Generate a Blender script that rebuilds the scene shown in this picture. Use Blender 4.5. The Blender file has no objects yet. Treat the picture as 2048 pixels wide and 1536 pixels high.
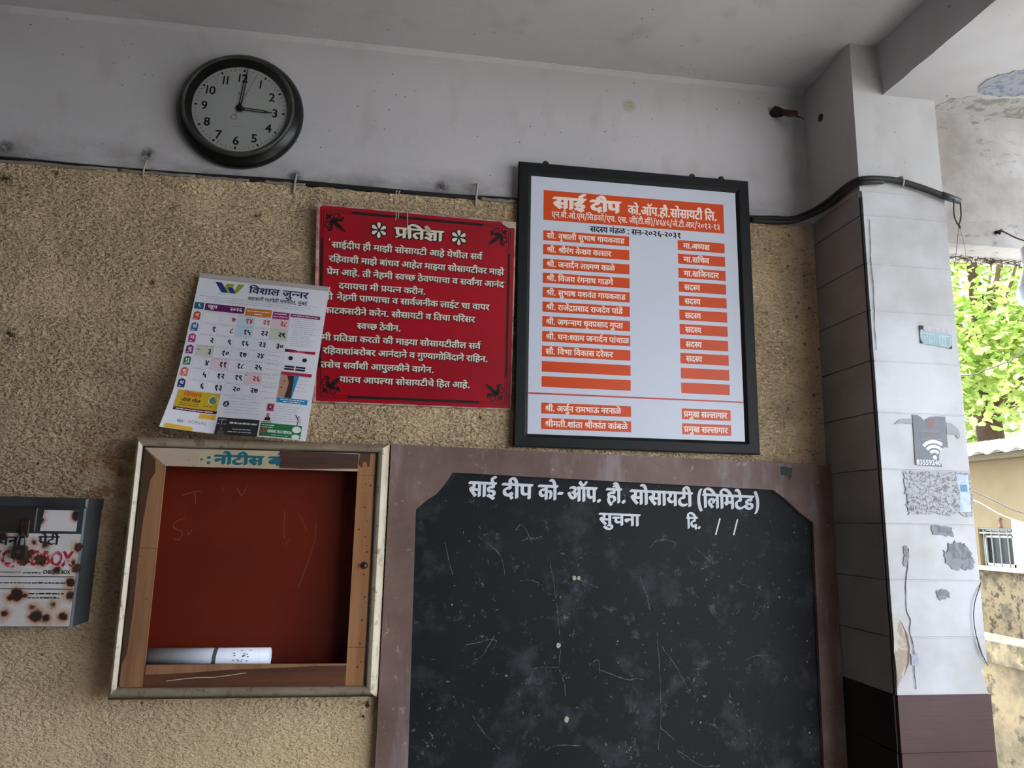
import bpy, math, random
from math import sin, cos, pi, radians, atan2, hypot
from mathutils import Vector, Matrix
from mathutils.geometry import tessellate_polygon

S = bpy.context.scene
COL = S.collection

# ------------------------------------------------------------------ camera
cam_data = bpy.data.cameras.new('camera')
cam_data.sensor_width = 36.0
cam_data.lens = 1481.48 / 2048 * 36.0
cam_data.clip_start = 0.05
cam_data.clip_end = 300
cam = bpy.data.objects.new('camera', cam_data)
COL.objects.link(cam)
_r = Vector((0.98949826, -0.14321381, 0.01957052))
_d = Vector((0.04497962, 0.176406, -0.98328925))
_f = Vector((0.13736824, 0.97384328, 0.18099513))
M = Matrix.Identity(4)
for _i in range(3):
    M[_i][0] = _r[_i]; M[_i][1] = -_d[_i]; M[_i][2] = -_f[_i]
M.translation = Vector((0, 0, 1.55))
cam.matrix_world = M
S.camera = cam

# ------------------------------------------------------------------ sky, sun, exposure
W = bpy.data.worlds.new('sky'); S.world = W
W.use_nodes = True
_n = W.node_tree.nodes; _n.clear()
_o = _n.new('ShaderNodeOutputWorld'); _b = _n.new('ShaderNodeBackground')
_b.inputs['Color'].default_value = (0.80, 0.89, 1.0, 1)
_b.inputs['Strength'].default_value = 4.0
W.node_tree.links.new(_b.outputs[0], _o.inputs[0])
sun_data = bpy.data.lights.new('sun', 'SUN')
sun_data.energy = 6.0
sun_data.angle = radians(0.6)
sun_data.color = (1.0, 0.95, 0.86)
sun = bpy.data.objects.new('sun', sun_data)
COL.objects.link(sun)
sun.rotation_euler = Vector((0.50, 0.30, 0.80)).to_track_quat('Z', 'Y').to_euler()
sun.location = (20, 12, 30)

S.view_settings.view_transform = 'Standard'
S.view_settings.look = 'None'
S.view_settings.gamma = 1.0
S.view_settings.use_curve_mapping = False
S.view_settings.exposure = 1.2

# ------------------------------------------------------------------ materials
def lin(c):
    return tuple(((v / 255) / 12.92 if v / 255 <= 0.04045 else ((v / 255 + 0.055) / 1.055) ** 2.4) for v in c)

class NT:
    """small helper round a material's node tree"""
    def __init__(self, name, rough=0.7, metal=0.0, spec=0.4):
        self.m = bpy.data.materials.new(name)
        self.m.use_nodes = True
        self.t = self.m.node_tree
        self.b = self.t.nodes['Principled BSDF']
        self.b.inputs['Roughness'].default_value = rough
        self.b.inputs['Metallic'].default_value = metal
        self.b.inputs['Specular IOR Level'].default_value = spec
        self.co = self.t.nodes.new('ShaderNodeTexCoord').outputs['Object']
        self.h = None
    def lk(self, a, b): self.t.links.new(a, b)
    def vec(self, scale=(1, 1, 1), loc=(0, 0, 0), rot=(0, 0, 0)):
        n = self.t.nodes.new('ShaderNodeMapping')
        n.inputs['Scale'].default_value = scale; n.inputs['Location'].default_value = loc; n.inputs['Rotation'].default_value = rot
        self.lk(self.co, n.inputs['Vector']); return n.outputs[0]
    def noise(self, s, detail=4, rough=0.55, scale=(1, 1, 1), loc=(0, 0, 0), dist=0.0):
        n = self.t.nodes.new('ShaderNodeTexNoise')
        n.inputs['Scale'].default_value = s; n.inputs['Detail'].default_value = detail
        n.inputs['Roughness'].default_value = rough; n.inputs['Distortion'].default_value = dist
        self.lk(self.vec(scale, loc), n.inputs['Vector']); return n.outputs['Fac']
    def voro(self, s, scale=(1, 1, 1), loc=(0, 0, 0), feature='F1', rnd=1.0):
        n = self.t.nodes.new('ShaderNodeTexVoronoi'); n.feature = feature
        n.inputs['Scale'].default_value = s; n.inputs['Randomness'].default_value = rnd
        self.lk(self.vec(scale, loc), n.inputs['Vector']); return n.outputs['Distance']
    def ramp(self, f, a, b, lo=0.0, hi=1.0):
        n = self.t.nodes.new('ShaderNodeMapRange'); n.clamp = True
        n.inputs['From Min'].default_value = a; n.inputs['From Max'].default_value = b
        n.inputs['To Min'].default_value = lo; n.inputs['To Max'].default_value = hi
        self.lk(f, n.inputs['Value']); return n.outputs[0]
    def math(self, op, a, b=0.5):
        n = self.t.nodes.new('ShaderNodeMath'); n.operation = op
        for i, v in enumerate((a, b)):
            if hasattr(v, 'links'): self.lk(v, n.inputs[i])
            else: n.inputs[i].default_value = v
        return n.outputs[0]
    def axis(self, i):
        n = self.t.nodes.new('ShaderNodeSeparateXYZ'); self.lk(self.co, n.inputs[0]); return n.outputs[i]
    def near(self, x, z, r0, r1):
        """1 within r0 metres of object point (x, ., z), 0 beyond r1: a stain with a place of its own"""
        dx = self.math('SUBTRACT', self.axis(0), x); dz = self.math('SUBTRACT', self.axis(2), z)
        d = self.math('SQRT', self.math('ADD', self.math('MULTIPLY', dx, dx), self.math('MULTIPLY', dz, dz)))
        return self.ramp(d, r0, r1, 1, 0)
    def mix(self, f, a, b):
        n = self.t.nodes.new('ShaderNodeMix'); n.data_type = 'RGBA'
        if hasattr(f, 'links'): self.lk(f, n.inputs[0])
        else: n.inputs[0].default_value = f
        for i, v in ((6, a), (7, b)):
            if hasattr(v, 'links'): self.lk(v, n.inputs[i])
            else: n.inputs[i].default_value = (*v, 1)
        return n.outputs[2]
    def col(self, c):
        if hasattr(c, 'links'): self.lk(c, self.b.inputs['Base Color'])
        else: self.b.inputs['Base Color'].default_value = (*c, 1)
    def rough(self, c): self.lk(c, self.b.inputs['Roughness'])
    def bump(self, h, strength=0.5, dist=0.003):
        n = self.t.nodes.new('ShaderNodeBump')
        n.inputs['Strength'].default_value = strength; n.inputs['Distance'].default_value = dist
        self.lk(h, n.inputs['Height'])
        if self.h is not None: self.lk(self.h, n.inputs['Normal'])
        self.h = n.outputs[0]
        self.lk(self.h, self.b.inputs['Normal'])

def plain(name, c, rough=0.6, metal=0.0, spec=0.4, var=0.12, s=18.0):
    """paint or print of one colour with a little wear"""
    t = NT(name, rough, metal, spec)
    c = lin(c)
    t.col(t.mix(t.ramp(t.noise(s, 3), 0.35, 0.7), c, tuple(v * (1 - var) for v in c)))
    return t.m

# ------------------------------------------------------------------ mesh helpers
class MB:
    def __init__(self): self.v = []; self.f = []; self.mi = []
    def add(self, vs, fs, mi=0):
        o = len(self.v); self.v += [tuple(p) for p in vs]
        for f in fs: self.f.append(tuple(i + o for i in f)); self.mi.append(mi)
        return self
    def box(self, x0, x1, y0, y1, z0, z1, mi=0):
        vs = [(x, y, z) for x in (x0, x1) for y in (y0, y1) for z in (z0, z1)]
        return self.add(vs, [(0, 1, 3, 2), (4, 6, 7, 5), (0, 4, 5, 1), (2, 3, 7, 6), (0, 2, 6, 4), (1, 5, 7, 3)], mi)
    def bevbox(self, x0, x1, y0, y1, z0, z1, b=0.002, mi=0):
        """box whose front (low y) edges are chamfered"""
        vs = [(x0, y1, z0), (x1, y1, z0), (x1, y1, z1), (x0, y1, z1), (x0, y0 + b, z0), (x1, y0 + b, z0), (x1, y0 + b, z1), (x0, y0 + b, z1),
              (x0 + b, y0, z0 + b), (x1 - b, y0, z0 + b), (x1 - b, y0, z1 - b), (x0 + b, y0, z1 - b)]
        return self.add(vs, [(0, 1, 2, 3), (0, 4, 5, 1), (1, 5, 6, 2), (2, 6, 7, 3), (3, 7, 4, 0), (4, 8, 9, 5), (5, 9, 10, 6), (6, 10, 11, 7), (7, 11, 8, 4), (8, 11, 10, 9)], mi)
    def prism(self, loops, y0, y1, mi=0):
        """extrude a polygon (outer loop, then holes) given as (x, z) from y0 (front) to y1"""
        loops = [list(l) for l in loops]
        flat = [p for l in loops for p in l]
        tris = tessellate_polygon([[Vector((p[0], p[1], 0)) for p in l] for l in loops])
        n = len(flat); o = []
        for t in tris:
            a, b, c = (flat[i] for i in t)
            s = (b[0] - a[0]) * (c[1] - a[1]) - (b[1] - a[1]) * (c[0] - a[0])
            t = tuple(t) if s > 0 else (t[0], t[2], t[1])
            o.append(t); o.append((t[0] + n, t[2] + n, t[1] + n))
        k = 0
        for l in loops:
            ar = sum(l[i][0] * l[(i + 1) % len(l)][1] - l[(i + 1) % len(l)][0] * l[i][1] for i in range(len(l)))
            hole = l is not loops[0]
            for i in range(len(l)):
                a, b = k + i, k + (i + 1) % len(l)
                o.append((a, a + n, b + n, b) if (ar > 0) != hole else (a, b, b + n, a + n))
            k += len(l)
        return self.add([(p[0], y0, p[1]) for p in flat] + [(p[0], y1, p[1]) for p in flat], o, mi)
    def flat(self, loop, y, mi=0):
        tris = tessellate_polygon([[Vector((p[0], p[1], 0)) for p in loop]])
        o = []
        for t in tris:
            a, b, c = (loop[i] for i in t)
            s = (b[0] - a[0]) * (c[1] - a[1]) - (b[1] - a[1]) * (c[0] - a[0])
            o.append(tuple(t) if s > 0 else (t[0], t[2], t[1]))
        return self.add([(p[0], y, p[1]) for p in loop], o, mi)
    def rect(self, x0, x1, z0, z1, y, nx=1, nz=1, mi=0):
        vs = [(x0 + (x1 - x0) * i / nx, y, z0 + (z1 - z0) * j / nz) for j in range(nz + 1) for i in range(nx + 1)]
        fs = [(j * (nx + 1) + i, j * (nx + 1) + i + 1, (j + 1) * (nx + 1) + i + 1, (j + 1) * (nx + 1) + i) for j in range(nz) for i in range(nx)]
        return self.add(vs, fs, mi)
    def strip(self, pts, w, y, mi=0):
        """flat stroke of width w (number or list) along (x, z) points"""
        n = len(pts); L = []; R = []
        for i, p in enumerate(pts):
            a = pts[max(0, i - 1)]; b = pts[min(n - 1, i + 1)]
            dx, dz = b[0] - a[0], b[1] - a[1]; l = hypot(dx, dz) or 1
            ww = (w[i] if isinstance(w, (list, tuple)) else w) / 2
            L.append((p[0] - dz / l * ww, y, p[1] + dx / l * ww)); R.append((p[0] + dz / l * ww, y, p[1] - dx / l * ww))
        return self.add(L + R, [(n + i, n + i + 1, i + 1, i) for i in range(n - 1)], mi)
    def tube(self, pts, r, seg=8, cap=True, mi=0):
        pts = [Vector(p) for p in pts]; n = len(pts)
        rr = r if isinstance(r, (list, tuple)) else [r] * n
        up = None; rings = []
        for i, p in enumerate(pts):
            d = (pts[min(n - 1, i + 1)] - pts[max(0, i - 1)]).normalized()
            if up is None:
                up = d.orthogonal().normalized()
            else:
                up = (up - d * up.dot(d))
                up = up.normalized() if up.length > 1e-6 else d.orthogonal().normalized()
            s = d.cross(up)
            rings.append([p + (up * cos(2 * pi * k / seg) + s * sin(2 * pi * k / seg)) * rr[i] for k in range(seg)])
        vs = [q for g in rings for q in g]
        fs = [(i * seg + k, i * seg + (k + 1) % seg, (i + 1) * seg + (k + 1) % seg, (i + 1) * seg + k) for i in range(n - 1) for k in range(seg)]
        if cap: fs += [tuple(range(seg - 1, -1, -1)), tuple((n - 1) * seg + k for k in range(seg))]
        return self.add(vs, fs, mi)
    def lathe(self, prof, c=(0, 0, 0), axis='Y', seg=64, mi=0, front=True):
        """revolve (radius, height) pairs round an axis through c; height runs along -Y for 'Y', +Z for 'Z'"""
        vs = []; n = len(prof)
        for r, h in prof:
            for k in range(seg):
                a = 2 * pi * k / seg
                vs.append((c[0] + r * cos(a), c[1] - h, c[2] + r * sin(a)) if axis == 'Y' else (c[0] + r * cos(a), c[1] + r * sin(a), c[2] + h))
        fs = [(i * seg + k, i * seg + (k + 1) % seg, (i + 1) * seg + (k + 1) % seg, (i + 1) * seg + k) for i in range(n - 1) for k in range(seg)]
        if front and prof[0][0] > 1e-6: fs.append(tuple(range(seg - 1, -1, -1)))
        if front and prof[-1][0] > 1e-6: fs.append(tuple((n - 1) * seg + k for k in range(seg)))
        return self.add(vs, fs, mi)
    def disc(self, x, z, r, y, seg=16, mi=0, rz=None):
        rz = rz or r
        return self.add([(x + r * cos(2 * pi * k / seg), y, z + rz * sin(2 * pi * k / seg)) for k in range(seg)], [tuple(range(seg))], mi)
    def map(self, fn):
        self.v = [tuple(fn(p)) for p in self.v]; return self
    def build(self, name, m, parent=None, smooth=False):
        me = bpy.data.meshes.new(name)
        me.from_pydata(self.v, [], self.f)
        for q in (m if isinstance(m, (list, tuple)) else [m]): me.materials.append(q)
        me.polygons.foreach_set('material_index', self.mi)
        if smooth: me.polygons.foreach_set('use_smooth', [True] * len(me.polygons))
        me.update()
        o = bpy.data.objects.new(name, me); COL.objects.link(o)
        if parent: o.parent = parent
        return o

def smooth_by_angle(o, deg=35):
    me = o.data
    me.polygons.foreach_set('use_smooth', [True] * len(me.polygons))
    me.set_sharp_from_angle(angle=radians(deg))
    return o

def tag(o, label, cat, group=None):
    o['label'] = label; o['category'] = cat
    if group: o['group'] = group
    return o

def thing(name, label, cat, loc=(0, 0, 0), group=None, rot=None):
    o = bpy.data.objects.new(name, None); COL.objects.link(o)
    o.empty_display_size = 0.05
    if rot is not None:
        m = rot.to_4x4(); m.translation = Vector(loc); o.matrix_world = m
    else: o.location = loc
    return tag(o, label, cat, group)

def struct(o): o['kind'] = 'structure'; return o

def spline(pts, n=8):
    """Catmull-Rom through the points"""
    P = [Vector(p) for p in pts]; P = [P[0] * 2 - P[1]] + P + [P[-1] * 2 - P[-2]]
    out = []
    for i in range(1, len(P) - 2):
        for k in range(n):
            t = k / n; a, b, c, d = P[i - 1:i + 3]
            out.append(0.5 * ((2 * b) + (c - a) * t + (2 * a - 5 * b + 4 * c - d) * t * t + (3 * b - a - 3 * c + d) * t ** 3))
    return out + [P[-2]]

def hang_frame(roll=0.0, lean=0.0, yaw=0.0):
    """axes of a board hung on the wall: x along it, y into the wall, z up it"""
    r = Vector((cos(yaw), sin(yaw), 0)); u = Vector((sin(lean) * sin(yaw), -sin(lean) * cos(yaw), cos(lean)))
    r2 = r * cos(roll) + u * sin(roll); u2 = -r * sin(roll) + u * cos(roll)
    y = u2.cross(r2)
    return Matrix((r2, y, u2)).transposed()

rnd = random.Random(7)

# ------------------------------------------------------------------ the room
def wall_paint(name, c, dirt=True):
    t = NT(name, 0.75, 0, 0.25)
    a = lin(c)
    base = t.mix(t.ramp(t.noise(2.2, 4), 0.35, 0.7), a, tuple(v * 0.88 for v in a))
    base = t.mix(t.ramp(t.noise(9, 3, scale=(1, 1, 0.5)), 0.55, 0.75, 0, 0.35), base, lin((150, 140, 130)))
    if dirt:   # soot rubbed along the foot of the white band, specks and one old round stain
        z = t.ramp(t.axis(2), 2.455, 2.55, 1, 0)
        sm = t.math('MULTIPLY', z, t.ramp(t.noise(7, 5, 0.65, (0.7, 1, 1.6)), 0.38, 0.66))
        base = t.mix(t.math('MULTIPLY', sm, 0.85), base, lin((70, 62, 58)))
        for x_, z_ in ((-0.735, 2.512), (-0.341, 2.482), (0.066, 2.487), (-1.09, 2.50)):
            base = t.mix(t.math('MULTIPLY', t.near(x_, z_, 0.003, 0.026), t.ramp(t.noise(60, 4, 0.7), 0.36, 0.52)), base, lin((48, 42, 40)))
        sp = t.ramp(t.voro(17, (1, 1, 1.6)), 0.035, 0.06, 1, 0)
        sp = t.math('MULTIPLY', sp, t.ramp(t.noise(3.1, 2), 0.5, 0.6))
        base = t.mix(t.math('MULTIPLY', sp, 0.8), base, lin((60, 52, 48)))
        base = t.mix(t.math('MULTIPLY', t.near(0.625, 2.80, 0.014, 0.026), 0.6), base, lin((165, 158, 130)))
    fly = t.math('MULTIPLY', t.ramp(t.voro(30, (1, 1, 1.3), (4, 2, 1)), 0.05, 0.085, 1, 0), t.ramp(t.noise(5.0, 3, loc=(6, 1, 2)), 0.47, 0.58))
    base = t.mix(t.math('MULTIPLY', fly, 0.75), base, lin((66, 58, 54)))
    t.col(base)
    t.bump(t.noise(6, 5, 0.6), 0.35, 0.01)
    t.bump(t.noise(70, 3), 0.25, 0.002)
    return t.m

M_WHITE = wall_paint('white_limewash', (202, 198, 200))
M_CEIL = wall_paint('ceiling_limewash', (194, 192, 194), False)

def plaster_mat():
    t = NT('rough_plaster', 0.9, 0, 0.15)
    a = lin((240, 210, 171))
    base = t.mix(t.ramp(t.noise(1.7, 4), 0.35, 0.68), a, lin((222, 191, 153)))
    base = t.mix(t.ramp(t.noise(5, 4, loc=(3, 0, 1)), 0.58, 0.78, 0, 0.5), base, lin((160, 146, 124)))
    st = t.math('MULTIPLY', t.near(-0.735, 1.63, 0.03, 0.17), t.ramp(t.noise(26, 4), 0.42, 0.62))
    base = t.mix(t.math('MULTIPLY', st, 0.7), base, lin((190, 112, 66)))          # rust-coloured stain above the metal box
    # trowel pits: short, mostly level gouges
    p1 = t.noise(140, 3, 0.6, (0.72, 1, 1.3), dist=0.15)
    p2 = t.noise(240, 2, 0.5, (0.7, 1, 1.3), loc=(5, 0, 2))
    pit = t.ramp(p1, 0.35, 0.43, 1, 0)
    gate = t.ramp(t.noise(6, 3, loc=(1, 0, 8)), 0.34, 0.52, 0.55, 1.0)
    calm = t.math('MULTIPLY', gate, t.ramp(t.axis(2), 1.05, 1.6, 0.32, 1.0))     # the foot of the wall was trowelled smoother
    base = t.mix(t.math('MULTIPLY', pit, t.math('MULTIPLY', calm, 0.62)), base, lin((112, 88, 63)))
    spots = t.math('MULTIPLY', t.ramp(t.voro(21), 0.05, 0.10, 1, 0), t.ramp(t.noise(4.0, 2, loc=(9, 0, 0)), 0.52, 0.62))
    base = t.mix(t.math('MULTIPLY', spots, 0.8), base, lin((52, 42, 34)))
    for x, z, r in ((-0.952, 2.432, 0.008), (-1.073, 2.402, 0.016), (-0.651, 2.360, 0.010), (-0.431, 2.356, 0.009), (-0.681, 2.147, 0.008), (-1.007, 1.989, 0.016), (-0.666, 1.506, 0.013), (-0.664, 1.358, 0.016), (-0.122, 1.760, 0.006), (-0.164, 1.816, 0.005), (0.194, 1.823, 0.006)):      # old hook holes and damp marks
        base = t.mix(t.math('MULTIPLY', t.near(x, z, r * 0.4, r * 1.6), t.ramp(t.noise(75, 4, 0.7), 0.42, 0.56)), base, lin((58, 47, 36)))
    sp2 = t.math('MULTIPLY', t.ramp(t.axis(0), 0.95, 1.15), t.ramp(t.voro(30, loc=(2, 0, 4)), 0.10, 0.2, 1, 0))
    base = t.mix(t.math('MULTIPLY', sp2, 0.8), base, lin((60, 46, 36)))
    t.col(base)
    h = t.math('ADD', t.ramp(p1, 0.33, 0.60), t.math('MULTIPLY', p2, 0.35))
    t.bump(t.math('MULTIPLY', h, calm), 1.0, 0.0095)
    return t.m
M_PLASTER = plaster_mat()

wall = struct(MB().box(-3.0, 1.30, 2.0, 2.18, 0, 2.908).build('wall_back', M_WHITE))
top = []
x = 1.2
while x > -3.0:
    top.append((x, 2.452 + rnd.uniform(-0.004, 0.004))); x -= rnd.uniform(0.012, 0.03)
MB().prism([[(-3.0, 0.0), (1.2, 0.0)] + top + [(-3.0, 2.452)]], 1.988, 2.0).build('plaster', M_PLASTER, wall)
# the old bead of paint where wall and ceiling meet
b = MB(); pr = []
for i in range(140):
    xx = -3.0 + 4.2 * i / 139; w = 0.010 + 0.004 * rnd.random()
    pr.append([(xx, 2.0, 2.908 - w), (xx, 2.0 - w * 0.45, 2.908 - w * 0.5), (xx, 2.0 - w, 2.908)])
b.add([p for r in pr for p in r], [(i * 3 + k, i * 3 + k + 1, i * 3 + k + 4, i * 3 + k + 3) for i in range(139) for k in range(2)])
struct(b.build('trim_1', M_WHITE))

struct(MB().box(-3.0, 1.296, -4.2, 2.18, 2.908, 3.06).build('ceiling', M_CEIL))
def soffit_mat():
    t = NT('balcony_limewash', 0.75, 0, 0.25)
    a = lin((198, 198, 202))
    base = t.mix(t.ramp(t.noise(3, 4), 0.35, 0.7), a, lin((178, 177, 179)))
    sp = t.math('MULTIPLY', t.ramp(t.voro(24), 0.05, 0.09, 1, 0), t.ramp(t.noise(4.0, 3), 0.50, 0.60))
    base = t.mix(t.math('MULTIPLY', sp, 0.8), base, lin((58, 54, 54)))
    t.col(base); t.bump(t.noise(7, 4), 0.3, 0.008)
    return t.m
M_SOFFIT = soffit_mat()
# balcony slab over the yard side; its inner edge is the dark beam face seen from inside
edge = [(1.292, 1.80), (1.292, 1.75)]
sl = MB()
y = 1.75; pts = []
while y > -4.2:
    pts.append((1.292 + 0.045 * min(1, (1.75 - y) / 0.5) * 0.4 + rnd.uniform(-0.003, 0.003), y)); y -= rnd.uniform(0.04, 0.09)
pts.append((1.31, -4.2))
n = len(pts); vs = []
for (px, py) in [(1.292, 1.90)] + pts:
    vs += [(px, py, 2.756), (px - 0.02, py, 3.06), (3.5, py, 2.756), (3.5, py, 3.06)]
n += 1
fs = []
for i in range(n - 1):
    k = 4 * i
    fs += [(k, k + 4, k + 5, k + 1), (k, k + 2, k + 6, k + 4), (k + 2, k + 3, k + 7, k + 6), (k + 1, k + 5, k + 7, k + 3)]
fs += [(0, 1, 3, 2), (4 * n - 4, 4 * n - 2, 4 * n - 1, 4 * n - 3)]
struct(sl.add(vs, fs).build('ceiling_balcony', M_SOFFIT))

def lintel_mat():
    t = NT('stained_lintel', 0.85, 0, 0.2)
    base = t.mix(t.ramp(t.noise(3.2, 5, 0.6), 0.34, 0.66), lin((196, 193, 192)), lin((148, 141, 136)))
    sp = t.ramp(t.noise(42, 4, 0.7, (0.6, 1, 1.6)), 0.58, 0.68)
    sp = t.math('MULTIPLY', sp, t.ramp(t.noise(2.6, 2, loc=(1, 0, 3)), 0.36, 0.6))
    base = t.mix(t.math('MULTIPLY', sp, 0.75), base, lin((72, 66, 60)))
    t.col(base); t.bump(t.noise(30, 5), 0.5, 0.006)
    return t.m
M_LINTEL = lintel_mat()
struct(MB().box(1.30, 3.5, 1.80, 1.915, 2.348, 2.756).build('wall_lintel', M_LINTEL))
struct(MB().box(1.455, 3.5, 1.915, 2.05, 2.40, 3.06).build('wall_upper', M_LINTEL))

# pillar: plastered core, pale cladding, plum dado
M_CORE = wall_paint('pillar_limewash', (192, 190, 190), False)
def clad_mat(name, a, b_, streak):
    t = NT(name, 0.38, 0, 0.45)
    base = t.mix(t.ramp(t.noise(5, 4), 0.38, 0.66), lin(a), lin(b_))
    base = t.mix(t.ramp(t.noise(4, 3, 0.5, (1.5, 1, 60)), 0.45, 0.75, 0, streak), base, tuple(v * 0.72 for v in lin(b_)))
    t.col(base); t.bump(t.noise(6, 2), 0.15, 0.004)
    return t.m
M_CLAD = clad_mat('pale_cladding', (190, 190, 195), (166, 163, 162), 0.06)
M_CLAD_IN = clad_mat('shaded_cladding', (146, 141, 140), (124, 119, 118), 0.08)  # darker copy for the inner face, its shade put into the colour
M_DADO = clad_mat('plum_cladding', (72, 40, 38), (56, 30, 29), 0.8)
M_DARK = plain('dark_gap', (34, 31, 30), 0.9)
pil = struct(MB().box(1.207, 1.448, 1.757, 2.05, 0.0, 2.908).build('pillar', M_CORE))
pil2 = MB().box(1.200, 1.452, 1.750, 2.05, 2.458, 2.908).build('plaster_head', M_CORE, pil)
rows = [2.458, 2.389, 2.25, 2.119, 1.982, 1.845, 1.698, 1.561, 1.423, 1.286, 1.151, 1.019, 0.885, 0.75, 0.615, 0.48, 0.345, 0.21, 0.075, 0.0]
fr = MB(); lf = MB(); frd = MB(); lfd = MB()
for i in range(len(rows) - 1):
    z1, z0 = rows[i] - 0.0005, rows[i + 1] + 0.0003
    out = rnd.uniform(0, 0.0012)
    F, L = (fr, lf) if rows[i] > 1.16 else (frd, lfd)
    xr = 1.4545 if rows[i] > 1.16 else 1.4575
    if rows[i] in (1.286,):   # chipped corner
        F.prism([[(1.2050, z0), (xr - 0.004, z0), (xr - 0.018, z0 + 0.055), (xr, z0 + 0.075), (xr, z1), (1.2050, z1)]], 1.7485 - out, 1.757)
    else:
        F.bevbox(1.2050, xr, 1.7485 - out, 1.757, z0, z1, 0.0008)
    if i > 0: F.bevbox(1.2050, xr, 1.7462, 1.757, rows[i] - 0.0030, rows[i] + 0.0006, 0.0008)
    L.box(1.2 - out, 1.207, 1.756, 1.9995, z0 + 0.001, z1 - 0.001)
MB().box(1.2006, 1.2075, 1.7500, 1.7575, 1.151, 2.44).build('corner_gap', M_DARK, pil)
fr.build('front_cladding', M_CLAD, pil); frd.build('dado_front', M_DADO, pil)
lf.build('inner_cladding', M_CLAD_IN, pil); lfd.build('dado_inner', plain('shaded_plum', (40, 30, 30), 0.35), pil)  # inner dado is a darker plum with the shade painted in

# rest of the lobby that only shapes the light, and the ground
def ground_mat():
    t = NT('concrete_ground', 0.9)
    t.col(t.mix(t.ramp(t.noise(1.5, 5), 0.35, 0.7), lin((172, 169, 163)), lin((140, 136, 130))))
    t.bump(t.noise(25, 4), 0.3, 0.01)
    return t.m
M_GROUND = ground_mat()
struct(MB().box(-30, 40, -30, 40, -0.2, -0.02).build('ground', M_GROUND))
def tile_mat():
    t = NT('lobby_floor', 0.5)
    br = t.t.nodes.new('ShaderNodeTexBrick'); br.offset = 0
    br.inputs['Scale'].default_value = 1.6; br.inputs['Mortar Size'].default_value = 0.008
    br.inputs['Color1'].default_value = (0.36, 0.34, 0.32, 1); br.inputs['Color2'].default_value = (0.30, 0.29, 0.27, 1); br.inputs['Mortar'].default_value = (0.05, 0.05, 0.05, 1)
    t.lk(t.co, br.inputs['Vector']); t.col(br.outputs['Color'])
    return t.m
struct(MB().box(-3.0, 1.46, -4.2, 2.0, -0.02, 0.0).build('floor', tile_mat()))
M_INNER = wall_paint('lobby_wall', (112, 108, 104), False)
struct(MB().box(-3.15, -3.0, -4.2, 2.18, 0, 3.06).build('wall_left', M_INNER))
struct(MB().box(-3.15, 1.6, -4.35, -4.2, 0, 3.06).build('wall_rear', M_INNER))
struct(MB().box(1.32, 1.6, -4.2, -1.1, 0, 2.756).build('wall_right_added', M_INNER))  # unseen wall, added to close part of the opening and direct the light

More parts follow.
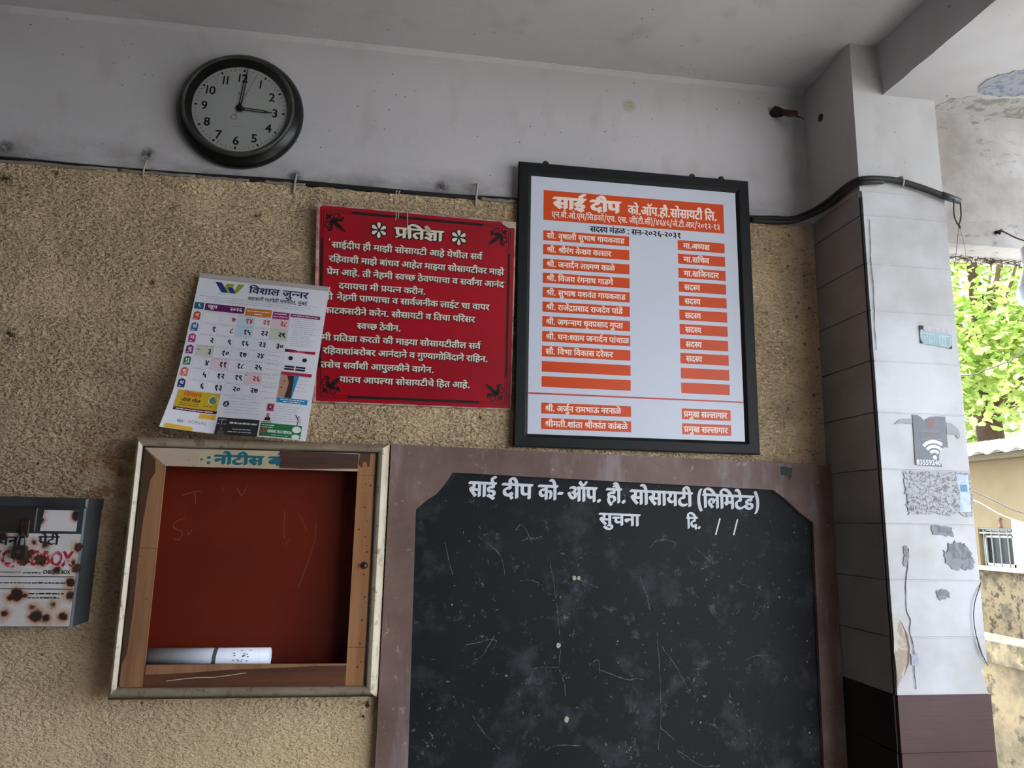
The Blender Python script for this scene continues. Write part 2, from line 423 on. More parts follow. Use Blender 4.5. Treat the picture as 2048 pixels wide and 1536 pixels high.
# ------------------------------------------------------------------ letter outlines and set lines of the signs
GLYPH = {
6:'-185,772 -185,796* -152,830* -130,830 -107,830* -75,796* -75,772 -75,748* -107,714* -130,714 -152,714* -185,748*',
7:'78,435 78,461* 114,499* 139,499 164,499* 200,461* 200,435 200,409* 164,371* 139,371 114,371* 78,409*;78,118 78,144* 114,182* 139,182 164,182* 200,144* 200,118 200,92* 164,54* 139,54 114,54* 78,92*',
9:'470,218 470,148* 379,80* 312,80 226,80* 92,208* 29,356 100,382 143,276* 243,153* 305,153 343,153* 391,188* 391,227 391,264* 350,322* 318,347 291,342* 260,341 255,411 323,413* 380,457* 380,494 380,530* 333,562* 302,562 265,562* 205,542* 171,525 146,594 172,608* 249,632* 298,632 376,632* 459,554* 459,495 459,417* 392,375 403,365* 412,355 450,350* 486,350 518,350* 568,356* 594,363 594,551 521,551 521,622 779,622 779,551 675,551 675,0 594,0 594,290 570,284* 524,279* 498,279 481,279* 455,282 470,252*',
10:'470,218 470,148* 379,80* 312,80 226,80* 92,208* 29,356 100,382 143,276* 243,153* 305,153 343,153* 391,188* 391,227 391,264* 350,322* 318,347 291,342* 260,341 255,411 323,413* 380,457* 380,494 380,530* 333,562* 302,562 265,562* 205,542* 171,525 146,594 172,608* 249,632* 298,632 376,632* 459,554* 459,495 459,417* 392,375 403,365* 412,355 450,350* 486,350 518,350* 568,356* 594,363 594,551 521,551 521,622 1038,622 1038,551 934,551 934,0 853,0 853,551 675,551 675,0 594,0 594,290 570,284* 524,279* 498,279 481,279* 455,282 470,252*',
12:'271,222 242,222* 184,208* 161,197 114,225* 50,301* 50,352 50,380* 70,420* 87,433 110,450* 172,465* 221,465 314,465 314,551 0,551 0,622 505,622 505,551 395,551 395,394 211,394 180,394* 154,388* 145,381 130,369* 130,347 130,323* 158,290* 174,277 220,294* 275,294 349,294* 447,219* 447,154 447,89* 364,14* 289,4 318,-8* 381,-30* 415,-40 382,-110 325,-84* 221,-27* 176,1 117,4* 48,33* 48,65 48,87* 75,116* 101,116 121,116* 164,95* 194,70 208,68* 219,68 289,68* 366,109* 366,153 366,186* 317,222*;293,615 272,650* 243,726* 243,762 243,829* 332,896* 398,896 430,896* 484,883* 504,872 482,806 465,815* 427,827* 405,827 365,827* 323,782* 323,747 323,714* 350,651* 375,615',
14:'0,622 780,622 780,551 453,551 485,512* 485,464 485,374* 406,328 417,319* 437,299* 446,288 477,310* 539,333* 573,333 638,333* 721,254* 721,185 721,139* 691,47* 656,0 584,41 609,70* 641,141* 641,181 641,225* 600,264* 565,264 526,264* 484,227 491,211* 499,173* 499,152 499,102* 454,34* 376,0* 328,0 271,0* 168,61* 73,199* 29,313 100,338 128,260* 195,141* 274,74* 320,74 361,74* 414,111* 414,160 414,201* 369,270* 329,301 299,295* 264,294 259,364 333,366* 404,414* 404,463 404,493* 374,538* 351,551 0,551',
19:'568,551 474,551 474,380 474,329* 459,269* 441,246 404,198* 323,192 307,266 329,270* 360,281* 370,292 382,304* 393,339* 393,380 393,551 160,551 160,353 160,307* 166,249* 186,211* 226,180* 260,160 370,98 433,62* 486,-3* 486,-53 486,-93* 453,-164* 439,-184 367,-142 380,-122* 403,-77* 403,-55 403,-36* 387,-7* 339,28* 290,56 203,106 164,129* 109,178* 95,212 79,248* 79,316 79,551 0,551 0,622 568,622',
21:'470,218 470,148* 379,80* 312,80 226,80* 92,208* 29,356 100,382 143,276* 243,153* 305,153 343,153* 391,188* 391,227 391,264* 350,322* 318,347 291,342* 260,341 255,411 323,413* 380,457* 380,494 380,530* 333,562* 302,562 265,562* 205,542* 171,525 146,594 172,608* 249,632* 298,632 376,632* 459,554* 459,495 459,417* 392,375 403,365* 412,355 450,350* 486,350 518,350* 568,356* 594,363 594,551 521,551 521,622 1038,622 1038,551 934,551 934,0 853,0 853,551 675,551 675,0 594,0 594,290 570,284* 524,279* 498,279 481,279* 455,282 470,252*;1063,863 1040,763* 933,680* 856,680 784,680* 676,769* 642,863 713,887 739,817* 806,749* 859,749 916,749* 971,822* 987,889',
23:'470,218 470,148* 379,80* 312,80 226,80* 92,208* 29,356 100,382 143,276* 243,153* 305,153 343,153* 391,188* 391,227 391,264* 350,322* 318,347 291,342* 260,341 255,411 323,413* 380,457* 380,494 380,530* 333,562* 302,562 265,562* 205,542* 171,525 146,594 172,608* 249,632* 298,632 376,632* 459,554* 459,495 459,417* 392,375 403,365* 412,355 450,350* 486,350 518,350* 568,356* 594,363 594,551 521,551 521,622 1038,622 1038,551 934,551 934,0 853,0 853,551 675,551 675,0 594,0 594,290 570,284* 524,279* 498,279 481,279* 455,282 470,252*;854,615 833,694* 792,785* 742,823* 708,823 686,823* 652,814* 638,809 614,882 653,896* 705,896 759,896* 838,845* 901,722* 929,615',
25:'777,551 452,551 452,349 500,399* 569,399 634,399* 716,316* 716,239 716,193* 686,89* 651,39 579,80 604,112* 636,196* 636,237 636,284* 597,330* 562,330 508,330* 452,258 452,0 371,0 371,174 347,154* 276,118* 226,118 179,118* 96,156* 46,233* 46,290 46,370* 156,464* 244,464 267,464* 324,457* 339,454 333,381 317,385* 268,391* 249,391 191,391* 127,339* 127,292 127,239* 188,188* 228,188 272,188* 341,230* 371,260 371,551 0,551 0,622 777,622',
26:'729,551 729,0 648,0 648,45 613,26* 530,7* 488,7 380,7* 183,114* 85,239 58,274* 40,319* 40,338 40,359* 70,393* 104,393 129,393* 166,370* 181,350 202,369* 217,428* 217,458 217,484* 210,531* 201,551 0,551 0,622 833,622 833,551;534,232 569,232* 627,261* 648,280 648,551 281,551 298,514* 298,458 298,376* 228,280* 166,253 236,169* 391,79* 490,79 533,79* 611,99* 648,122 648,198 625,184* 561,164* 521,164 474,164* 399,203* 356,273* 356,319 356,392* 452,473* 531,473 548,473* 602,468* 616,463 610,394 595,398* 558,404* 540,404 492,404* 437,360* 437,316 437,273* 492,232*',
27:'208,551 208,234 208,208* 183,178* 160,178 134,178* 79,220* 41,280* 41,308 41,331* 68,359* 102,359 127,359 127,551 0,551 0,622 578,622 578,551 474,551 474,0 393,0 393,551',
28:'605,551 502,551 502,0 421,0 421,166 390,146* 314,118* 259,118 182,118* 86,199* 86,266 86,294* 106,346* 128,366 88,385* 42,455* 42,497 42,528* 52,551 0,551 0,622 605,622;167,269 167,227* 223,188* 267,188 319,188* 396,231* 421,260 421,551 145,551 123,527* 123,494 123,457* 166,417* 200,412 228,419* 263,419 290,419* 308,417 302,347 295,348* 279,348* 273,348 224,348* 167,308*',
30:'649,551 545,551 545,0 465,0 465,165 439,148* 367,118* 317,118 240,118* 141,204* 141,275 141,304* 166,355* 185,371 38,369 38,441 331,441 349,441* 385,440* 389,440 382,370 350,370 292,370* 221,321* 221,274 221,231* 279,188* 317,188 367,188* 438,231* 465,260 465,551 0,551 0,622 649,622',
31:'296,70 373,70* 499,133* 574,241* 574,310 574,357* 528,419* 487,419 453,419* 424,383* 424,358 424,326* 477,275* 535,261 502,198 421,221* 347,304* 347,356 347,404* 402,472* 455,481 455,551 0,551 0,622 715,622 715,551 535,551 535,477 586,464* 653,380* 653,308 653,250* 603,140* 510,52* 378,0* 296,0 199,0* 101,83* 101,147 101,168* 116,213* 132,231 90,251* 43,316* 43,359 43,419* 133,483* 206,483 223,483* 275,478* 288,473 282,404 268,408* 233,415* 212,415 124,415* 124,350 124,321* 168,289* 202,281 231,290* 266,290 277,290* 301,288* 308,287 302,217 296,218* 281,218* 276,218 182,218* 182,148 182,108* 244,70*',
32:'653,551 653,0 572,0 572,370 435,370 394,370* 378,373 414,343* 458,263* 458,218 458,172* 417,110* 350,80* 310,80 257,80* 161,141* 73,282* 31,401 102,426 148,292* 248,153* 306,153 338,153* 379,187* 379,227 379,271* 318,349* 273,377 302,441 572,441 572,551 0,551 0,622 757,622 757,551',
33:'271,222 242,222* 184,208* 161,197 114,225* 50,301* 50,352 50,380* 70,420* 87,433 110,450* 167,465* 218,465 314,465 314,551 0,551 0,622 771,622 771,551 667,551 667,0 586,0 586,209 561,202* 513,197* 484,197 464,197* 438,202 447,180* 447,154 447,89* 364,14* 289,4 318,-8* 381,-30* 415,-40 382,-110 325,-84* 221,-27* 176,1 117,4* 48,33* 48,65 48,87* 75,116* 101,116 121,116* 164,95* 194,70 208,68* 219,68 289,68* 366,109* 366,153 366,186* 317,222*;480,268 534,268* 586,283 586,551 395,551 395,394 211,394 180,394* 154,388* 145,381 130,369* 130,347 130,323* 158,290* 174,277 220,294* 275,294 317,294* 352,281 380,275* 441,268*',
35:'519,551 371,551 371,349 316,349 268,349* 204,333* 181,318 126,280* 126,215 126,167* 170,104* 241,74* 283,74 337,74* 413,99* 455,121 482,47 438,27* 339,0* 286,0 217,0* 108,52* 46,150* 46,220 46,285* 114,374* 225,420* 288,420 290,420 290,551 0,551 0,622 519,622',
36:'600,551 371,551 371,414 451,384* 539,271* 539,198 539,128* 473,41* 363,0* 297,0 184,0* 46,113* 46,216 46,283* 114,374* 225,420* 287,420 290,420 290,551 0,551 0,622 600,622;293,72 364,72* 458,133* 458,200 458,248* 400,325* 343,349 308,349 234,349* 187,321 159,304* 126,249* 126,210 126,140* 221,72*',
37:'358,222 329,222* 271,208* 248,197 201,225* 137,301* 137,352 137,380* 157,420* 174,433 197,450* 259,465* 308,465 401,465 401,551 0,551 0,622 592,622 592,551 482,551 482,394 298,394 267,394* 241,388* 232,381 217,369* 217,347 217,323* 245,290* 261,277 307,294* 362,294 436,294* 534,219* 534,154 534,87* 436,0* 337,0 239,0* 84,88* 25,158 86,207 143,139* 262,74* 337,74 453,74* 453,152 453,187* 404,222*',
38:'307,0 229,0* 112,55* 46,158* 46,231 46,301* 118,396* 236,445* 305,446 305,551 0,551 0,622 577,622 577,551 385,551 385,375 346,375 282,375* 213,358* 188,341 158,322* 126,262* 126,221 126,163* 190,89* 248,75 233,115* 233,157 233,191* 266,251* 331,288* 380,288 429,288* 492,251* 523,191* 523,157 523,87* 408,0*;306,140 306,103* 323,70 378,71* 448,116* 448,157 448,187* 413,221* 385,221 350,221* 306,178*',
39:'634,551 634,0 553,0 553,551 420,551 420,321 420,279* 403,221* 385,198 364,173* 298,146* 251,146 158,146* 114,205 97,228* 79,298* 79,352 79,551 0,551 0,622 737,622 737,551;249,217 301,217* 321,249 332,266* 339,310* 339,353 339,551 160,551 160,353 160,314* 168,268* 178,251 189,235* 222,217*',
40:'481,551 481,0 400,0 400,328 291,328 230,328* 169,316* 150,299 126,280* 126,237 126,188* 200,97* 271,40 217,-12 171,28* 92,108* 45,194* 45,242 45,277* 72,333* 93,351 122,376* 204,399* 272,399 400,399 400,551 0,551 0,622 584,622 584,551',
41:'553,551 553,0 472,0 472,180 443,161* 363,132* 308,132 223,132* 104,229* 83,322 178,342* 255,413* 255,467 255,517* 208,568* 171,568 146,568* 114,544* 114,521 114,470* 195,461 187,391 122,400* 46,461* 46,519 46,575* 119,632* 172,632 213,632* 288,597* 336,525* 336,469 336,395* 256,303* 182,274 205,238* 263,203* 314,203 366,203* 440,243* 472,275 472,551 390,551 390,622 656,622 656,551',
42:'413,-58 392,-24* 354,46* 342,73 330,71* 302,68* 287,68 245,68* 160,89* 89,136* 46,215* 46,272 46,316* 77,379* 102,401 135,430* 231,456* 290,456 295,456 295,551 0,551 0,622 534,622 534,551 376,551 376,385 327,385 269,385* 198,371* 173,355 151,340* 126,294* 126,262 126,209* 205,140* 287,140 293,140* 305,140* 312,141 306,161* 306,176 306,211* 348,240* 373,240 416,240* 461,191* 461,162 461,130* 432,95* 410,86 422,62* 455,11* 480,-24',
43:'630,551 526,551 526,0 445,0 445,150 414,130* 341,103* 283,103 206,103* 111,184* 111,251 111,278* 129,328* 148,348 101,366* 42,437* 42,493 42,553* 124,632* 187,632 240,632* 311,576* 311,531 311,484* 271,443 210,482 221,492* 230,515* 230,526 230,541* 210,568* 184,568 156,568* 116,524* 116,489 116,457* 147,418* 196,400* 223,397 253,405* 288,405 299,405* 326,403* 333,402 326,332 320,333* 303,333* 298,333 248,333* 191,292* 191,254 191,213* 248,173* 292,173 345,173* 419,216* 445,245 445,551 383,551 383,622 630,622',
44:'0,622 569,622 569,551 466,551 466,0 385,0 385,298 204,298 204,244 204,216* 176,188* 153,188 129,188* 75,230* 37,290* 37,318 37,341* 64,369* 98,369 385,369 385,551 0,551',
46:'479,551 479,0 398,0 398,191 369,172* 301,146* 254,146 214,146* 149,173* 128,194 103,221* 79,294* 79,358 79,551 0,551 0,622 583,622 583,551;398,551 160,551 160,369 160,328* 166,280* 179,251* 190,240 213,217* 263,217 303,217* 373,255* 398,280',
48:'585,551 482,551 482,0 401,0 401,165 374,147* 297,118* 241,118 185,118* 96,160* 46,235* 46,286 46,372* 167,464* 265,464 279,464* 319,461* 358,457* 369,454 363,385 343,389* 293,395* 268,395 248,395* 230,392 365,224 384,238* 401,256 401,551 0,551 0,622 585,622;127,287 127,235* 194,184* 242,184 260,184* 293,190* 308,195 168,370 127,342*',
49:'174,632 211,632* 269,611* 291,586 309,567* 332,499* 332,437 332,321 533,321 533,551 402,551 402,622 717,622 717,551 614,551 614,0 533,0 533,250 332,250 332,213 332,180* 303,151* 283,151 264,151* 222,176* 186,215* 164,259* 164,278 164,296* 191,321* 224,321 253,321 253,426 253,473* 243,523* 232,538 212,568* 169,568 142,568* 114,542* 114,521 114,493* 161,463* 218,460 210,389 135,395* 46,456* 46,520 46,579* 122,632*',
50:'509,551 509,0 428,0 428,250 207,250 207,213 207,180* 178,151* 159,151 140,151* 98,176* 62,215* 39,259* 39,278 39,296* 66,321* 100,321 126,321 126,551 0,551 0,622 612,622 612,551;428,551 207,551 207,321 428,321',
51:'595,622 595,551 491,551 491,0 410,0 410,179 382,161* 304,132* 253,132 163,132* 52,253* 38,353 100,366* 160,413* 160,457 160,485* 137,533* 123,551 0,551 0,622;129,301 149,252* 210,203* 259,203 309,203* 383,245* 410,274 410,551 211,551 240,499* 240,445 240,337*',
52:'395,42 341,-12 282,37* 178,137* 98,225* 75,256 53,287* 40,323* 40,340 40,359* 70,393* 104,393 129,393* 166,370* 181,349 220,369* 256,429* 256,468 256,491* 246,536* 239,551 0,551 0,622 424,622 424,551 320,551 336,516* 336,458 336,403* 292,327* 216,274* 167,254 212,202* 331,91*',
54:'0,551 0,622 693,622 693,551 589,551 589,0 508,0 508,355 502,356* 494,356 470,356* 420,332* 374,269* 356,208 279,232 291,278* 311,313 287,331* 239,353* 209,353 169,353* 126,307* 126,271 126,233* 169,164* 251,89* 309,40 255,-12 197,38* 101,129* 45,222* 45,275 45,328* 94,395* 168,426* 204,426 248,426* 321,397* 354,370 412,426* 499,426 504,426* 508,426 508,551',
55:'0,551 0,622 775,622 775,551 594,551 594,432 646,417* 714,324* 714,250 714,197* 671,112* 592,64* 538,64 484,64* 404,107* 365,143 334,97* 261,64* 216,64 169,64* 92,107* 46,191* 46,252 46,308* 91,392* 171,439* 222,439 276,439* 355,396* 394,360 420,399* 478,433* 513,437 513,551;404,214 402,208* 399,203 432,170* 493,135* 528,135 570,135* 633,190* 633,252 633,316* 578,368* 541,368 503,368* 450,315* 426,262;127,250 127,188* 181,135* 218,135 256,135* 310,188* 333,240 355,289 358,295* 360,299 327,332* 267,368* 232,368 190,368* 127,312*',
57:'571,551 467,551 467,0 387,0 387,165 361,147* 286,118* 233,118 179,118* 95,160* 46,235* 46,286 46,372* 161,464* 255,464 268,464* 307,461* 344,457* 354,454 349,381 330,385* 282,391* 259,391 197,391* 127,337* 127,287 127,236* 190,188* 235,188 287,188* 362,233* 387,260 387,551 0,551 0,622 571,622',
58:'122,189 87,189* 40,224* 40,255 40,284* 76,314* 104,314 122,314* 161,299* 191,276 241,292* 305,378* 305,443 305,499* 246,566* 199,566 168,566* 138,539* 138,516 138,501* 157,466* 214,442* 270,440 253,370 159,376* 66,459* 66,517 66,568* 137,632* 204,632 251,632* 333,589* 384,504* 384,440 384,371* 315,254* 254,221 299,182* 383,87* 414,43 350,-1 299,71* 216,164* 179,194 152,189*;591,551 591,0 510,0 510,551 421,551 421,622 695,622 695,551',
59:'593,622 593,551 489,551 489,0 408,0 408,191 378,174* 304,146* 254,146 214,146* 149,173* 128,194 103,221* 79,294* 79,358 79,551 0,551 0,622;408,551 205,551 408,287;189,240 212,217* 262,217 288,217* 338,233* 360,245 159,507 159,369 159,328* 165,280* 178,251*',
60:'587,551 587,0 506,0 506,266 477,257* 419,251* 380,251 338,251* 245,266* 212,277 192,264* 167,253 208,201* 319,91* 380,42 326,-12 270,37* 171,137* 95,225* 73,256 51,287* 40,323* 40,340 40,359* 70,393* 104,393 129,393* 166,370* 181,350 202,369* 217,428* 217,458 217,488* 208,536* 201,551 0,551 0,622 691,622 691,551;369,322 408,322* 472,330* 506,339 506,551 281,551 288,534* 298,488* 298,458 298,416* 279,354* 262,333 314,322*',
61:'321,69 357,80* 403,116* 403,148 403,186* 345,229* 280,229 211,229* 138,172* 138,124 138,93* 161,35* 232,-36* 302,-89 248,-142 157,-71* 58,53* 58,130 58,168* 89,227* 115,248 96,266* 69,318* 69,352 69,380* 89,420* 106,433 129,450* 188,465* 229,465 361,465 361,551 0,551 0,622 546,622 546,551 442,551 442,394 230,394 199,394* 173,388* 164,381 149,369* 149,347 149,327* 169,296* 183,284 230,300* 284,300 353,300* 440,258* 481,191* 481,153 481,95* 413,19* 348,2',
66:'170,551 170,0 89,0 89,551 0,551 0,622 273,622 273,551',
67:'89,551 0,551 0,622 80,622 68,644* 53,694* 53,724 53,802* 169,896* 266,896 407,896* 625,743* 704,615 620,615 467,824* 283,824 213,824* 134,765* 134,714 134,684* 153,639* 165,622 273,622 273,551 170,551 170,0 89,0',
68:'-185,615 -202,650* -220,714* -220,748 -220,813* -136,896* -61,896 -1,896* 79,839* 137,718* 163,622 273,622 273,551 170,551 170,0 89,0 89,551 0,551 0,622 87,622 59,726* -2,825* -57,825 -97,825* -139,776* -139,733 -139,699* -119,644* -105,615',
69:'-248,-12 -194,11* -136,11 -61,11* 22,-66* 22,-129 22,-190* -71,-268* -157,-268 -254,-268* -395,-176* -455,-100 -394,-57 -355,-105* -285,-167* -206,-196* -157,-196 -51,-196* -51,-122 -51,-89* -100,-57* -131,-57 -158,-57* -201,-68* -222,-79',
70:'-63,-245 -88,-255* -145,-268* -173,-268 -248,-268* -333,-189* -333,-126 -333,-69* -241,11* -162,11 -87,11* 25,-45* 111,-136* 145,-189 83,-228 29,-145* -83,-57* -156,-57 -207,-57* -259,-96* -259,-128 -259,-166* -209,-196* -178,-196 -151,-196* -109,-185* -88,-175',
71:'27,-233 2,-246* -65,-268* -106,-268 -181,-268* -266,-189* -266,-126 -266,-70* -177,13* -89,18 -82,-48 -140,-55* -192,-99* -192,-132 -192,-166* -142,-197* -111,-197 -79,-197* -32,-182* 2,-164',
75:'-169,615 -190,694* -231,785* -281,823* -315,823 -337,823* -371,814* -385,809 -409,882 -370,896* -318,896 -264,896* -185,845* -122,722* -94,615',
77:'170,551 170,0 89,0 89,551 0,551 0,622 273,622 273,551;298,863 275,763* 168,680* 91,680 19,680* -89,769* -123,863 -52,887 -26,817* 41,749* 94,749 151,749* 206,822* 222,889',
79:'170,551 170,0 89,0 89,551 0,551 0,622 273,622 273,551;90,615 69,694* 28,785* -22,823* -56,823 -78,823* -112,814* -126,809 -150,882 -111,896* -59,896 -5,896* 74,845* 137,722* 165,615',
80:'170,551 170,0 89,0 89,551 0,551 0,622 273,622 273,551;80,615 53,655* 8,692* -35,703* -61,703 -81,703* -123,691* -143,682 -169,751 -146,761* -96,773* -67,773 -22,773* 48,730* 72,692 76,694 56,746* 18,803* -26,827* -57,827 -81,827* -113,819* -127,813 -150,882 -111,896* -59,896 -5,896* 74,845* 137,722* 165,615',
106:'275,121 217,121* 126,172* 75,263* 75,321 75,380* 126,469* 216,520* 274,520 333,520* 424,469* 476,378* 476,319 476,261* 425,171* 334,121*;273,192 326,192* 394,266* 394,322 394,379* 330,449* 277,449 225,449* 157,375* 157,318 157,262* 221,192*',
107:'275,632 347,632* 429,556* 429,499 429,460* 394,387* 312,306* 241,256 362,160 402,129* 433,69* 433,34 433,3* 408,-50* 386,-79 321,-30 335,-15* 350,15* 350,34 350,54* 333,84* 310,103 128,254 132,276 238,344* 348,448* 348,498 348,530* 307,562* 276,562 245,562* 210,534* 210,510 210,488* 241,455* 280,444 231,386 182,407* 134,469* 134,517 134,544* 163,597* 226,632*',
108:'477,33 413,-12 318,132* 239,208 213,204* 187,204 152,204* 104,239* 104,270 104,299* 140,329* 168,329 187,329* 225,313* 255,291 298,306* 360,385* 360,442 360,501* 295,561* 243,561 208,561* 148,545* 110,526 84,595 121,614* 204,632* 247,632 302,632* 391,590* 443,505* 443,440 443,370* 373,262* 316,233 361,189* 448,77*',
109:'90,594 115,608* 195,632* 248,632 328,632* 417,559* 417,498 417,424* 358,384 406,365* 450,299* 450,257 450,206* 387,129* 329,108 359,78* 418,9* 442,-25 377,-67 342,-17* 282,61* 254,91 225,87* 193,87 159,87* 111,122* 111,152 111,182* 147,212* 175,212 195,212* 240,195* 274,167 322,176* 367,224* 367,260 367,295* 314,343* 264,346 231,340* 193,340 189,411 249,411* 313,432* 338,470* 338,495 338,530* 290,562* 252,562 218,562* 150,542* 115,525',
110:'428,127 428,72* 347,-2* 277,-2 234,-2* 163,31* 120,91* 120,131 120,158* 135,208* 179,273* 225,320 171,374* 106,451* 73,509* 62,556* 62,579 62,591* 66,618* 69,632 154,617 147,597* 147,579 147,556* 164,504* 219,430* 275,375 330,431* 386,506* 406,556* 406,576 406,595* 399,617 483,632 490,604* 490,579 490,553* 477,505* 443,449* 378,374* 327,322 374,273* 417,204* 428,151*;200,138 200,111* 234,69* 274,69 308,69* 348,107* 348,136 348,151* 338,185* 307,232* 274,266 242,233* 210,186* 200,152*',
111:'477,-67 460,-38* 422,37* 386,115* 356,185* 348,208 332,207* 312,207 269,207* 187,228* 122,278* 84,364* 84,428 84,474* 112,583* 143,632 227,611 199,562* 164,469* 164,417 164,347* 234,276* 308,276 317,276* 326,277 320,300* 320,313 320,346* 363,377* 391,377 431,377* 475,328* 475,298 475,267* 444,230* 418,221 430,190* 475,96* 526,0* 549,-35',
112:'470,-67 454,-40* 420,25* 391,86* 384,106 372,105* 347,104* 335,104 269,104* 178,150* 132,227* 132,272 132,299* 155,353* 180,373 144,394* 103,457* 103,501 103,565* 208,632* 288,632 314,632* 377,626* 391,622 385,552 367,556* 322,563* 292,563 184,563* 184,492 184,461* 223,424* 254,414 289,423* 333,423 347,423* 375,421* 384,419 377,350 367,351* 341,352* 324,352 274,352* 212,310* 212,266 212,220* 282,174* 332,174 338,174* 351,174* 357,175 354,185* 352,204* 352,210 352,245* 393,274* 418,274 461,274* 506,225* 506,196 506,166* 475,129* 451,120 465,87* 515,2* 542,-35',
113:'512,270 512,153* 412,49* 334,49 273,49* 176,99* 103,218* 52,420* 38,573 118,588 130,440* 179,232* 264,123* 330,123 391,123* 432,205* 432,275 432,326* 407,414* 358,468* 322,468 297,468* 269,441* 269,418 269,400* 291,367* 349,345* 401,342 384,272 285,280* 193,362* 193,420 193,473* 262,539* 322,539 380,539* 465,469* 512,347*',
114:'273,0 222,0* 130,36* 72,112* 72,171 72,202* 91,264* 138,338* 180,388 382,632 444,579 233,324 187,269* 154,202* 154,168 154,117* 220,74* 268,74 319,74* 413,108* 465,142 501,68 455,41* 343,0*',
115:'71,470 71,515* 112,589* 188,632* 240,632 317,632* 407,539* 407,465 407,400* 336,317* 271,307 282,300* 305,284* 317,274 460,158 496,129* 527,69* 527,34 527,3* 502,-50* 480,-79 416,-30 430,-15* 444,15* 444,34 444,54* 427,84* 404,103 166,300 111,346* 71,426*;151,464 151,422* 199,371* 237,371 278,371* 326,425* 326,467 326,508* 279,561* 240,561 201,561* 151,508*',
118:'470,218 470,148* 379,80* 312,80 226,80* 92,208* 29,356 100,382 143,276* 243,153* 305,153 343,153* 391,188* 391,227 391,264* 350,322* 318,347 291,342* 260,341 255,411 323,413* 380,457* 380,494 380,530* 333,562* 302,562 265,562* 205,542* 171,525 146,594 172,608* 249,632* 298,632 376,632* 459,554* 459,495 459,417* 392,375 403,365* 412,355 450,350* 486,350 518,350* 568,356* 594,363 594,551 521,551 521,622 779,622 779,551 675,551 675,0 594,0 594,290 570,284* 524,279* 498,279 481,279* 455,282 470,252*;811,863 788,763* 681,680* 604,680 532,680* 424,769* 390,863 461,887 487,817* 554,749* 607,749 664,749* 719,822* 735,889',
179:'623,551 623,0 542,0 542,325 511,310* 440,293* 390,293 340,293* 257,313* 225,326 178,297* 128,244* 128,208 128,188* 148,147* 200,120* 247,120 258,120* 269,121 263,139* 263,157 263,189* 303,216* 328,216 369,216* 413,164* 413,136 413,108* 388,76* 365,66 383,43* 421,2* 448,-24 390,-65 363,-34* 314,27* 298,53 286,51* 258,50* 245,50 186,50* 96,91* 46,162* 46,205 46,260* 115,333* 164,361 120,390* 74,461* 74,507 74,560* 155,632* 231,632 293,632* 382,574* 382,515 382,467* 336,401* 295,373 314,368* 357,364* 379,364 425,364* 504,385* 542,411 542,551 453,551 453,622 727,622 727,551;153,502 153,469* 195,416* 228,399 303,448* 303,506 303,530* 269,566* 229,566 195,566* 153,532*',
180:'268,224 268,271* 183,345* 87,374 111,441 471,441 471,551 0,551 0,622 656,622 656,551 552,551 552,0 471,0 471,370 326,370 292,370* 246,373* 233,375 293,344* 347,266* 347,218 347,167* 290,101* 245,88 273,72* 347,41* 381,31 348,-39 298,-19* 200,41* 159,73 105,75* 35,101* 35,136 35,159* 62,188* 88,188 109,188* 152,168* 183,142 223,147* 268,193*',
181:'-190,615 -211,650* -240,726* -240,762 -240,829* -151,896* -85,896 -53,896* 1,883* 21,872 -1,806 -18,815* -56,827* -78,827 -118,827* -160,782* -160,747 -160,714* -133,651* -108,615',
188:'0,622 410,622 410,551 0,551;509,200 491,185* 438,146* 365,118* 317,118 240,118* 141,204* 141,275 141,304* 166,355* 185,371 38,369 38,441 331,441 349,441* 385,440* 389,440 382,370 350,370 292,370* 221,321* 221,274 221,231* 279,188* 317,188 368,188* 441,233* 469,262',
191:'271,222 242,222* 184,208* 161,197 114,225* 50,301* 50,352 50,380* 70,420* 87,433 110,450* 167,465* 218,465 314,465 314,551 0,551 0,622 512,622 512,551 395,551 395,394 211,394 180,394* 154,388* 145,381 130,369* 130,347 130,323* 158,290* 174,277 220,294* 275,294 317,294* 352,281 380,275* 441,268* 480,268 517,268* 568,277* 586,283 599,214 577,206* 525,197* 484,197 464,197* 438,202 447,180* 447,154 447,89* 364,14* 289,4 318,-8* 381,-30* 415,-40 382,-110 325,-84* 221,-27* 176,1 117,4* 48,33* 48,65 48,87* 75,116* 101,116 121,116* 164,95* 194,70 208,68* 219,68 289,68* 366,109* 366,153 366,186* 317,222*',
197:'251,146 158,146* 114,205 97,228* 79,298* 79,352 79,551 0,551 0,622 481,622 481,551 420,551 420,321 420,279* 403,221* 385,198 364,173* 298,146*;249,217 301,217* 321,249 332,266* 339,310* 339,353 339,551 160,551 160,353 160,314* 168,268* 178,251 189,235* 222,217*',
198:'0,622 363,622 363,551 0,551;45,242 45,277* 72,333* 93,351 122,376* 204,399* 272,399 380,399 380,328 291,328 230,328* 169,316* 150,299 126,280* 126,237 126,188* 200,97* 271,40 217,-12 171,28* 92,108* 45,194*',
201:'482,178 445,147* 354,103* 283,103 206,103* 111,184* 111,251 111,278* 129,328* 148,348 101,366* 42,437* 42,493 42,553* 124,632* 187,632 240,632* 311,576* 311,531 311,484* 271,443 210,482 221,492* 230,515* 230,526 230,541* 210,568* 184,568 156,568* 116,524* 116,489 116,457* 147,418* 196,400* 223,397 253,405* 288,405 299,405* 326,403* 333,402 326,332 320,333* 303,333* 298,333 248,333* 191,292* 191,254 191,213* 248,173* 292,173 345,173* 419,217* 445,245',
202:'0,622 373,622 373,551 0,551;204,298 204,244 204,216* 176,188* 153,188 129,188* 75,230* 37,290* 37,318 37,341* 64,369* 98,369 385,369 385,298',
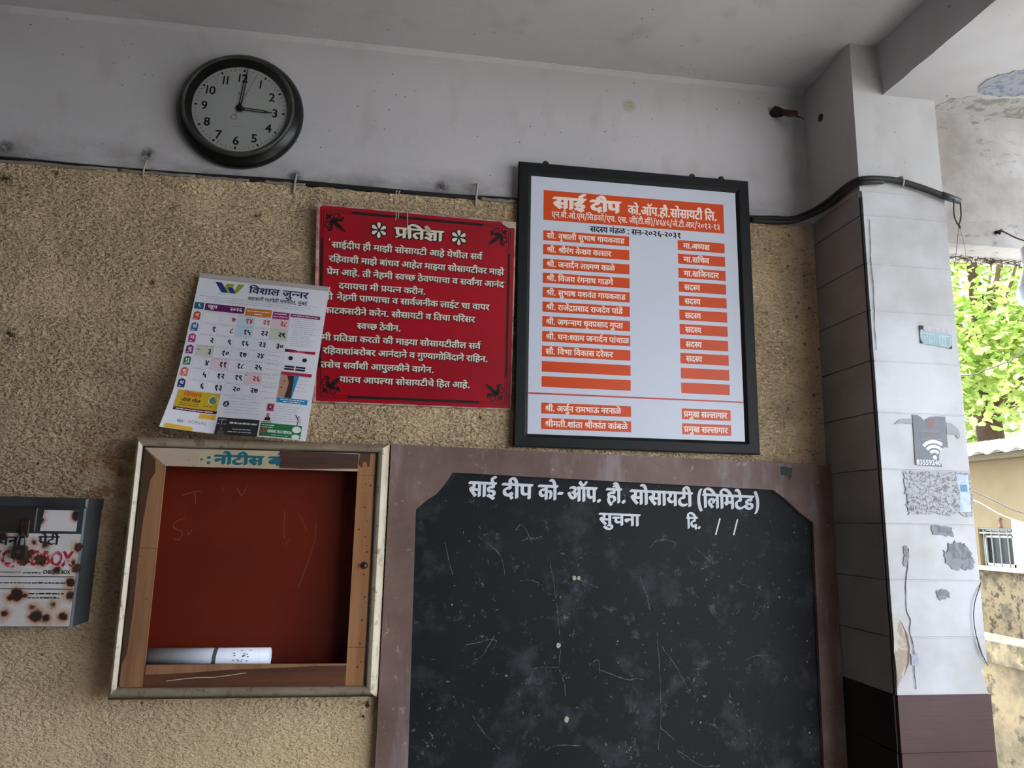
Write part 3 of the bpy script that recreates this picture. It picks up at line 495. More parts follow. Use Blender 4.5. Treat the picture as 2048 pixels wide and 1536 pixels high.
203:'160,551 160,369 160,328* 166,280* 179,251* 190,240 213,217* 263,217 304,217* 375,257* 400,282 436,214 396,186* 313,146* 254,146 214,146* 149,173* 128,194 103,221* 79,294* 79,358 79,551 0,551 0,622 322,622 322,551',
210:'0,622 515,622 515,551 0,551;537,349 517,356* 494,356 470,356* 420,332* 374,269* 356,208 279,232 291,278* 311,313 288,331* 239,353* 209,353 169,353* 126,307* 126,271 126,233* 169,164* 251,89* 309,40 255,-12 197,38* 101,129* 45,222* 45,275 45,328* 94,395* 167,426* 204,426 248,426* 321,397* 354,370 413,426* 500,426 514,426* 545,422* 556,417',
213:'122,189 87,189* 40,224* 40,255 40,284* 76,314* 104,314 122,314* 161,299* 191,276 241,292* 305,378* 305,443 305,499* 246,566* 199,566 168,566* 138,539* 138,516 138,501* 157,466* 214,442* 270,440 253,370 159,376* 66,459* 66,517 66,568* 137,632* 204,632 251,632* 333,589* 384,504* 384,440 384,371* 315,254* 254,221 299,182* 383,87* 414,43 350,-1 299,71* 216,164* 179,194 152,189*',
215:'369,322 400,322* 450,327* 478,332 486,260 461,255* 409,251* 380,251 338,251* 245,266* 212,277 192,264* 167,253 208,201* 319,91* 380,42 326,-12 270,37* 171,137* 95,225* 73,256 51,287* 40,323* 40,340 40,359* 70,393* 104,393 129,393* 166,370* 181,350 202,369* 217,428* 217,458 217,488* 208,536* 201,551 0,551 0,622 403,622 403,551 281,551 288,534* 298,488* 298,458 298,416* 279,354* 262,333 314,322*',
219:'513,313 491,305* 433,293* 390,293 340,293* 257,313* 225,326 178,297* 128,244* 128,208 128,188* 148,147* 200,120* 247,120 258,120* 269,121 263,139* 263,157 263,189* 303,216* 328,216 369,216* 413,164* 413,136 413,108* 388,76* 365,66 383,43* 421,2* 448,-24 390,-65 363,-34* 314,27* 298,53 286,51* 258,50* 245,50 186,50* 96,91* 46,162* 46,205 46,260* 115,333* 164,361 120,390* 74,461* 74,507 74,560* 155,632* 231,632 293,632* 382,574* 382,515 382,467* 336,401* 295,373 315,368* 359,364* 379,364 413,364* 468,374* 496,386;153,502 153,469* 195,416* 228,399 303,448* 303,506 303,530* 269,566* 229,566 195,566* 153,532*',
256:'172,-24 125,43 393,205 393,551 208,551 208,234 208,208* 183,178* 160,178 134,178* 79,220* 41,280* 41,308 41,331* 68,359* 102,359 127,359 127,551 0,551 0,622 578,622 578,551 474,551 474,0 393,0 393,122',
271:'42,4 213,81 169,90* 93,135* 46,213* 46,272 46,316* 77,379* 102,401 135,430* 231,456* 290,456 295,456 295,551 0,551 0,622 534,622 534,551 376,551 376,385 327,385 269,385* 198,371* 173,355 151,340* 126,294* 126,262 126,209* 205,140* 287,140 293,140* 305,140* 312,141 306,161* 306,176 306,211* 348,240* 373,240 416,240* 461,191* 461,162 461,130* 432,95* 410,86 422,62* 455,11* 480,-24 413,-58 392,-24* 354,46* 342,73 82,-66',
274:'45,53 214,153 160,162* 128,194 103,221* 79,294* 79,358 79,551 0,551 0,622 583,622 583,551 479,551 479,0 398,0 398,193 92,-13;398,551 160,551 160,369 160,328* 166,280* 179,251* 190,240 213,217* 262,217 301,217* 373,255* 398,280',
284:'243,40 195,107 447,258 389,270* 295,298* 257,314 214,286* 123,229* 76,202 28,270 69,290* 146,333* 183,354 130,392* 89,464* 89,503 89,556* 174,632* 247,632 313,632* 399,559* 399,500 399,457* 354,388* 319,361 363,344* 483,316* 537,310 537,551 461,551 461,622 722,622 722,551 618,551 618,0 537,0 537,234;168,497 168,473* 202,419* 248,393 281,415* 318,469* 318,500 318,534* 278,566* 244,566 215,566* 168,532*',
449:'-169,615 -190,694* -231,785* -281,823* -315,823 -337,823* -371,814* -385,809 -409,882 -370,896* -318,896 -264,896* -185,845* -122,722* -94,615;-113,821 -113,845* -80,879* -58,879 -35,879* -2,845* -2,821 -2,797* -35,763* -58,763 -80,763* -113,797*',
470:'-190,615 -211,650* -240,726* -240,762 -240,829* -151,896* -85,896 -53,896* 1,883* 21,872 -1,806 -18,815* -56,827* -78,827 -118,827* -160,782* -160,747 -160,714* -133,651* -108,615;-109,724 -109,745* -80,774* -60,774 -39,774* -10,745* -10,724 -10,703* -39,674* -60,674 -80,674* -109,703*',
795:'213,-165 138,-62* 68,199* 68,337 68,477* 137,730* 213,832 294,832 226,726* 153,472* 153,336 153,203* 225,-56* 295,-165',
796:'60,-165 128,-59* 200,197* 200,330 200,464* 129,723* 59,832 141,832 216,729* 286,467* 286,329 286,190* 216,-64* 141,-165',
799:'46,-129 61,-70* 88,64* 95,116 192,116 199,105 186,52* 138,-74* 113,-129',
800:'49,338 291,338 291,256 49,256',
801:'72,54 72,91* 108,121* 133,121 159,121* 196,91* 196,54 196,18* 159,-14* 133,-14 108,-14* 72,18*',
802:'305,833 387,833 125,-166 42,-166',
813:'147,414 121,414* 85,446* 85,482 85,520* 121,550* 147,550 173,550* 209,520* 209,482 209,446* 173,414*;147,-14 121,-14* 85,18* 85,54 85,92* 121,122* 147,122 173,122* 209,92* 209,54 209,18* 173,-14*',
}
RUN = {
'प्रतिज्ञा':(2297,'274,0,0 67,568,0 40,827,0 180,1397,0 66,2038,0'),
'साईदीप ही माझी सोसायटी आहे येथील सर्व':(15153,'60,0,0 66,676,0 12,935,0 42,1426,0 68,1946,0 46,2205,0 3,2773,0 61,3033,0 68,3564,0 3,3823,0 50,4083,0 66,4681,0 33,4940,0 68,5696,0 3,5955,0 60,6215,0 79,6891,0 60,7150,0 66,7826,0 51,8085,0 35,8665,0 68,9169,0 3,9428,0 10,9688,0 61,10711,0 75,11242,0 3,11242,0 51,11502,0 75,12082,0 41,12082,0 68,12724,0 54,12983,0 3,13661,0 60,13921,0 57,14597,0 181,15153,0'),
'रहिवाशी माझे बांधव आहेत माझ्या सोसायटीवर माझे':(18235,'52,0,0 67,409,0 61,668,0 57,1199,0 66,1755,0 58,2014,0 68,2694,0 3,2953,0 50,3213,0 66,3811,0 33,4070,0 75,4826,0 3,4826,0 48,5086,0 66,5657,0 6,5916,0 43,5916,0 57,6531,0 3,7087,0 10,7347,0 61,8370,0 75,8901,0 40,8901,0 3,9471,0 50,9731,0 66,10329,0 191,10588,0 51,11085,0 66,11665,0 3,11924,0 60,12184,0 79,12860,0 60,13119,0 66,13795,0 51,14054,0 35,14634,0 68,15138,0 57,15397,0 52,15953,0 3,16362,0 50,16622,0 66,17220,0 33,17479,0 75,18235,0'),
'प्रेम आहे. ती नेहमी स्वच्छ ठेवण्याचा व सर्वांना आनंद':(18181,'274,0,0 75,568,0 50,568,0 3,1166,0 10,1426,0 61,2449,0 75,2980,0 801,2980,0 3,3248,0 40,3508,0 68,4078,0 3,4337,0 44,4597,0 75,5152,0 61,5152,0 50,5683,0 68,6281,0 3,6540,0 215,6800,0 57,7189,0 188,7745,0 31,8141,0 3,8842,0 36,9102,0 75,9562,0 57,9687,0 197,10243,0 51,10710,0 66,11290,0 30,11549,0 66,12183,0 3,12442,0 57,12702,0 3,13258,0 60,13518,0 57,14194,0 66,14750,0 470,15009,0 44,15009,0 66,15564,0 3,15823,0 10,16083,0 44,17106,0 6,17661,0 42,17661,0'),
'दयायचा मी प्रयत्न करीन.':(8774,'42,0,0 51,520,0 66,1100,0 51,1359,0 30,1939,0 66,2573,0 3,2832,0 50,3092,0 68,3690,0 3,3949,0 274,4209,0 51,4777,0 198,5357,0 44,5706,0 3,6261,0 25,6521,0 52,7283,0 68,7692,0 44,7951,0 801,8506,0'),
'मी':(857,'50,0,0 68,598,0'),
'नेहमी पाण्याचा व सार्वजनीक लाईट चा वापर':(15511,'44,0,0 75,555,0 61,555,0 50,1086,0 68,1684,0 3,1943,0 46,2203,0 66,2771,0 197,3030,0 51,3497,0 66,4077,0 30,4336,0 66,4970,0 3,5229,0 57,5489,0 3,6045,0 60,6305,0 66,6981,0 57,7240,0 181,7796,0 32,7796,0 44,8538,0 68,9093,0 25,9352,0 3,10114,0 54,10374,0 66,11052,0 12,11311,0 35,11802,0 3,12306,0 30,12566,0 66,13200,0 3,13459,0 57,13719,0 66,14275,0 46,14534,0 52,15102,0'),
'काटकसरीने करेन. सोसायटी व तिचा परिसर':(15292,'25,0,0 66,762,0 35,1021,0 25,1525,0 60,2287,0 52,2963,0 68,3372,0 44,3631,0 75,4186,0 3,4186,0 25,4446,0 52,5208,0 75,5617,0 44,5617,0 801,6172,0 3,6440,0 60,6700,0 79,7376,0 60,7635,0 66,8311,0 51,8570,0 35,9150,0 68,9654,0 3,9913,0 57,10173,0 3,10729,0 67,10989,0 40,11248,0 30,11818,0 66,12452,0 3,12711,0 46,12971,0 67,13539,0 52,13798,0 60,14207,0 52,14883,0'),
'स्वच्छ ठेवीन.':(4525,'215,0,0 57,389,0 188,945,0 31,1341,0 3,2042,0 36,2302,0 75,2762,0 57,2887,0 68,3443,0 44,3702,0 801,4257,0'),
'मी प्रतिज्ञा करतो की माझ्या सोसायटीतील सर्व':(15880,'50,0,0 68,598,0 3,857,0 274,1117,0 67,1685,0 40,1944,0 180,2514,0 66,3155,0 3,3414,0 25,3674,0 52,4436,0 40,4845,0 79,5415,0 3,5674,0 25,5934,0 68,6696,0 3,6955,0 50,7215,0 66,7813,0 191,8072,0 51,8569,0 66,9149,0 3,9408,0 60,9668,0 79,10344,0 60,10603,0 66,11279,0 51,11538,0 35,12118,0 68,12622,0 40,12881,0 68,13451,0 54,13710,0 3,14388,0 60,14648,0 57,15324,0 181,15880,0'),
'रहिवाशांबरोबर आनंदाने व गुण्यागोविंदाने राहिन.':(16801,'52,0,0 67,409,0 61,668,0 57,1199,0 66,1755,0 58,2014,0 66,2694,0 6,2953,0 48,2953,0 52,3524,0 79,3933,0 48,4192,0 52,4763,0 3,5172,0 10,5432,0 44,6455,0 6,7010,0 42,7010,0 66,7530,0 44,7789,0 75,8344,0 3,8344,0 57,8604,0 3,9160,0 27,9420,0 69,9983,0 197,9983,0 51,10450,0 66,11030,0 27,11289,0 79,11852,0 67,12111,0 57,12370,0 6,12926,0 42,12926,0 66,13446,0 44,13705,0 75,14260,0 3,14260,0 52,14520,0 66,14929,0 67,15188,0 61,15447,0 44,15978,0 801,16533,0'),
'तसेच सर्वांशी आपुलकीने वागेन.':(11136,'40,0,0 60,570,0 75,1246,0 30,1246,0 3,1880,0 60,2140,0 57,2816,0 66,3372,0 470,3631,0 58,3631,0 68,4311,0 3,4570,0 10,4830,0 46,5853,0 69,6421,0 54,6421,0 25,7099,0 68,7861,0 44,8120,0 75,8675,0 3,8675,0 57,8935,0 66,9491,0 27,9750,0 75,10313,0 44,10313,0 801,10868,0'),
'यातच आपल्या सोसायटीचे हित आहे.':(13042,'51,0,0 66,580,0 40,839,0 30,1409,0 3,2043,0 10,2303,0 46,3326,0 210,3894,0 51,4394,0 66,4974,0 3,5233,0 60,5493,0 79,6169,0 60,6428,0 66,7104,0 51,7363,0 35,7943,0 68,8447,0 30,8706,0 75,9340,0 3,9340,0 67,9600,0 61,9859,0 40,10390,0 3,10960,0 10,11220,0 61,12243,0 75,12774,0 801,12774,0'),
'साई दीप':(3033,'60,0,0 66,676,0 12,935,0 3,1426,0 42,1686,0 68,2206,0 46,2465,0'),
'को.ऑप.हौ.सोसायटी लि.':(8884,'25,0,0 79,762,0 801,1021,0 21,1289,0 46,2312,0 801,2880,0 61,3148,0 80,3679,0 801,3938,0 60,4206,0 79,4882,0 60,5141,0 66,5817,0 51,6076,0 35,6656,0 68,7160,0 3,7419,0 67,7679,0 54,7938,0 801,8616,0'),
'एन.बी.ओ.एम/सिडको/एच. एस. जी(टी.सी)/४६४६/जे.टी.आर/२०१२-१३':(26064,'19,0,0 44,553,0 801,1108,0 48,1376,0 68,1947,0 801,2206,0 23,2474,0 801,3497,0 19,3765,0 50,4318,0 802,4916,0 67,5345,0 60,5604,0 37,6280,0 25,6857,0 79,7619,0 802,7878,0 19,8307,0 30,8860,0 801,9494,0 3,9762,0 19,10022,0 60,10575,0 801,11251,0 3,11519,0 32,11779,0 68,12521,0 795,12780,0 35,13134,0 68,13638,0 801,13897,0 60,14165,0 68,14841,0 796,15100,0 802,15454,0 110,15883,0 112,16434,0 110,16985,0 112,17536,0 802,18087,0 32,18516,0 75,19258,0 801,19258,0 35,19526,0 68,20030,0 801,20289,0 10,20557,0 52,21580,0 802,21989,0 108,22418,0 106,22969,0 107,23520,0 108,24071,0 800,24622,0 107,24962,0 109,25513,0'),
'सदस्य मंडळ : सन-२०२६-२०३१':(11493,'60,0,0 42,676,0 215,1196,0 51,1585,0 3,2165,0 50,2425,0 6,3023,0 37,3023,0 55,3600,0 3,4360,0 813,4620,0 3,4914,0 60,5174,0 44,5850,0 800,6405,0 108,6745,0 106,7296,0 108,7847,0 112,8398,0 800,8949,0 108,9289,0 106,9840,0 109,10391,0 107,10942,0'),
'सौ. वृषाली सुभाष गायकवाड':(10085,'60,0,0 80,676,0 801,935,0 3,1203,0 57,1463,0 71,2019,0 59,2019,0 66,2597,0 54,2856,0 68,3534,0 3,3793,0 60,4053,0 69,4729,0 49,4729,0 66,5432,0 59,5691,0 3,6269,0 27,6529,0 66,7092,0 51,7351,0 25,7931,0 57,8693,0 66,9249,0 37,9508,0'),
'श्री. श्रीरंग केशव कासार':(8315,'284,0,0 68,707,0 801,966,0 3,1234,0 284,1494,0 68,2201,0 52,2460,0 6,2869,0 27,2869,0 3,3432,0 25,3692,0 75,4233,0 58,4454,0 57,5134,0 3,5690,0 25,5950,0 66,6712,0 60,6971,0 66,7647,0 52,7906,0'),
'श्री. जनार्दन लक्ष्मण काळे':(8885,'284,0,0 68,707,0 801,966,0 3,1234,0 32,1494,0 44,2236,0 66,2791,0 42,3050,0 181,3515,0 44,3570,0 3,4125,0 54,4385,0 219,5063,0 50,5523,0 39,6121,0 3,6844,0 25,7104,0 66,7866,0 55,8125,0 75,8809,0'),
'श्री. विजय रंगनाथ गाडगे':(8541,'284,0,0 68,707,0 801,966,0 3,1234,0 67,1494,0 57,1753,0 32,2309,0 51,3051,0 3,3631,0 52,3891,0 6,4300,0 27,4300,0 44,4863,0 66,5418,0 41,5677,0 3,6319,0 27,6579,0 66,7142,0 37,7401,0 27,7978,0 75,8541,0'),
'श्री. सुभाष यशवंत गायकवाड':(10172,'284,0,0 68,707,0 801,966,0 3,1234,0 60,1494,0 69,2170,0 49,2170,0 66,2873,0 59,3132,0 3,3710,0 51,3970,0 58,4550,0 57,5230,0 6,5786,0 40,5786,0 3,6356,0 27,6616,0 66,7179,0 51,7438,0 25,8018,0 57,8780,0 66,9336,0 37,9595,0'),
'श्री. राजेंद्रप्रसाद राजदेव पांडे':(9857,'284,0,0 68,707,0 801,966,0 3,1234,0 52,1494,0 66,1903,0 32,2162,0 449,2904,0 271,2904,0 274,3424,0 60,3992,0 66,4668,0 42,4927,0 3,5447,0 52,5707,0 66,6116,0 32,6375,0 42,7117,0 75,7582,0 57,7637,0 3,8193,0 46,8453,0 66,9021,0 6,9280,0 37,9280,0 75,9851,0'),
'श्री. जगन्नाथ धृवप्रसाद गुप्ता':(10027,'284,0,0 68,707,0 801,966,0 3,1234,0 32,1494,0 27,2236,0 202,2799,0 44,3157,0 66,3712,0 41,3971,0 3,4613,0 43,4873,0 71,5488,0 57,5488,0 274,6044,0 60,6612,0 66,7288,0 42,7547,0 3,8067,0 27,8327,0 69,8890,0 203,8890,0 40,9198,0 66,9768,0'),
'श्री. घनःश्याम जनार्दन पांचाळ':(10387,'284,0,0 68,707,0 801,966,0 3,1234,0 28,1494,0 44,2085,0 7,2640,0 213,2912,0 51,3319,0 66,3899,0 50,4158,0 3,4756,0 32,5016,0 44,5758,0 66,6313,0 42,6572,0 181,7037,0 44,7092,0 3,7647,0 46,7907,0 66,8475,0 6,8734,0 30,8734,0 66,9368,0 55,9627,0'),
'सौ. विभा विकास दरेकर':(8372,'60,0,0 80,676,0 801,935,0 3,1203,0 67,1463,0 57,1722,0 49,2278,0 66,2981,0 3,3240,0 67,3500,0 57,3759,0 25,4315,0 66,5077,0 60,5336,0 3,6012,0 42,6272,0 52,6792,0 75,7201,0 25,7201,0 52,7963,0'),
'श्री. अर्जुन रामभाऊ नरनाळे':(9606,'284,0,0 68,707,0 801,966,0 3,1234,0 9,1494,0 32,2258,0 69,3000,0 181,3000,0 44,3000,0 3,3555,0 52,3815,0 66,4224,0 50,4483,0 49,5081,0 66,5784,0 14,6043,0 3,6808,0 44,7068,0 52,7623,0 44,8032,0 66,8587,0 55,8846,0 75,9530,0'),
'श्रीमती.शांता श्रीकांत कांबळे':(9858,'284,0,0 68,707,0 50,966,0 40,1564,0 68,2134,0 801,2393,0 58,2661,0 66,3341,0 6,3600,0 40,3600,0 66,4170,0 3,4429,0 284,4689,0 68,5396,0 25,5655,0 66,6417,0 6,6676,0 40,6676,0 3,7246,0 25,7506,0 66,8268,0 6,8527,0 48,8527,0 55,9098,0 75,9782,0'),
'मा.अध्यक्ष':(3543,'50,0,0 66,598,0 801,857,0 9,1125,0 201,1889,0 51,2251,0 179,2831,0'),
'मा.सचिव':(3250,'50,0,0 66,598,0 801,857,0 60,1125,0 67,1801,0 30,2060,0 57,2694,0'),
'मा.खजिनदार':(4687,'50,0,0 66,598,0 801,857,0 26,1125,0 67,1943,0 32,2202,0 44,2944,0 42,3499,0 66,4019,0 52,4278,0'),
'सदस्य':(2165,'60,0,0 42,676,0 215,1196,0 51,1585,0'),
'प्रमुख सल्लागार':(5588,'274,0,0 50,568,0 69,1166,0 26,1166,0 3,1984,0 60,2244,0 210,2920,0 54,3420,0 66,4098,0 27,4357,0 66,4920,0 52,5179,0'),
'साई':(1426,'60,0,0 66,676,0 12,935,0'),
'दीप':(1347,'42,0,0 68,520,0 46,779,0'),
'को-':(1361,'25,0,0 79,762,0 800,1021,0'),
'ऑप.':(1859,'21,0,0 46,1023,0 801,1591,0'),
'हौ.':(1058,'61,0,0 80,531,0 801,790,0'),
'सोसायटी':(3213,'60,0,0 79,676,0 60,935,0 66,1611,0 51,1870,0 35,2450,0 68,2954,0'),
'(लिमिटेड)':(3583,'795,0,0 67,354,0 54,613,0 67,1291,0 50,1550,0 35,2148,0 75,2608,0 37,2652,0 796,3229,0'),
'सुचना':(2124,'60,0,0 69,676,0 30,676,0 44,1310,0 66,1865,0'),
'दि.':(1047,'67,0,0 42,259,0 801,779,0'),
'नोटीस बोर्ड':(3920,'44,0,0 79,555,0 35,814,0 68,1318,0 60,1577,0 3,2253,0 48,2513,0 79,3084,0 37,3343,0 181,3914,0'),
'विशाल जुन्नर':(4756,'67,0,0 57,259,0 58,815,0 66,1495,0 54,1754,0 3,2432,0 32,2692,0 69,3434,0 202,3434,0 44,3792,0 52,4347,0'),
'सहकारी पतपेढी मर्यादित, मुंबई':(10918,'60,0,0 61,676,0 25,1207,0 66,1969,0 52,2228,0 68,2637,0 3,2896,0 46,3156,0 40,3724,0 46,4294,0 75,4862,0 38,4862,0 68,5425,0 3,5684,0 50,5944,0 51,6542,0 66,7122,0 181,7381,0 67,7381,0 42,7640,0 40,8160,0 799,8730,0 3,8998,0 50,9258,0 69,9856,0 6,9856,0 48,9856,0 12,10427,0'),
'जून':(1297,'32,0,0 70,742,0 44,742,0'),
'२०२६':(2204,'108,0,0 106,551,0 108,1102,0 112,1653,0'),
'किसान':(2511,'67,0,0 25,259,0 60,1021,0 66,1697,0 44,1956,0'),
'ॲग्रो मॉल':(3381,'118,0,0 256,764,0 79,1327,0 3,1586,0 50,1846,0 77,2444,0 54,2703,0'),
'सूचना':(2124,'60,0,0 70,676,0 30,676,0 44,1310,0 66,1865,0'),
'पेटी':(1331,'46,0,0 75,568,0 35,568,0 68,1072,0'),
'र':(409,'52,0,0'),
'सो':(935,'60,0,0 79,676,0'),
'मं':(598,'50,0,0 6,598,0'),
'बु':(571,'48,0,0 69,571,0'),
'गु':(563,'27,0,0 69,563,0'),
'शु':(680,'58,0,0 69,680,0'),
'श':(680,'58,0,0'),
'१':(551,'107,0,0'),
'२':(551,'108,0,0'),
'३':(551,'109,0,0'),
'४':(551,'110,0,0'),
'५':(551,'111,0,0'),
'६':(551,'112,0,0'),
'७':(551,'113,0,0'),
'८':(551,'114,0,0'),
'९':(551,'115,0,0'),
'१०':(1102,'107,0,0 106,551,0'),
'११':(1102,'107,0,0 107,551,0'),
'१२':(1102,'107,0,0 108,551,0'),
'१३':(1102,'107,0,0 109,551,0'),
'१४':(1102,'107,0,0 110,551,0'),
'१५':(1102,'107,0,0 111,551,0'),
'१६':(1102,'107,0,0 112,551,0'),
'१७':(1102,'107,0,0 113,551,0'),
'१८':(1102,'107,0,0 114,551,0'),
'१९':(1102,'107,0,0 115,551,0'),
'२०':(1102,'108,0,0 106,551,0'),
'२१':(1102,'108,0,0 107,551,0'),
'२२':(1102,'108,0,0 108,551,0'),
'२३':(1102,'108,0,0 109,551,0'),
'२४':(1102,'108,0,0 110,551,0'),
'२५':(1102,'108,0,0 111,551,0'),
'२६':(1102,'108,0,0 112,551,0'),
'२७':(1102,'108,0,0 113,551,0'),
'२८':(1102,'108,0,0 114,551,0'),
'२९':(1102,'108,0,0 115,551,0'),
'३०':(1102,'109,0,0 106,551,0'),
}

# ------------------------------------------------------------------ lettering
_gc = {}
def glyph(g):
    """triangles of one letter shape, in font units (headline at 622, foot at 0)"""
    if g in _gc: return _gc[g]
    loops = []
    for c in GLYPH.get(g, '').split(';'):
        if not c: continue
        P = []
        for w in c.split():
            on = not w.endswith('*'); a, b = w.rstrip('*').split(','); P.append((int(a), int(b), on))
        Q = []
        for i, p in enumerate(P):
            q = P[(i + 1) % len(P)]; Q.append(p)
            if not p[2] and not q[2]: Q.append(((p[0] + q[0]) / 2, (p[1] + q[1]) / 2, True))
        while not Q[0][2]: Q = Q[1:] + Q[:1]
        out = []; i = 0
        while i < len(Q):
            p = Q[i]
            if p[2]: out.append((p[0], p[1])); i += 1
            else:
                a = Q[i - 1]; b = Q[(i + 1) % len(Q)]
                for t in (0.33, 0.67):
                    out.append(((1 - t) ** 2 * a[0] + 2 * t * (1 - t) * p[0] + t * t * b[0], (1 - t) ** 2 * a[1] + 2 * t * (1 - t) * p[1] + t * t * b[1]))
                i += 1
        cl = []
        for q in out:
            if not cl or hypot(q[0] - cl[-1][0], q[1] - cl[-1][1]) > 0.5: cl.append(q)
        ar = sum(cl[i][0] * cl[(i + 1) % len(cl)][1] - cl[(i + 1) % len(cl)][0] * cl[i][1] for i in range(len(cl)))
        loops.append((ar, cl))
    def inside(p, l):
        r = False
        for i in range(len(l)):
            a, b = l[i], l[i - 1]
            if (a[1] > p[1]) != (b[1] > p[1]) and p[0] < (b[0] - a[0]) * (p[1] - a[1]) / (b[1] - a[1]) + a[0]: r = not r
        return r
    V = []; F = []
    outer = sorted([l for l in loops if l[0] < 0], key=lambda l: -l[0])
    holes = [l for l in loops if l[0] > 0]; used = set()
    for o in outer:
        grp = [o[1]]
        for k, h in enumerate(holes):
            if k not in used and inside(h[1][0], o[1]): grp.append(h[1]); used.add(k)
        flat = [p for l in grp for p in l]; k0 = len(V)
        for t in tessellate_polygon([[Vector((p[0], p[1], 0)) for p in l] for l in grp]):
            a, b, c = (flat[i] for i in t)
            s = (b[0] - a[0]) * (c[1] - a[1]) - (b[1] - a[1]) * (c[0] - a[0])
            F.append(tuple(i + k0 for i in (t if s > 0 else (t[0], t[2], t[1]))))
        V += flat
    _gc[g] = (V, F)
    return _gc[g]

def write(mb, text, x, zhead, y, width=None, h=None, nib=(0, 0), n=3, right=None, mi=0, slope=0.0):
    """set a line of Devanagari: headline at zhead, swept along a pen nib for weight"""
    adv, run = RUN[text]
    sx = width / adv if width else h / 622
    sz = h / 622 if h else sx
    if right is not None: x = right - adv * sx
    if nib == (0, 0): n = 1
    for k in range(n):
        q = (k / (n - 1) - 0.5) if n > 1 else 0
        for w in run.split():
            g, gx, gy = (int(v) for v in w.split(','))
            V, F = glyph(g)
            mb.add([(x + (px + gx) * sx + nib[0] * q, y - 0.00001 * k, zhead + (py + gy - 622) * sz + nib[1] * q + slope * (px + gx) * sx) for px, py in V], F, mi)
    return mb

_lc = {}
def latin(mb, text, x, z, y, h, width=None, pen=0.0, mi=0, centre=False):
    """a line of Latin letters or figures with its foot at z and capital height h"""
    if text not in _lc:
        cu = bpy.data.curves.new('line', 'FONT'); cu.body = text; cu.resolution_u = 3; cu.offset = 0.0
        ob = bpy.data.objects.new('line', cu); COL.objects.link(ob)
        dg = bpy.context.evaluated_depsgraph_get(); dg.update()
        me = bpy.data.meshes.new_from_object(ob.evaluated_get(dg))
        _lc[text] = ([tuple(v.co) for v in me.vertices], [tuple(p.vertices) for p in me.polygons])
        bpy.data.objects.remove(ob); bpy.data.curves.remove(cu); bpy.data.meshes.remove(me)
    V, F = _lc[text]
    if not V: return mb
    x0 = min(v[0] for v in V); x1 = max(v[0] for v in V); hh = 0.73
    sz = h / hh; sx = width / (x1 - x0) if width else sz
    ox = x - (x1 - x0) * sx / 2 if centre else x
    k = 8 if pen else 1
    for i in range(k):
        dx, dz = pen * cos(2 * pi * i / k), pen * sin(2 * pi * i / k)
        mb.add([(ox + (v[0] - x0) * sx + dx, y - 0.00001 * i, z + v[1] * sz + dz) for v in V], F, mi)
    return mb

def ragged(P, amp, seed, sub=6):
    r = random.Random(seed); out = []
    for i in range(len(P)):
        a, b = P[i], P[(i + 1) % len(P)]
        for k in range(sub):
            t = k / sub; out.append((a[0] + (b[0] - a[0]) * t + r.uniform(-amp, amp), a[1] + (b[1] - a[1]) * t + r.uniform(-amp, amp)))
    return out

def scrap_mat(name, a, b_, s=60):
    t = NT(name, 0.85)
    f_ = t.ramp(t.noise(s, 5, 0.65, dist=1.2), 0.44, 0.52)
    t.col(t.mix(f_, lin(a), lin(b_))); t.bump(t.noise(s, 4), 0.4, 0.002); return t.m

def scribble(mb, x0, x1, z, y, h=0.0016, seed=1):
    """a line of print too small to read"""
    r = random.Random(seed); x = x0
    while x < x1 - 0.004:
        w = min(r.uniform(0.004, 0.014), x1 - x)
        mb.rect(x, x + w, z, z + h * r.uniform(0.35, 0.6), y)
        x += w + r.uniform(0.001, 0.0022)
    return mb

# ------------------------------------------------------------------ wall clock
M_CASE = plain('black_enamel', (10, 12, 11), 0.30, 0, 0.35, 0.3)
t = NT('worn_olive_metal', 0.45, 0.35, 0.5)
t.col(t.mix(t.ramp(t.noise(14, 4), 0.4, 0.7), lin((52, 56, 50)), lin((84, 84, 74)))); M_BEZEL = t.m
t = NT('dial_paper', 0.6)
t.col(t.mix(t.math('MULTIPLY', t.ramp(t.voro(22), 0.06, 0.12, 1, 0), 0.35), lin((238, 238, 236)), lin((188, 184, 180)))); M_DIAL = t.m
M_INK = plain('black_ink', (24, 22, 24), 0.6, var=0.0)
clock = thing('wall_clock', 'round black wall clock reading three, on the white band of wall', 'clock', (-0.50, 2.0, 2.659))
MB().lathe([(0.162, 0.0), (0.170, 0.003), (0.1705, 0.012), (0.166, 0.023), (0.156, 0.032), (0.149, 0.036)], seg=96, front=False).build('case', M_CASE, clock, True)
MB().lathe([(0.1495, 0.034), (0.150, 0.041), (0.148, 0.0455), (0.144, 0.047), (0.1395, 0.044)], seg=96, front=False).build('bezel', M_BEZEL, clock, True)
MB().lathe([(0.1395, 0.0445), (0.1375, 0.040), (0.127, 0.0225)], seg=96, front=False).build('inner_ring', M_CASE, clock, True)
MB().lathe([(0.128, 0.018), (0.128, 0.022)], seg=72).build('dial', M_DIAL, clock)
nm = MB(); yd = -0.0222
def bar(mb, a, r0, r1, w, y):
    sa, ca = sin(a), cos(a)
    return mb.strip([(r0 * sa, r0 * ca), (r1 * sa, r1 * ca)], w, y)
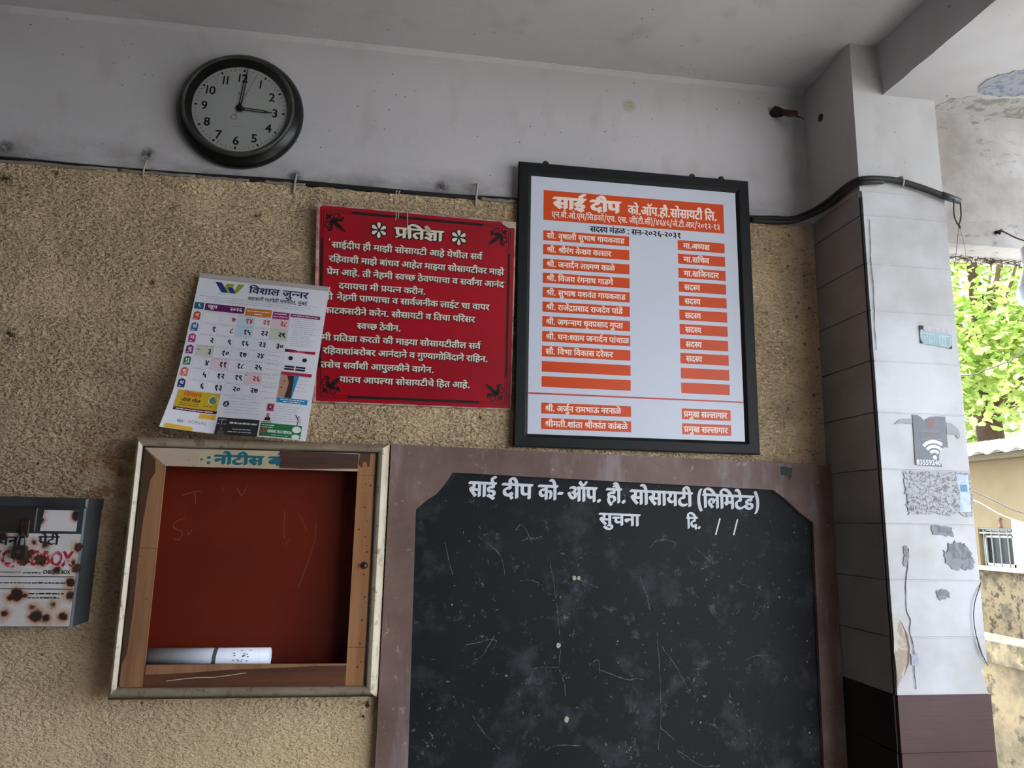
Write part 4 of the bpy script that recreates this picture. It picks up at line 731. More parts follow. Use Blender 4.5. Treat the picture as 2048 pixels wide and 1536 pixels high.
for k in range(1, 13):
    a = radians(30 * k + 1.6); R = 0.0945
    cx, cz = R * sin(a), R * cos(a); h = 0.0255
    s = str(k)
    if k in (1, 11):
        for i in range(len(s)):
            xx = cx + (0.010 * (i - 0.5) if k == 11 else 0)
            nm.strip([(xx - 0.0005, cz - h / 2), (xx + 0.0010, cz + h / 2)], 0.0042, yd)
    elif k in (10, 12):
        nm.strip([(cx - 0.0115, cz - h / 2), (cx - 0.0100, cz + h / 2)], 0.0040, yd)
        latin(nm, s[1], cx - 0.0042, cz - h / 2, yd, h, pen=0.0007)
    else:
        latin(nm, s, cx, cz - h / 2, yd, h, pen=0.0007, centre=True)
nm.build('numerals', M_INK, clock)
mk = MB()
for k in range(60):
    a = radians(6 * k + 1.6)
    if k % 5 == 0: bar(mk, a, 0.1135, 0.1210, 0.0048, yd)
    else: bar(mk, a, 0.1155, 0.1195, 0.0016, yd)
mk.build('minute_track', M_INK, clock)
M_FAINT = plain('grey_print', (105, 102, 102), 0.6, var=0)
bt = MB(); [bt.strip([(-0.008 + 0.0055 * k, 0.046), (-0.0065 + 0.0055 * k, 0.0505), (-0.0045 + 0.0055 * k, 0.0470), (-0.0060 + 0.0055 * k, 0.0435)], 0.0013, yd) for k in range(4)]; scribble(bt, -0.013, 0.015, -0.053, yd, 0.0012, 5)
bt.build('small_print', M_FAINT, clock)
def pointer(name, a, r0, L, w, tip, y):
    m = MB(); sa, ca = sin(a), cos(a)
    P = lambda u, v: (u * sa + v * ca, u * ca - v * sa)
    m.prism([[P(r0, -w / 2), P(L - tip, -w / 2), P(L - tip * 0.45, -w * 0.14), P(L, -w * 0.13), P(L, w * 0.13), P(L - tip * 0.45, w * 0.14), P(L - tip, w / 2), P(r0, w / 2)][::-1],
             [P(r0 + 0.004, -w * 0.22), P(L - tip - 0.001, -w * 0.22), P(L - tip * 0.7, 0), P(L - tip - 0.001, w * 0.22), P(r0 + 0.004, w * 0.22)]], y - 0.0007, y)
    return m.build(name, M_INK, clock)
pointer('hour_hand', radians(93), 0.010, 0.0875, 0.0085, 0.021, -0.0255)
pointer('minute_hand', radians(6.4), 0.010, 0.1225, 0.0080, 0.036, -0.0280)
sh = MB(); a = radians(21)
sh.strip([(-0.026 * sin(a), -0.026 * cos(a)), (0.111 * sin(a), 0.111 * cos(a))], 0.0011, -0.0305)
cx, cz = -0.0325 * sin(a), -0.0325 * cos(a)
sh.strip([(cx + 0.0075 * cos(2 * pi * k / 24), cz + 0.0075 * sin(2 * pi * k / 24)) for k in range(25)], 0.0012, -0.0305)
sh.build('second_hand', plain('thin_grey_metal', (88, 84, 84), 0.5, 0.3), clock)
MB().lathe([(0.0095, 0.0222), (0.0095, 0.030), (0.0075, 0.0325), (0.0, 0.0335)], seg=24).build('centre_cap', M_CASE, clock, True)
g = bpy.data.materials.new('clock_glass'); g.use_nodes = True
nn = g.node_tree.nodes; nn.clear()
go = nn.new('ShaderNodeOutputMaterial'); gm = nn.new('ShaderNodeMixShader'); gt = nn.new('ShaderNodeBsdfTransparent'); gg = nn.new('ShaderNodeBsdfGlossy'); fz = nn.new('ShaderNodeFresnel')
gg.inputs['Roughness'].default_value = 0.12; fz.inputs['IOR'].default_value = 1.35; gt.inputs['Color'].default_value = (0.97, 0.98, 0.975, 1)
for a_, b_ in ((fz.outputs[0], gm.inputs[0]), (gt.outputs[0], gm.inputs[1]), (gg.outputs[0], gm.inputs[2]), (gm.outputs[0], go.inputs[0])): g.node_tree.links.new(a_, b_)
M_GLASS = g
MB().disc(0, 0, 0.1392, -0.0432, 72).build('glass', M_GLASS, clock)

# ------------------------------------------------------------------ red pledge board
def red_mat():
    t = NT('red_enamel', 0.34, 0, 0.45)
    base = t.mix(t.ramp(t.noise(5, 4), 0.35, 0.7), lin((170, 10, 32)), lin((150, 12, 32)))
    base = t.mix(t.math('MULTIPLY', t.ramp(t.noise(60, 4, 0.7, (1, 1, 0.4)), 0.7, 0.78), 0.4), base, lin((196, 80, 80)))
    t.col(base); return t.m
M_RED = red_mat()
M_LETTER = plain('cream_letter_paint', (226, 218, 200), 0.55, s=60)
M_BLACKP = plain('black_sign_paint', (30, 22, 20), 0.45)
RW, RH = 0.5383, 0.5321
red = thing('pledge_board', 'red enamel board with a long pledge in white lettering, left of the black framed list', 'sign', (-0.2525, 1.982, 1.8443),
            rot=hang_frame(0.0, radians(2.5), 0.0))
def out_of_true(p):     # the board is not quite square: wider at its head
    w = 0.0362 * p[0] - 0.0727 * p[2] + 1.0
    return ((0.995 * p[0] - 0.0407 * p[2] + 0.0055) / w, p[1], (0.0007 * p[0] + 0.9831 * p[2] + 0.0020) / w)
RM = [(0.012, 0.0), (RW - 0.014, 0.0), (RW, 0.008), (RW, RH - 0.012), (RW - 0.012, RH), (0.012, RH), (0.0, RH - 0.008), (0.0, 0.008)]
MB().prism([RM], 0.0, 0.004).map(out_of_true).build('panel', M_RED, red)
t = NT('chipped_edge_paint', 0.7); t.col(t.mix(t.ramp(t.noise(30, 4), 0.45, 0.6), lin((178, 160, 146)), lin((150, 96, 92)))); M_CHIP = t.m
e = MB(); w = 0.0045
e.bevbox(-0.001, RW + 0.001, -0.0010, 0.005, -0.001, w - 0.001, 0.0008); e.bevbox(-0.001, RW + 0.001, -0.0010, 0.005, RH - w + 0.001, RH + 0.001, 0.0008)
e.bevbox(-0.003, 0.0058, -0.0014, 0.005, 0.0, RH, 0.0012); e.bevbox(RW - 0.003, RW + 0.001, -0.0010, 0.005, 0.0, RH, 0.0008)
e.prism([[(0, RH), (0, RH - 0.012), (0.012, RH - 0.006), (0.016, RH)]], -0.0016, 0.0)
e.prism([[(RW, RH), (RW - 0.045, RH), (RW - 0.036, RH - 0.010), (RW - 0.018, RH - 0.019), (RW - 0.006, RH - 0.017), (RW, RH - 0.022)]], -0.0016, 0.0)
e.map(out_of_true).build('chipped_edge', M_CHIP, red)
bd = MB(); X0, X1, Z0, Z1 = 0.0135, RW - 0.0165, 0.0175, RH - 0.0165; yb = -0.0003
for (p, q) in (((X0, Z1), (X1, Z1)), ((X0, Z0), (X1, Z0)), ((X0, Z0), (X0, Z1)), ((X1, Z0), (X1, Z1))):
    hz = p[1] == q[1]
    for d in (-0.0028, 0.0028):
        bd.strip([(p[0] + (0 if hz else d), p[1] + (d if hz else 0)), (q[0] + (0 if hz else d), q[1] + (d if hz else 0))], 0.0014, yb)
    a, b = 0.075, 0.075
    if hz: bd.strip([(p[0] + a, p[1]), (q[0] - b, q[1])], 0.0072, yb - 0.0001)
    else: bd.strip([(p[0], p[1] + a), (q[0], q[1] - b)], 0.0072, yb - 0.0001)
bd.map(out_of_true).build('border', M_BLACKP, red)
def ornament(cx, cz, sx, sz):
    m = MB(); P = lambda u, v: (cx + u * sx, cz + v * sz)     # u, v run away from the corner
    def leaf(a, b, w):
        dx, dz = b[0] - a[0], b[1] - a[1]; l = hypot(dx, dz)
        m.strip([P(a[0] + dx * t, a[1] + dz * t) for t in (0, .2, .4, .6, .8, 1)], [0.0006, w * .7, w, w * .95, w * .6, 0.0003], yb - 0.0002)
    def curl(c, r, a0, turn, w):
        pts = []; ws = []
        for i in range(26):
            t = i / 25; a = a0 + turn * t; rr = r * (1 - 0.78 * t)
            pts.append(P(c[0] + rr * cos(a), c[1] + rr * sin(a))); ws.append(w * (1 - 0.4 * t))
        m.strip(pts, ws, yb - 0.0002)
    leaf((0.018, 0.018), (0.056, 0.050), 0.0115)
    leaf((0.017, 0.017), (0.004, 0.004), 0.009)
    leaf((0.016, 0.020), (0.036, 0.056 - 0.026), 0.006)
    for s in (0, 1):
        sw = (lambda q: (q[1], q[0])) if s else (lambda q: q)
        c = sw((0.031, 0.0105)); curl(c, 0.0128, radians(150 if not s else -60), radians(-520 if not s else 520), 0.0036)
        leaf(sw((0.019, 0.016)), sw((0.046, 0.020)), 0.006)
        leaf(sw((0.043, 0.024)), sw((0.050, 0.008)), 0.0075)
        leaf(sw((0.014, 0.013)), sw((0.021, 0.001)), 0.004)
    return m.map(out_of_true).build('corner_ornament', M_BLACKP, red)
ornament(X0 + 0.004, Z1 - 0.004, 1, -1); ornament(X1 - 0.004, Z1 - 0.004, -1, -1); ornament(X0 + 0.004, Z0 + 0.004, 1, 1); ornament(X1 - 0.004, Z0 + 0.004, -1, 1)
def petals(cx, cz):
    for nm_, m_, g, y in (('flower_outline', M_BLACKP, 0.0030, -0.0006), ('flower_ornament', M_LETTER, 0.0, -0.0010)):
        m = MB()
        for k in range(6):
            a = radians(60 * k + 90 if k is not None else 0); P = lambda u, v: (cx + u * cos(a) - v * sin(a), cz + u * sin(a) + v * cos(a))
            lp = [(0.0035 - g, 0.0), (0.010, 0.0035 + g), (0.0165, 0.0050 + g), (0.0205 + g * .6, 0.0030 + g), (0.0215 + g, 0), (0.0205 + g * .6, -0.0030 - g), (0.0165, -0.0050 - g), (0.010, -0.0035 - g)]
            m.flat([P(*q) for q in lp], y - 0.00002 * k)
        if g: m.disc(cx, cz, 0.006, y)
        m.map(out_of_true).build(nm_, m_, red)
petals(0.1615, 0.4755); petals(0.3795, 0.4745)
lines = [('साईदीप ही माझी सोसायटी आहे येथील सर्व', 0.0385, 0.4455, 0.4330), ('रहिवाशी माझे बांधव आहेत माझ्या सोसायटीवर माझे', 0.0325, 0.5085, 0.3950),
         ('प्रेम आहे. ती नेहमी स्वच्छ ठेवण्याचा व सर्वांना आनंद', 0.0276, 0.5092, 0.3600), ('दयायचा मी प्रयत्न करीन.', 0.0593, 0.2914, 0.3240),
         ('मी', 0.019, 0.0445, 0.2925), ('नेहमी पाण्याचा व सार्वजनीक लाईट चा वापर', 0.0549, 0.4695, 0.2930), ('काटकसरीने करेन. सोसायटी व तिचा परिसर', 0.0215, 0.4293, 0.2560),
         ('स्वच्छ ठेवीन.', 0.1094, 0.2265, 0.2185), ('मी प्रतिज्ञा करतो की माझ्या सोसायटीतील सर्व', 0.0180, 0.4467, 0.1825),
         ('रहिवाशांबरोबर आनंदाने व गुण्यागोविंदाने राहिन.', 0.0221, 0.4687, 0.1470), ('तसेच सर्वांशी आपुलकीने वागेन.', 0.0171, 0.3189, 0.1090), ('यातच आपल्या सोसायटीचे हित आहे.', 0.0664, 0.4199, 0.0715)]
lt = MB(); ls = MB()
for s, a, b, z in lines:
    write(lt, s, a, z, -0.0012, width=b - a, h=0.0152, nib=(0.0016, 0.0009))
    write(ls, s, a + 0.0006, z - 0.0011, -0.0008, width=b - a, h=0.0152, nib=(0.0038, -0.0026), n=5)
for xx, r in ((0.0325, 0), (0.1365, 1)):     # quotation marks round the first word
    lt.disc(xx, 0.4375 if not r else 0.4400, 0.0017, -0.0012); lt.strip([(xx + (-0.0012 if not r else 0.0012), 0.4375 if not r else 0.4400), (xx + (0.0012 if not r else -0.0012), 0.4425 if not r else 0.4350)], 0.0013, -0.0012)
write(lt, 'प्रतिज्ञा', 0.2045, 0.4870, -0.0012, width=0.131, h=0.0270, nib=(0.0042, 0.0022), n=5)
write(ls, 'प्रतिज्ञा', 0.2045, 0.4870, -0.0008, width=0.131, h=0.0270, nib=(0.0105, 0.0055), n=7)
write(ls, 'प्रतिज्ञा', 0.2045, 0.4870, -0.0007, width=0.131, h=0.0270, nib=(0.0040, -0.0060), n=5)
ls.map(out_of_true).build('lettering_shadow', M_BLACKP, red); lt.map(out_of_true).build('lettering', M_LETTER, red)
M_DRIP = plain('old_paint_drip', (186, 168, 148), 0.7)
for xx, zt, l, w in ((0.2372, RH, 0.062, 0.0032), (0.2130, RH, 0.020, 0.0024), (0.2065, RH, 0.026, 0.0026)):
    MB().strip([(xx, zt), (xx + 0.0004, zt - l * 0.6), (xx - 0.0004, zt - l)], [w, w * 0.8, w * 0.9], -0.0016).map(out_of_true).build('paint_drip', M_DRIP, red)
MB().prism([[(0.283, 0.4945), (0.291, 0.4810), (0.297, 0.4800), (0.3035, 0.4860), (0.299, 0.4930), (0.291, 0.5000)]], -0.0022, -0.0012).map(out_of_true).build('bare_chip', M_DRIP, red)

# ------------------------------------------------------------------ committee list in a black frame
FW, FH = 0.7002, 0.8257
M_FRAME = plain('black_frame_laminate', (22, 23, 24), 0.5, 0, 0.25)
M_PRINT = plain('print_paper', (206, 210, 224), 0.3, 0, 0.4, 0.03, 3)
M_ORANGE = plain('orange_print', (214, 76, 26), 0.35, 0, 0.35, 0.10, 6)
M_WLET = plain('pale_print', (248, 226, 214), 0.35, var=0.02)
fr = thing('framed_committee_list', 'black framed white poster with orange name plates, hung above the blackboard', 'sign', (0.2848, 1.961, 1.7450),
           rot=hang_frame(0.0, radians(-0.30), 0.0))
ix0, ix1, iz0, iz1 = 0.0388, 0.6595, 0.0370, 0.7860
f = MB(); D = 0.0165
O = [(0, 0), (FW, 0), (FW, FH), (0, FH)]; I = [(ix0, iz0), (ix1, iz0), (ix1, iz1), (ix0, iz1)]
vs = []; 
for (l, off, y) in ((O, 0, D), (O, 0, 0.003), (O, 0.003, 0.0), (I, -0.010, 0.0008), (I, -0.002, 0.007), (I, 0, 0.010)):
    for k, (px, pz) in enumerate(l):
        sx = 1 if k in (0, 3) else -1; sz = 1 if k in (0, 1) else -1
        vs.append((px + sx * off, y, pz + sz * off))
fs = [(4 * i + k, 4 * i + (k + 1) % 4, 4 * i + 4 + (k + 1) % 4, 4 * i + 4 + k) for i in range(5) for k in range(4)]
fs.append((3, 2, 1, 0))
f.add(vs, fs); f.build('frame', M_FRAME, fr)
MB().box(ix0 - 0.001, ix1 + 0.001, 0.0088, 0.012, iz0 - 0.001, iz1 + 0.001).build('poster', M_PRINT, fr)
yp = 0.0086
MB().rect(0.0748, 0.6210, 0.6545, 0.7460, yp).build('header_band', M_ORANGE, fr)
h = MB()
write(h, 'साई दीप', 0.1041, 0.7265, yp - 0.0003, width=0.198, h=0.0330, nib=(0.0075, 0.0050), n=7)
write(h, 'को.ऑप.हौ.सोसायटी लि.', 0.3263, 0.7190, yp - 0.0003, width=0.273, h=0.0262, nib=(0.0026, 0.0016))
write(h, 'एन.बी.ओ.एम/सिडको/एच. एस. जी(टी.सी)/४६४६/जे.टी.आर/२०१२-१३', 0.0994, 0.6815, yp - 0.0003, width=0.509, h=0.0165, nib=(0.0010, 0.0006))
h.build('header_lettering', M_WLET, fr)
write(MB(), 'सदस्य मंडळ : सन-२०२६-२०३१', 0.2124, 0.6456, yp, width=0.2745, h=0.0158, nib=(0.0018, 0.0010)).build('subheading', M_INK, fr)
Lz = [0.623, 0.581, 0.5378, 0.496, 0.4537, 0.4112, 0.3687, 0.3257, 0.2834, 0.240, 0.1975, 0.1235, 0.081]
names = ['सौ. वृषाली सुभाष गायकवाड', 'श्री. श्रीरंग केशव कासार', 'श्री. जनार्दन लक्ष्मण काळे', 'श्री. विजय रंगनाथ गाडगे', 'श्री. सुभाष यशवंत गायकवाड', 'श्री. राजेंद्रप्रसाद राजदेव पांडे',
         'श्री. जगन्नाथ धृवप्रसाद गुप्ता', 'श्री. घनःश्याम जनार्दन पांचाळ', 'सौ. विभा विकास दरेकर', None, None, 'श्री. अर्जुन रामभाऊ नरनाळे', 'श्रीमती.शांता श्रीकांत कांबळे']
ends = [0.3140, 0.2745, 0.2850, 0.2792, 0.3158, 0.3070, 0.3070, 0.3245, 0.2775, 0, 0, 0.2995, 0.3180]
roles = ['मा.अध्यक्ष', 'मा.सचिव', 'मा.खजिनदार'] + ['सदस्य'] * 6 + [None, None, 'प्रमुख सल्लागार', 'प्रमुख सल्लागार']
rends = [0.5735, 0.5710, 0.5985] + [0.5400] * 6 + [0, 0, 0.6090, 0.6095]
for i, z in enumerate(Lz):
    p = MB().rect(0.0752, 0.3285, z - 0.0302, z, yp).build('name_plate', M_ORANGE, fr)
    if names[i]: write(MB(), names[i], 0.0855, z - 0.0082, yp - 0.0003, width=ends[i] - 0.0855, h=0.0150, nib=(0.0015, 0.0009)).build('plate_lettering', M_WLET, p)
    zr = z + 0.0005
    p = MB().rect(0.4758, 0.6203, zr - 0.0308, zr, yp).build('role_plate', M_ORANGE, fr)
    x0 = 0.4925 if i < 11 else 0.4815
    if roles[i]: write(MB(), roles[i], x0, zr - 0.0085, yp - 0.0003, width=rends[i] - x0, h=0.0155, nib=(0.0017, 0.0010)).build('plate_lettering', M_WLET, p)
MB().rect(ix0, ix1, 0.1463, 0.1507, yp).build('rule_line', plain('red_rule', (196, 70, 64), 0.35), fr)
M_NAIL = plain('rusty_iron', (74, 58, 48), 0.6, 0.6, 0.4, 0.3, 120)
for xx in (0.081, 0.529, 0.621):
    m = MB(); m.lathe([(0.0095, 0.0), (0.0095, 0.0015)], (xx, 0.017, FH + 0.006), seg=20); m.lathe([(0.003, 0.0), (0.003, 0.007), (0.0045, 0.0072), (0.0045, 0.009)], (xx, 0.018, FH + 0.0075), seg=12)
    m.build('hanging_lug', M_NAIL, fr)

# ------------------------------------------------------------------ calendar
CW, CH = 0.3402, 0.4293
cal = thing('wall_calendar', 'printed wall calendar with rows of dates, resting on top of the notice case', 'calendar', (-0.5907 * 0.99, 1.9290 * 0.99, 1.55 + (1.7548 - 1.55) * 0.99),
            rot=hang_frame(radians(-3.37), radians(-8.6), radians(-0.57)))
def curl(p):
    u, v = p[0] / CW, p[2] / CH
    y = p[1] + 0.006 * sin(u * 5.2 + 0.6) * (0.35 + 0.65 * (1 - v)) - 0.020 * max(0, 0.30 - u) * max(0, 0.45 - v) * 8 - 0.004
    x = p[0] - (0.010 * max(0, 0.22 - v) / 0.22) * max(0, 1 - u * 1.6)
    return (x, y, p[2])
M_PAPER = plain('calendar_paper', (224, 222, 230), 0.5, 0, 0.35, 0.05, 6)
sheet = MB().rect(0, CW, 0, CH, 0, 24, 28); sheet.rect(0.0005, CW - 0.0005, 0.0005, CH - 0.0005, 0.0022, 24, 28)
sheet.map(curl).build('sheets', M_PAPER, cal, True)
MB().bevbox(-0.001, CW + 0.001, -0.004, 0.004, CH - 0.010, CH + 0.003, 0.0015).map(lambda p: (p[0], curl((p[0], 0, CH))[1] + p[1], p[2])).build('binding_strip', plain('binding_tin', (196, 190, 186), 0.4, 0.3), cal)
def ink(name, c, fn, y=-0.0005, **k):
    m = MB(); fn(m, y); return m.map(curl).build(name, plain(name + '_ink', c, 0.45, 0, 0.35, 0.06), cal)
cal.scale = (0.99, 0.99, 0.99)
R = lambda x0, x1, z0, z1, n=6: (lambda m, y: m.rect(x0, x1, z0, z1, y, n, 4))
ink('logo_blue', (36, 56, 120), lambda m, y: (m.flat([(0.0430, 0.4125), (0.0595, 0.4125), (0.0800, 0.3840), (0.0635, 0.3840)], y), m.flat([(0.0760, 0.4010), (0.0900, 0.4010), (0.1005, 0.3840), (0.0860, 0.3840)], y)))
ink('logo_green', (142, 152, 44), lambda m, y: (m.flat([(0.1020, 0.4120), (0.1190, 0.4120), (0.1025, 0.3840), (0.0960, 0.3920)], y - 0.0001), m.flat([(0.0740, 0.4105), (0.0940, 0.4105), (0.0900, 0.4020), (0.0770, 0.4020), (0.0830, 0.3845), (0.0800, 0.3842), (0.0690, 0.3990)], y - 0.0001)))
ink('title', (34, 46, 84), lambda m, y: write(m, 'विशाल जुन्नर', 0.1330, 0.4070, y, width=0.155, h=0.0175, nib=(0.0018, 0.0010)))
ink('subtitle', (40, 46, 78), lambda m, y: write(m, 'सहकारी पतपेढी मर्यादित, मुंबई', 0.1334, 0.3790, y, width=0.155, h=0.0085, nib=(0.0006, 0.0003)))
def small_lines(m, y):
    r = random.Random(3)
    for k in range(3): scribble(m, 0.010 + 0.02 * k, 0.318 - 0.015 * k, 0.3680 - 0.0062 * k, y, 0.0018, 20 + k)
    scribble(m, 0.245, 0.325, 0.4190, y, 0.0016, 33)
    scribble(m, 0.056, 0.098, 0.3795, y, 0.0014, 34)
    for k in range(14): scribble(m, 0.255 + r.uniform(0, 0.01), 0.325 - r.uniform(0, 0.016), 0.3270 - 0.0058 * k, y, 0.0015, 40 + k)
    for k in range(9): scribble(m, 0.211, 0.244, 0.218 - 0.0125 * k, y, 0.0014, 60 + k)
    for k in range(6): scribble(m, 0.130, 0.215, 0.0945 - 0.0075 * k, y, 0.0015, 80 + k)
    for k in range(7): scribble(m, 0.250, 0.312, 0.0830 - 0.0062 * k, y, 0.0012, 90 + k)
    for k in range(5): scribble(m, 0.292, 0.324, 0.166 - 0.0095 * k, y, 0.0014, 100 + k)
    for i in range(5):
        for j in range(8): scribble(m, 0.032 + 0.0445 * i, 0.072 + 0.0445 * i - 0.004, 0.3255 - 0.0316 * j - 0.0030, y, 0.0012, 200 + 10 * i + j)
ink('small_print', (124, 122, 142), small_lines, -0.0004)
ink('month_number_box', (38, 92, 122), R(0.0035, 0.0268, 0.3295, 0.3485))
ink('month_band', (96, 28, 86), R(0.0300, 0.1310, 0.3283, 0.3483))
ink('orange_band', (206, 118, 44), R(0.1346, 0.2018, 0.3245, 0.3458))
ink('magenta_band', (158, 44, 112), R(0.2056, 0.2482, 0.3225, 0.3428))
ink('maroon_band', (122, 56, 86), R(0.2513, 0.3284, 0.3323, 0.3420))
def hdr(m, y):
    write(m, '६', 0.0115, 0.3445, y - 0.0004, h=0.0085, width=0.0075, nib=(0.0008, 0.0004))
    write(m, 'जून', 0.0370, 0.3440, y - 0.0004, width=0.024, h=0.0085, nib=(0.0010, 0.0005))
    write(m, '२०२६', 0.0930, 0.3425, y - 0.0004, width=0.032, h=0.0085, nib=(0.0012, 0.0006))
    for x0, x1, z, s in ((0.139, 0.198, 0.337, 1), (0.158, 0.182, 0.329, 2), (0.210, 0.244, 0.336, 3), (0.208, 0.247, 0.328, 4), (0.256, 0.325, 0.336, 5)): scribble(m, x0, x1, z, y - 0.0004, 0.004, s)
ink('header_figures', (240, 232, 236), hdr)
dz = [0.3108, 0.2790, 0.2474, 0.2160, 0.1845, 0.1535, 0.1215]
dcol = [(196, 66, 46), (46, 98, 146), (180, 42, 126), (112, 36, 110), (34, 120, 82), (214, 104, 80), (40, 52, 110)]
for i, d in enumerate(['र', 'सो', 'मं', 'बु', 'गु', 'शु', 'श']):
    z = dz[i]; x0, x1 = 0.0065, 0.0235
    ink('day_badge', dcol[i], lambda m, y: m.flat([(x0, z - 0.012), (x1, z - 0.012), (x1, z + 0.008), ((x0 + x1) / 2, z + 0.013), (x0, z + 0.008)], y - 0.0002))
    ink('day_letter', (242, 238, 240), lambda m, y: (write(m, d, 0.0105, z + 0.0055, y - 0.0006, width=0.0095, h=0.0085, nib=(0.0006, 0.0003)), scribble(m, 0.0085, 0.0215, z - 0.0090, y - 0.0006, 0.0028, 7)))
cx0 = 0.0285; cw = 0.0446; rz0 = 0.3262; rh = 0.0316
def grid(m, y):
    for j in range(8): m.rect(cx0, cx0 + 5 * cw, rz0 - rh * j - 0.0002, rz0 - rh * j + 0.0002, y, 10, 1)
    for i in range(6): m.rect(cx0 + cw * i - 0.0002, cx0 + cw * i + 0.0002, rz0 - rh * 7, rz0, y, 1, 10)
ink('date_grid', (166, 164, 182), grid, -0.0003)
def tints(cells):
    def fn(m, y):
        for c, r_ in cells: m.rect(cx0 + cw * c + 0.0005, cx0 + cw * (c + 1) - 0.0005, rz0 - rh * (r_ + 1) + 0.0005, rz0 - rh * r_ - 0.0005, y, 4, 3)
    return fn
ink('blue_print', (198, 212, 226), tints([(2, 0), (2, 1)]), -0.0002); ink('pink_print', (226, 202, 210), tints([(3, 5), (1, 4), (4, 0)]), -0.0002); ink('sand_print', (206, 202, 188), tints([(0, 3), (4, 1)]), -0.0002)
DN = '०१२३४५६७८९'
def figure(n): return ''.join(DN[int(c)] for c in str(n))
def dates(reds):
    def fn(m, y):
        for n_ in range(1, 31):
            q = n_ + 0
            c, r_ = (q // 7, q % 7)
            if ((r_ == 0) or n_ == 26) != reds: continue
            s = figure(n_); w = 0.0098 * len(s)
            write(m, s, 0, rz0 - rh * r_ - 0.0105, y - 0.0005, width=w, h=0.0132, nib=(0.0014, 0.0008), right=cx0 + cw * (c + 1) - 0.0040)
    return fn
ink('dates', (44, 42, 70), dates(False)); ink('holiday_dates', (196, 70, 84), dates(True))
ink('crescent_mark', (60, 58, 66), lambda m, y: (scribble(m, cx0 + 0.004, cx0 + 0.016, rz0 - rh * 3.45, y, 0.004, 9), scribble(m, cx0 + 3 * cw + 0.001, cx0 + 3 * cw + 0.012, rz0 - rh * 5.3, y, 0.003, 8)))
ink('strip_red', (186, 42, 78), lambda m, y: m.flat([(0.262, 0.2365), (0.3297, 0.2407), (0.3297, 0.2319), (0.253, 0.2325)], y))
ink('strip_black', (34, 30, 38), lambda m, y: (m.flat([(0.2516, 0.2410), (0.330, 0.2375), (0.253, 0.2325)], y - 0.0001), m.rect(0.2585, 0.2830, 0.190, 0.1950, y), m.rect(0.2865, 0.3110, 0.190, 0.1950, y), m.rect(0.2585, 0.2830, 0.183, 0.1880, y), m.rect(0.2865, 0.3110, 0.183, 0.1880, y), m.disc(0.2700, 0.2160, 0.0058, y), m.disc(0.3060, 0.2140, 0.0058, y)))
ink('advert_red', (176, 40, 70), R(0.2527, 0.3300, 0.1690, 0.1778))
ink('advert_blue', (42, 136, 186), lambda m, y: (m.rect(0.2525, 0.3298, 0.0935, 0.1070, y, 6, 2), m.flat([(0.2890, 0.1690), (0.2990, 0.1690), (0.2890, 0.1070), (0.2790, 0.1070)], y - 0.0001)))
ink('advert_portrait', (188, 142, 122), lambda m, y: (m.rect(0.2535, 0.2860, 0.1075, 0.1685, y, 4, 5)))
ink('advert_hair', (66, 44, 40), lambda m, y: (m.flat([(0.2690, 0.1685), (0.2870, 0.1685), (0.2870, 0.1080), (0.2700, 0.1080), (0.2740, 0.1300), (0.2760, 0.1480)], y - 0.0002), m.disc(0.2640, 0.1520, 0.0018, y - 0.0002), m.disc(0.2590, 0.1350, 0.0022, y - 0.0002)))
ink('advert_words', (232, 236, 242), lambda m, y: (scribble(m, 0.262, 0.322, 0.1015, y - 0.0003, 0.004, 11), scribble(m, 0.270, 0.312, 0.0960, y - 0.0003, 0.004, 12)))
ink('yellow_advert', (196, 164, 40), R(0.0125, 0.1125, 0.0575, 0.1035))
ink('maroon_strip', (84, 36, 52), R(0.0140, 0.1140, 0.0495, 0.0578))
ink('advert_seal', (86, 128, 96), lambda m, y: (m.disc(0.0985, 0.0850, 0.0105, y - 0.0002), ))
ink('seal_rim', (214, 214, 190), lambda m, y: m.strip([(0.0985 + 0.0112 * cos(2 * pi * k / 20), 0.0850 + 0.0112 * sin(2 * pi * k / 20)) for k in range(21)], 0.0020, y - 0.0003))
ink('advert_title', (210, 92, 36), lambda m, y: write(m, 'किसान', 0.0270, 0.0985, y - 0.0003, width=0.041, h=0.0105, nib=(0.0014, 0.0008)))
ink('advert_subtitle', (84, 58, 34), lambda m, y: (write(m, [k for k in RUN if k.endswith('ग्रो मॉल')][0], 0.0250, 0.0815, y - 0.0003, width=0.044, h=0.0075, nib=(0.0010, 0.0006)), scribble(m, 0.024, 0.070, 0.0685, y - 0.0003, 0.003, 13), scribble(m, 0.022, 0.068, 0.0635, y - 0.0003, 0.003, 14), scribble(m, 0.078, 0.108, 0.0665, y - 0.0003, 0.003, 15)))
ink('strip_words', (226, 206, 210), lambda m, y: scribble(m, 0.020, 0.108, 0.0522, y - 0.0003, 0.005, 16))
ink('amber_pill', (224, 176, 56), lambda m, y: (m.rect(0.0760, 0.1140, 0.0345, 0.0470, y, 4, 1), m.flat([(0.0110, 0.0120), (0.0680, 0.0100), (0.0710, 0.0050), (0.0690, 0.0000), (0.0100, 0.0012), (0.0080, 0.0060)], y)))
ink('grey_wordmark', (166, 164, 172), lambda m, y: latin(m, 'SONAL', 0.0560, 0.0190, y, 0.0090, 0.042))
ink('wing_mark', (66, 74, 76), lambda m, y: [m.strip([(0.036 + 0.004 * k, 0.0300 - 0.002 * k), (0.0320 + 0.0035 * k, 0.0230), (0.0370 + 0.003 * k, 0.0175)], [0.0004, 0.0018, 0.0004], y) for k in range(4)])
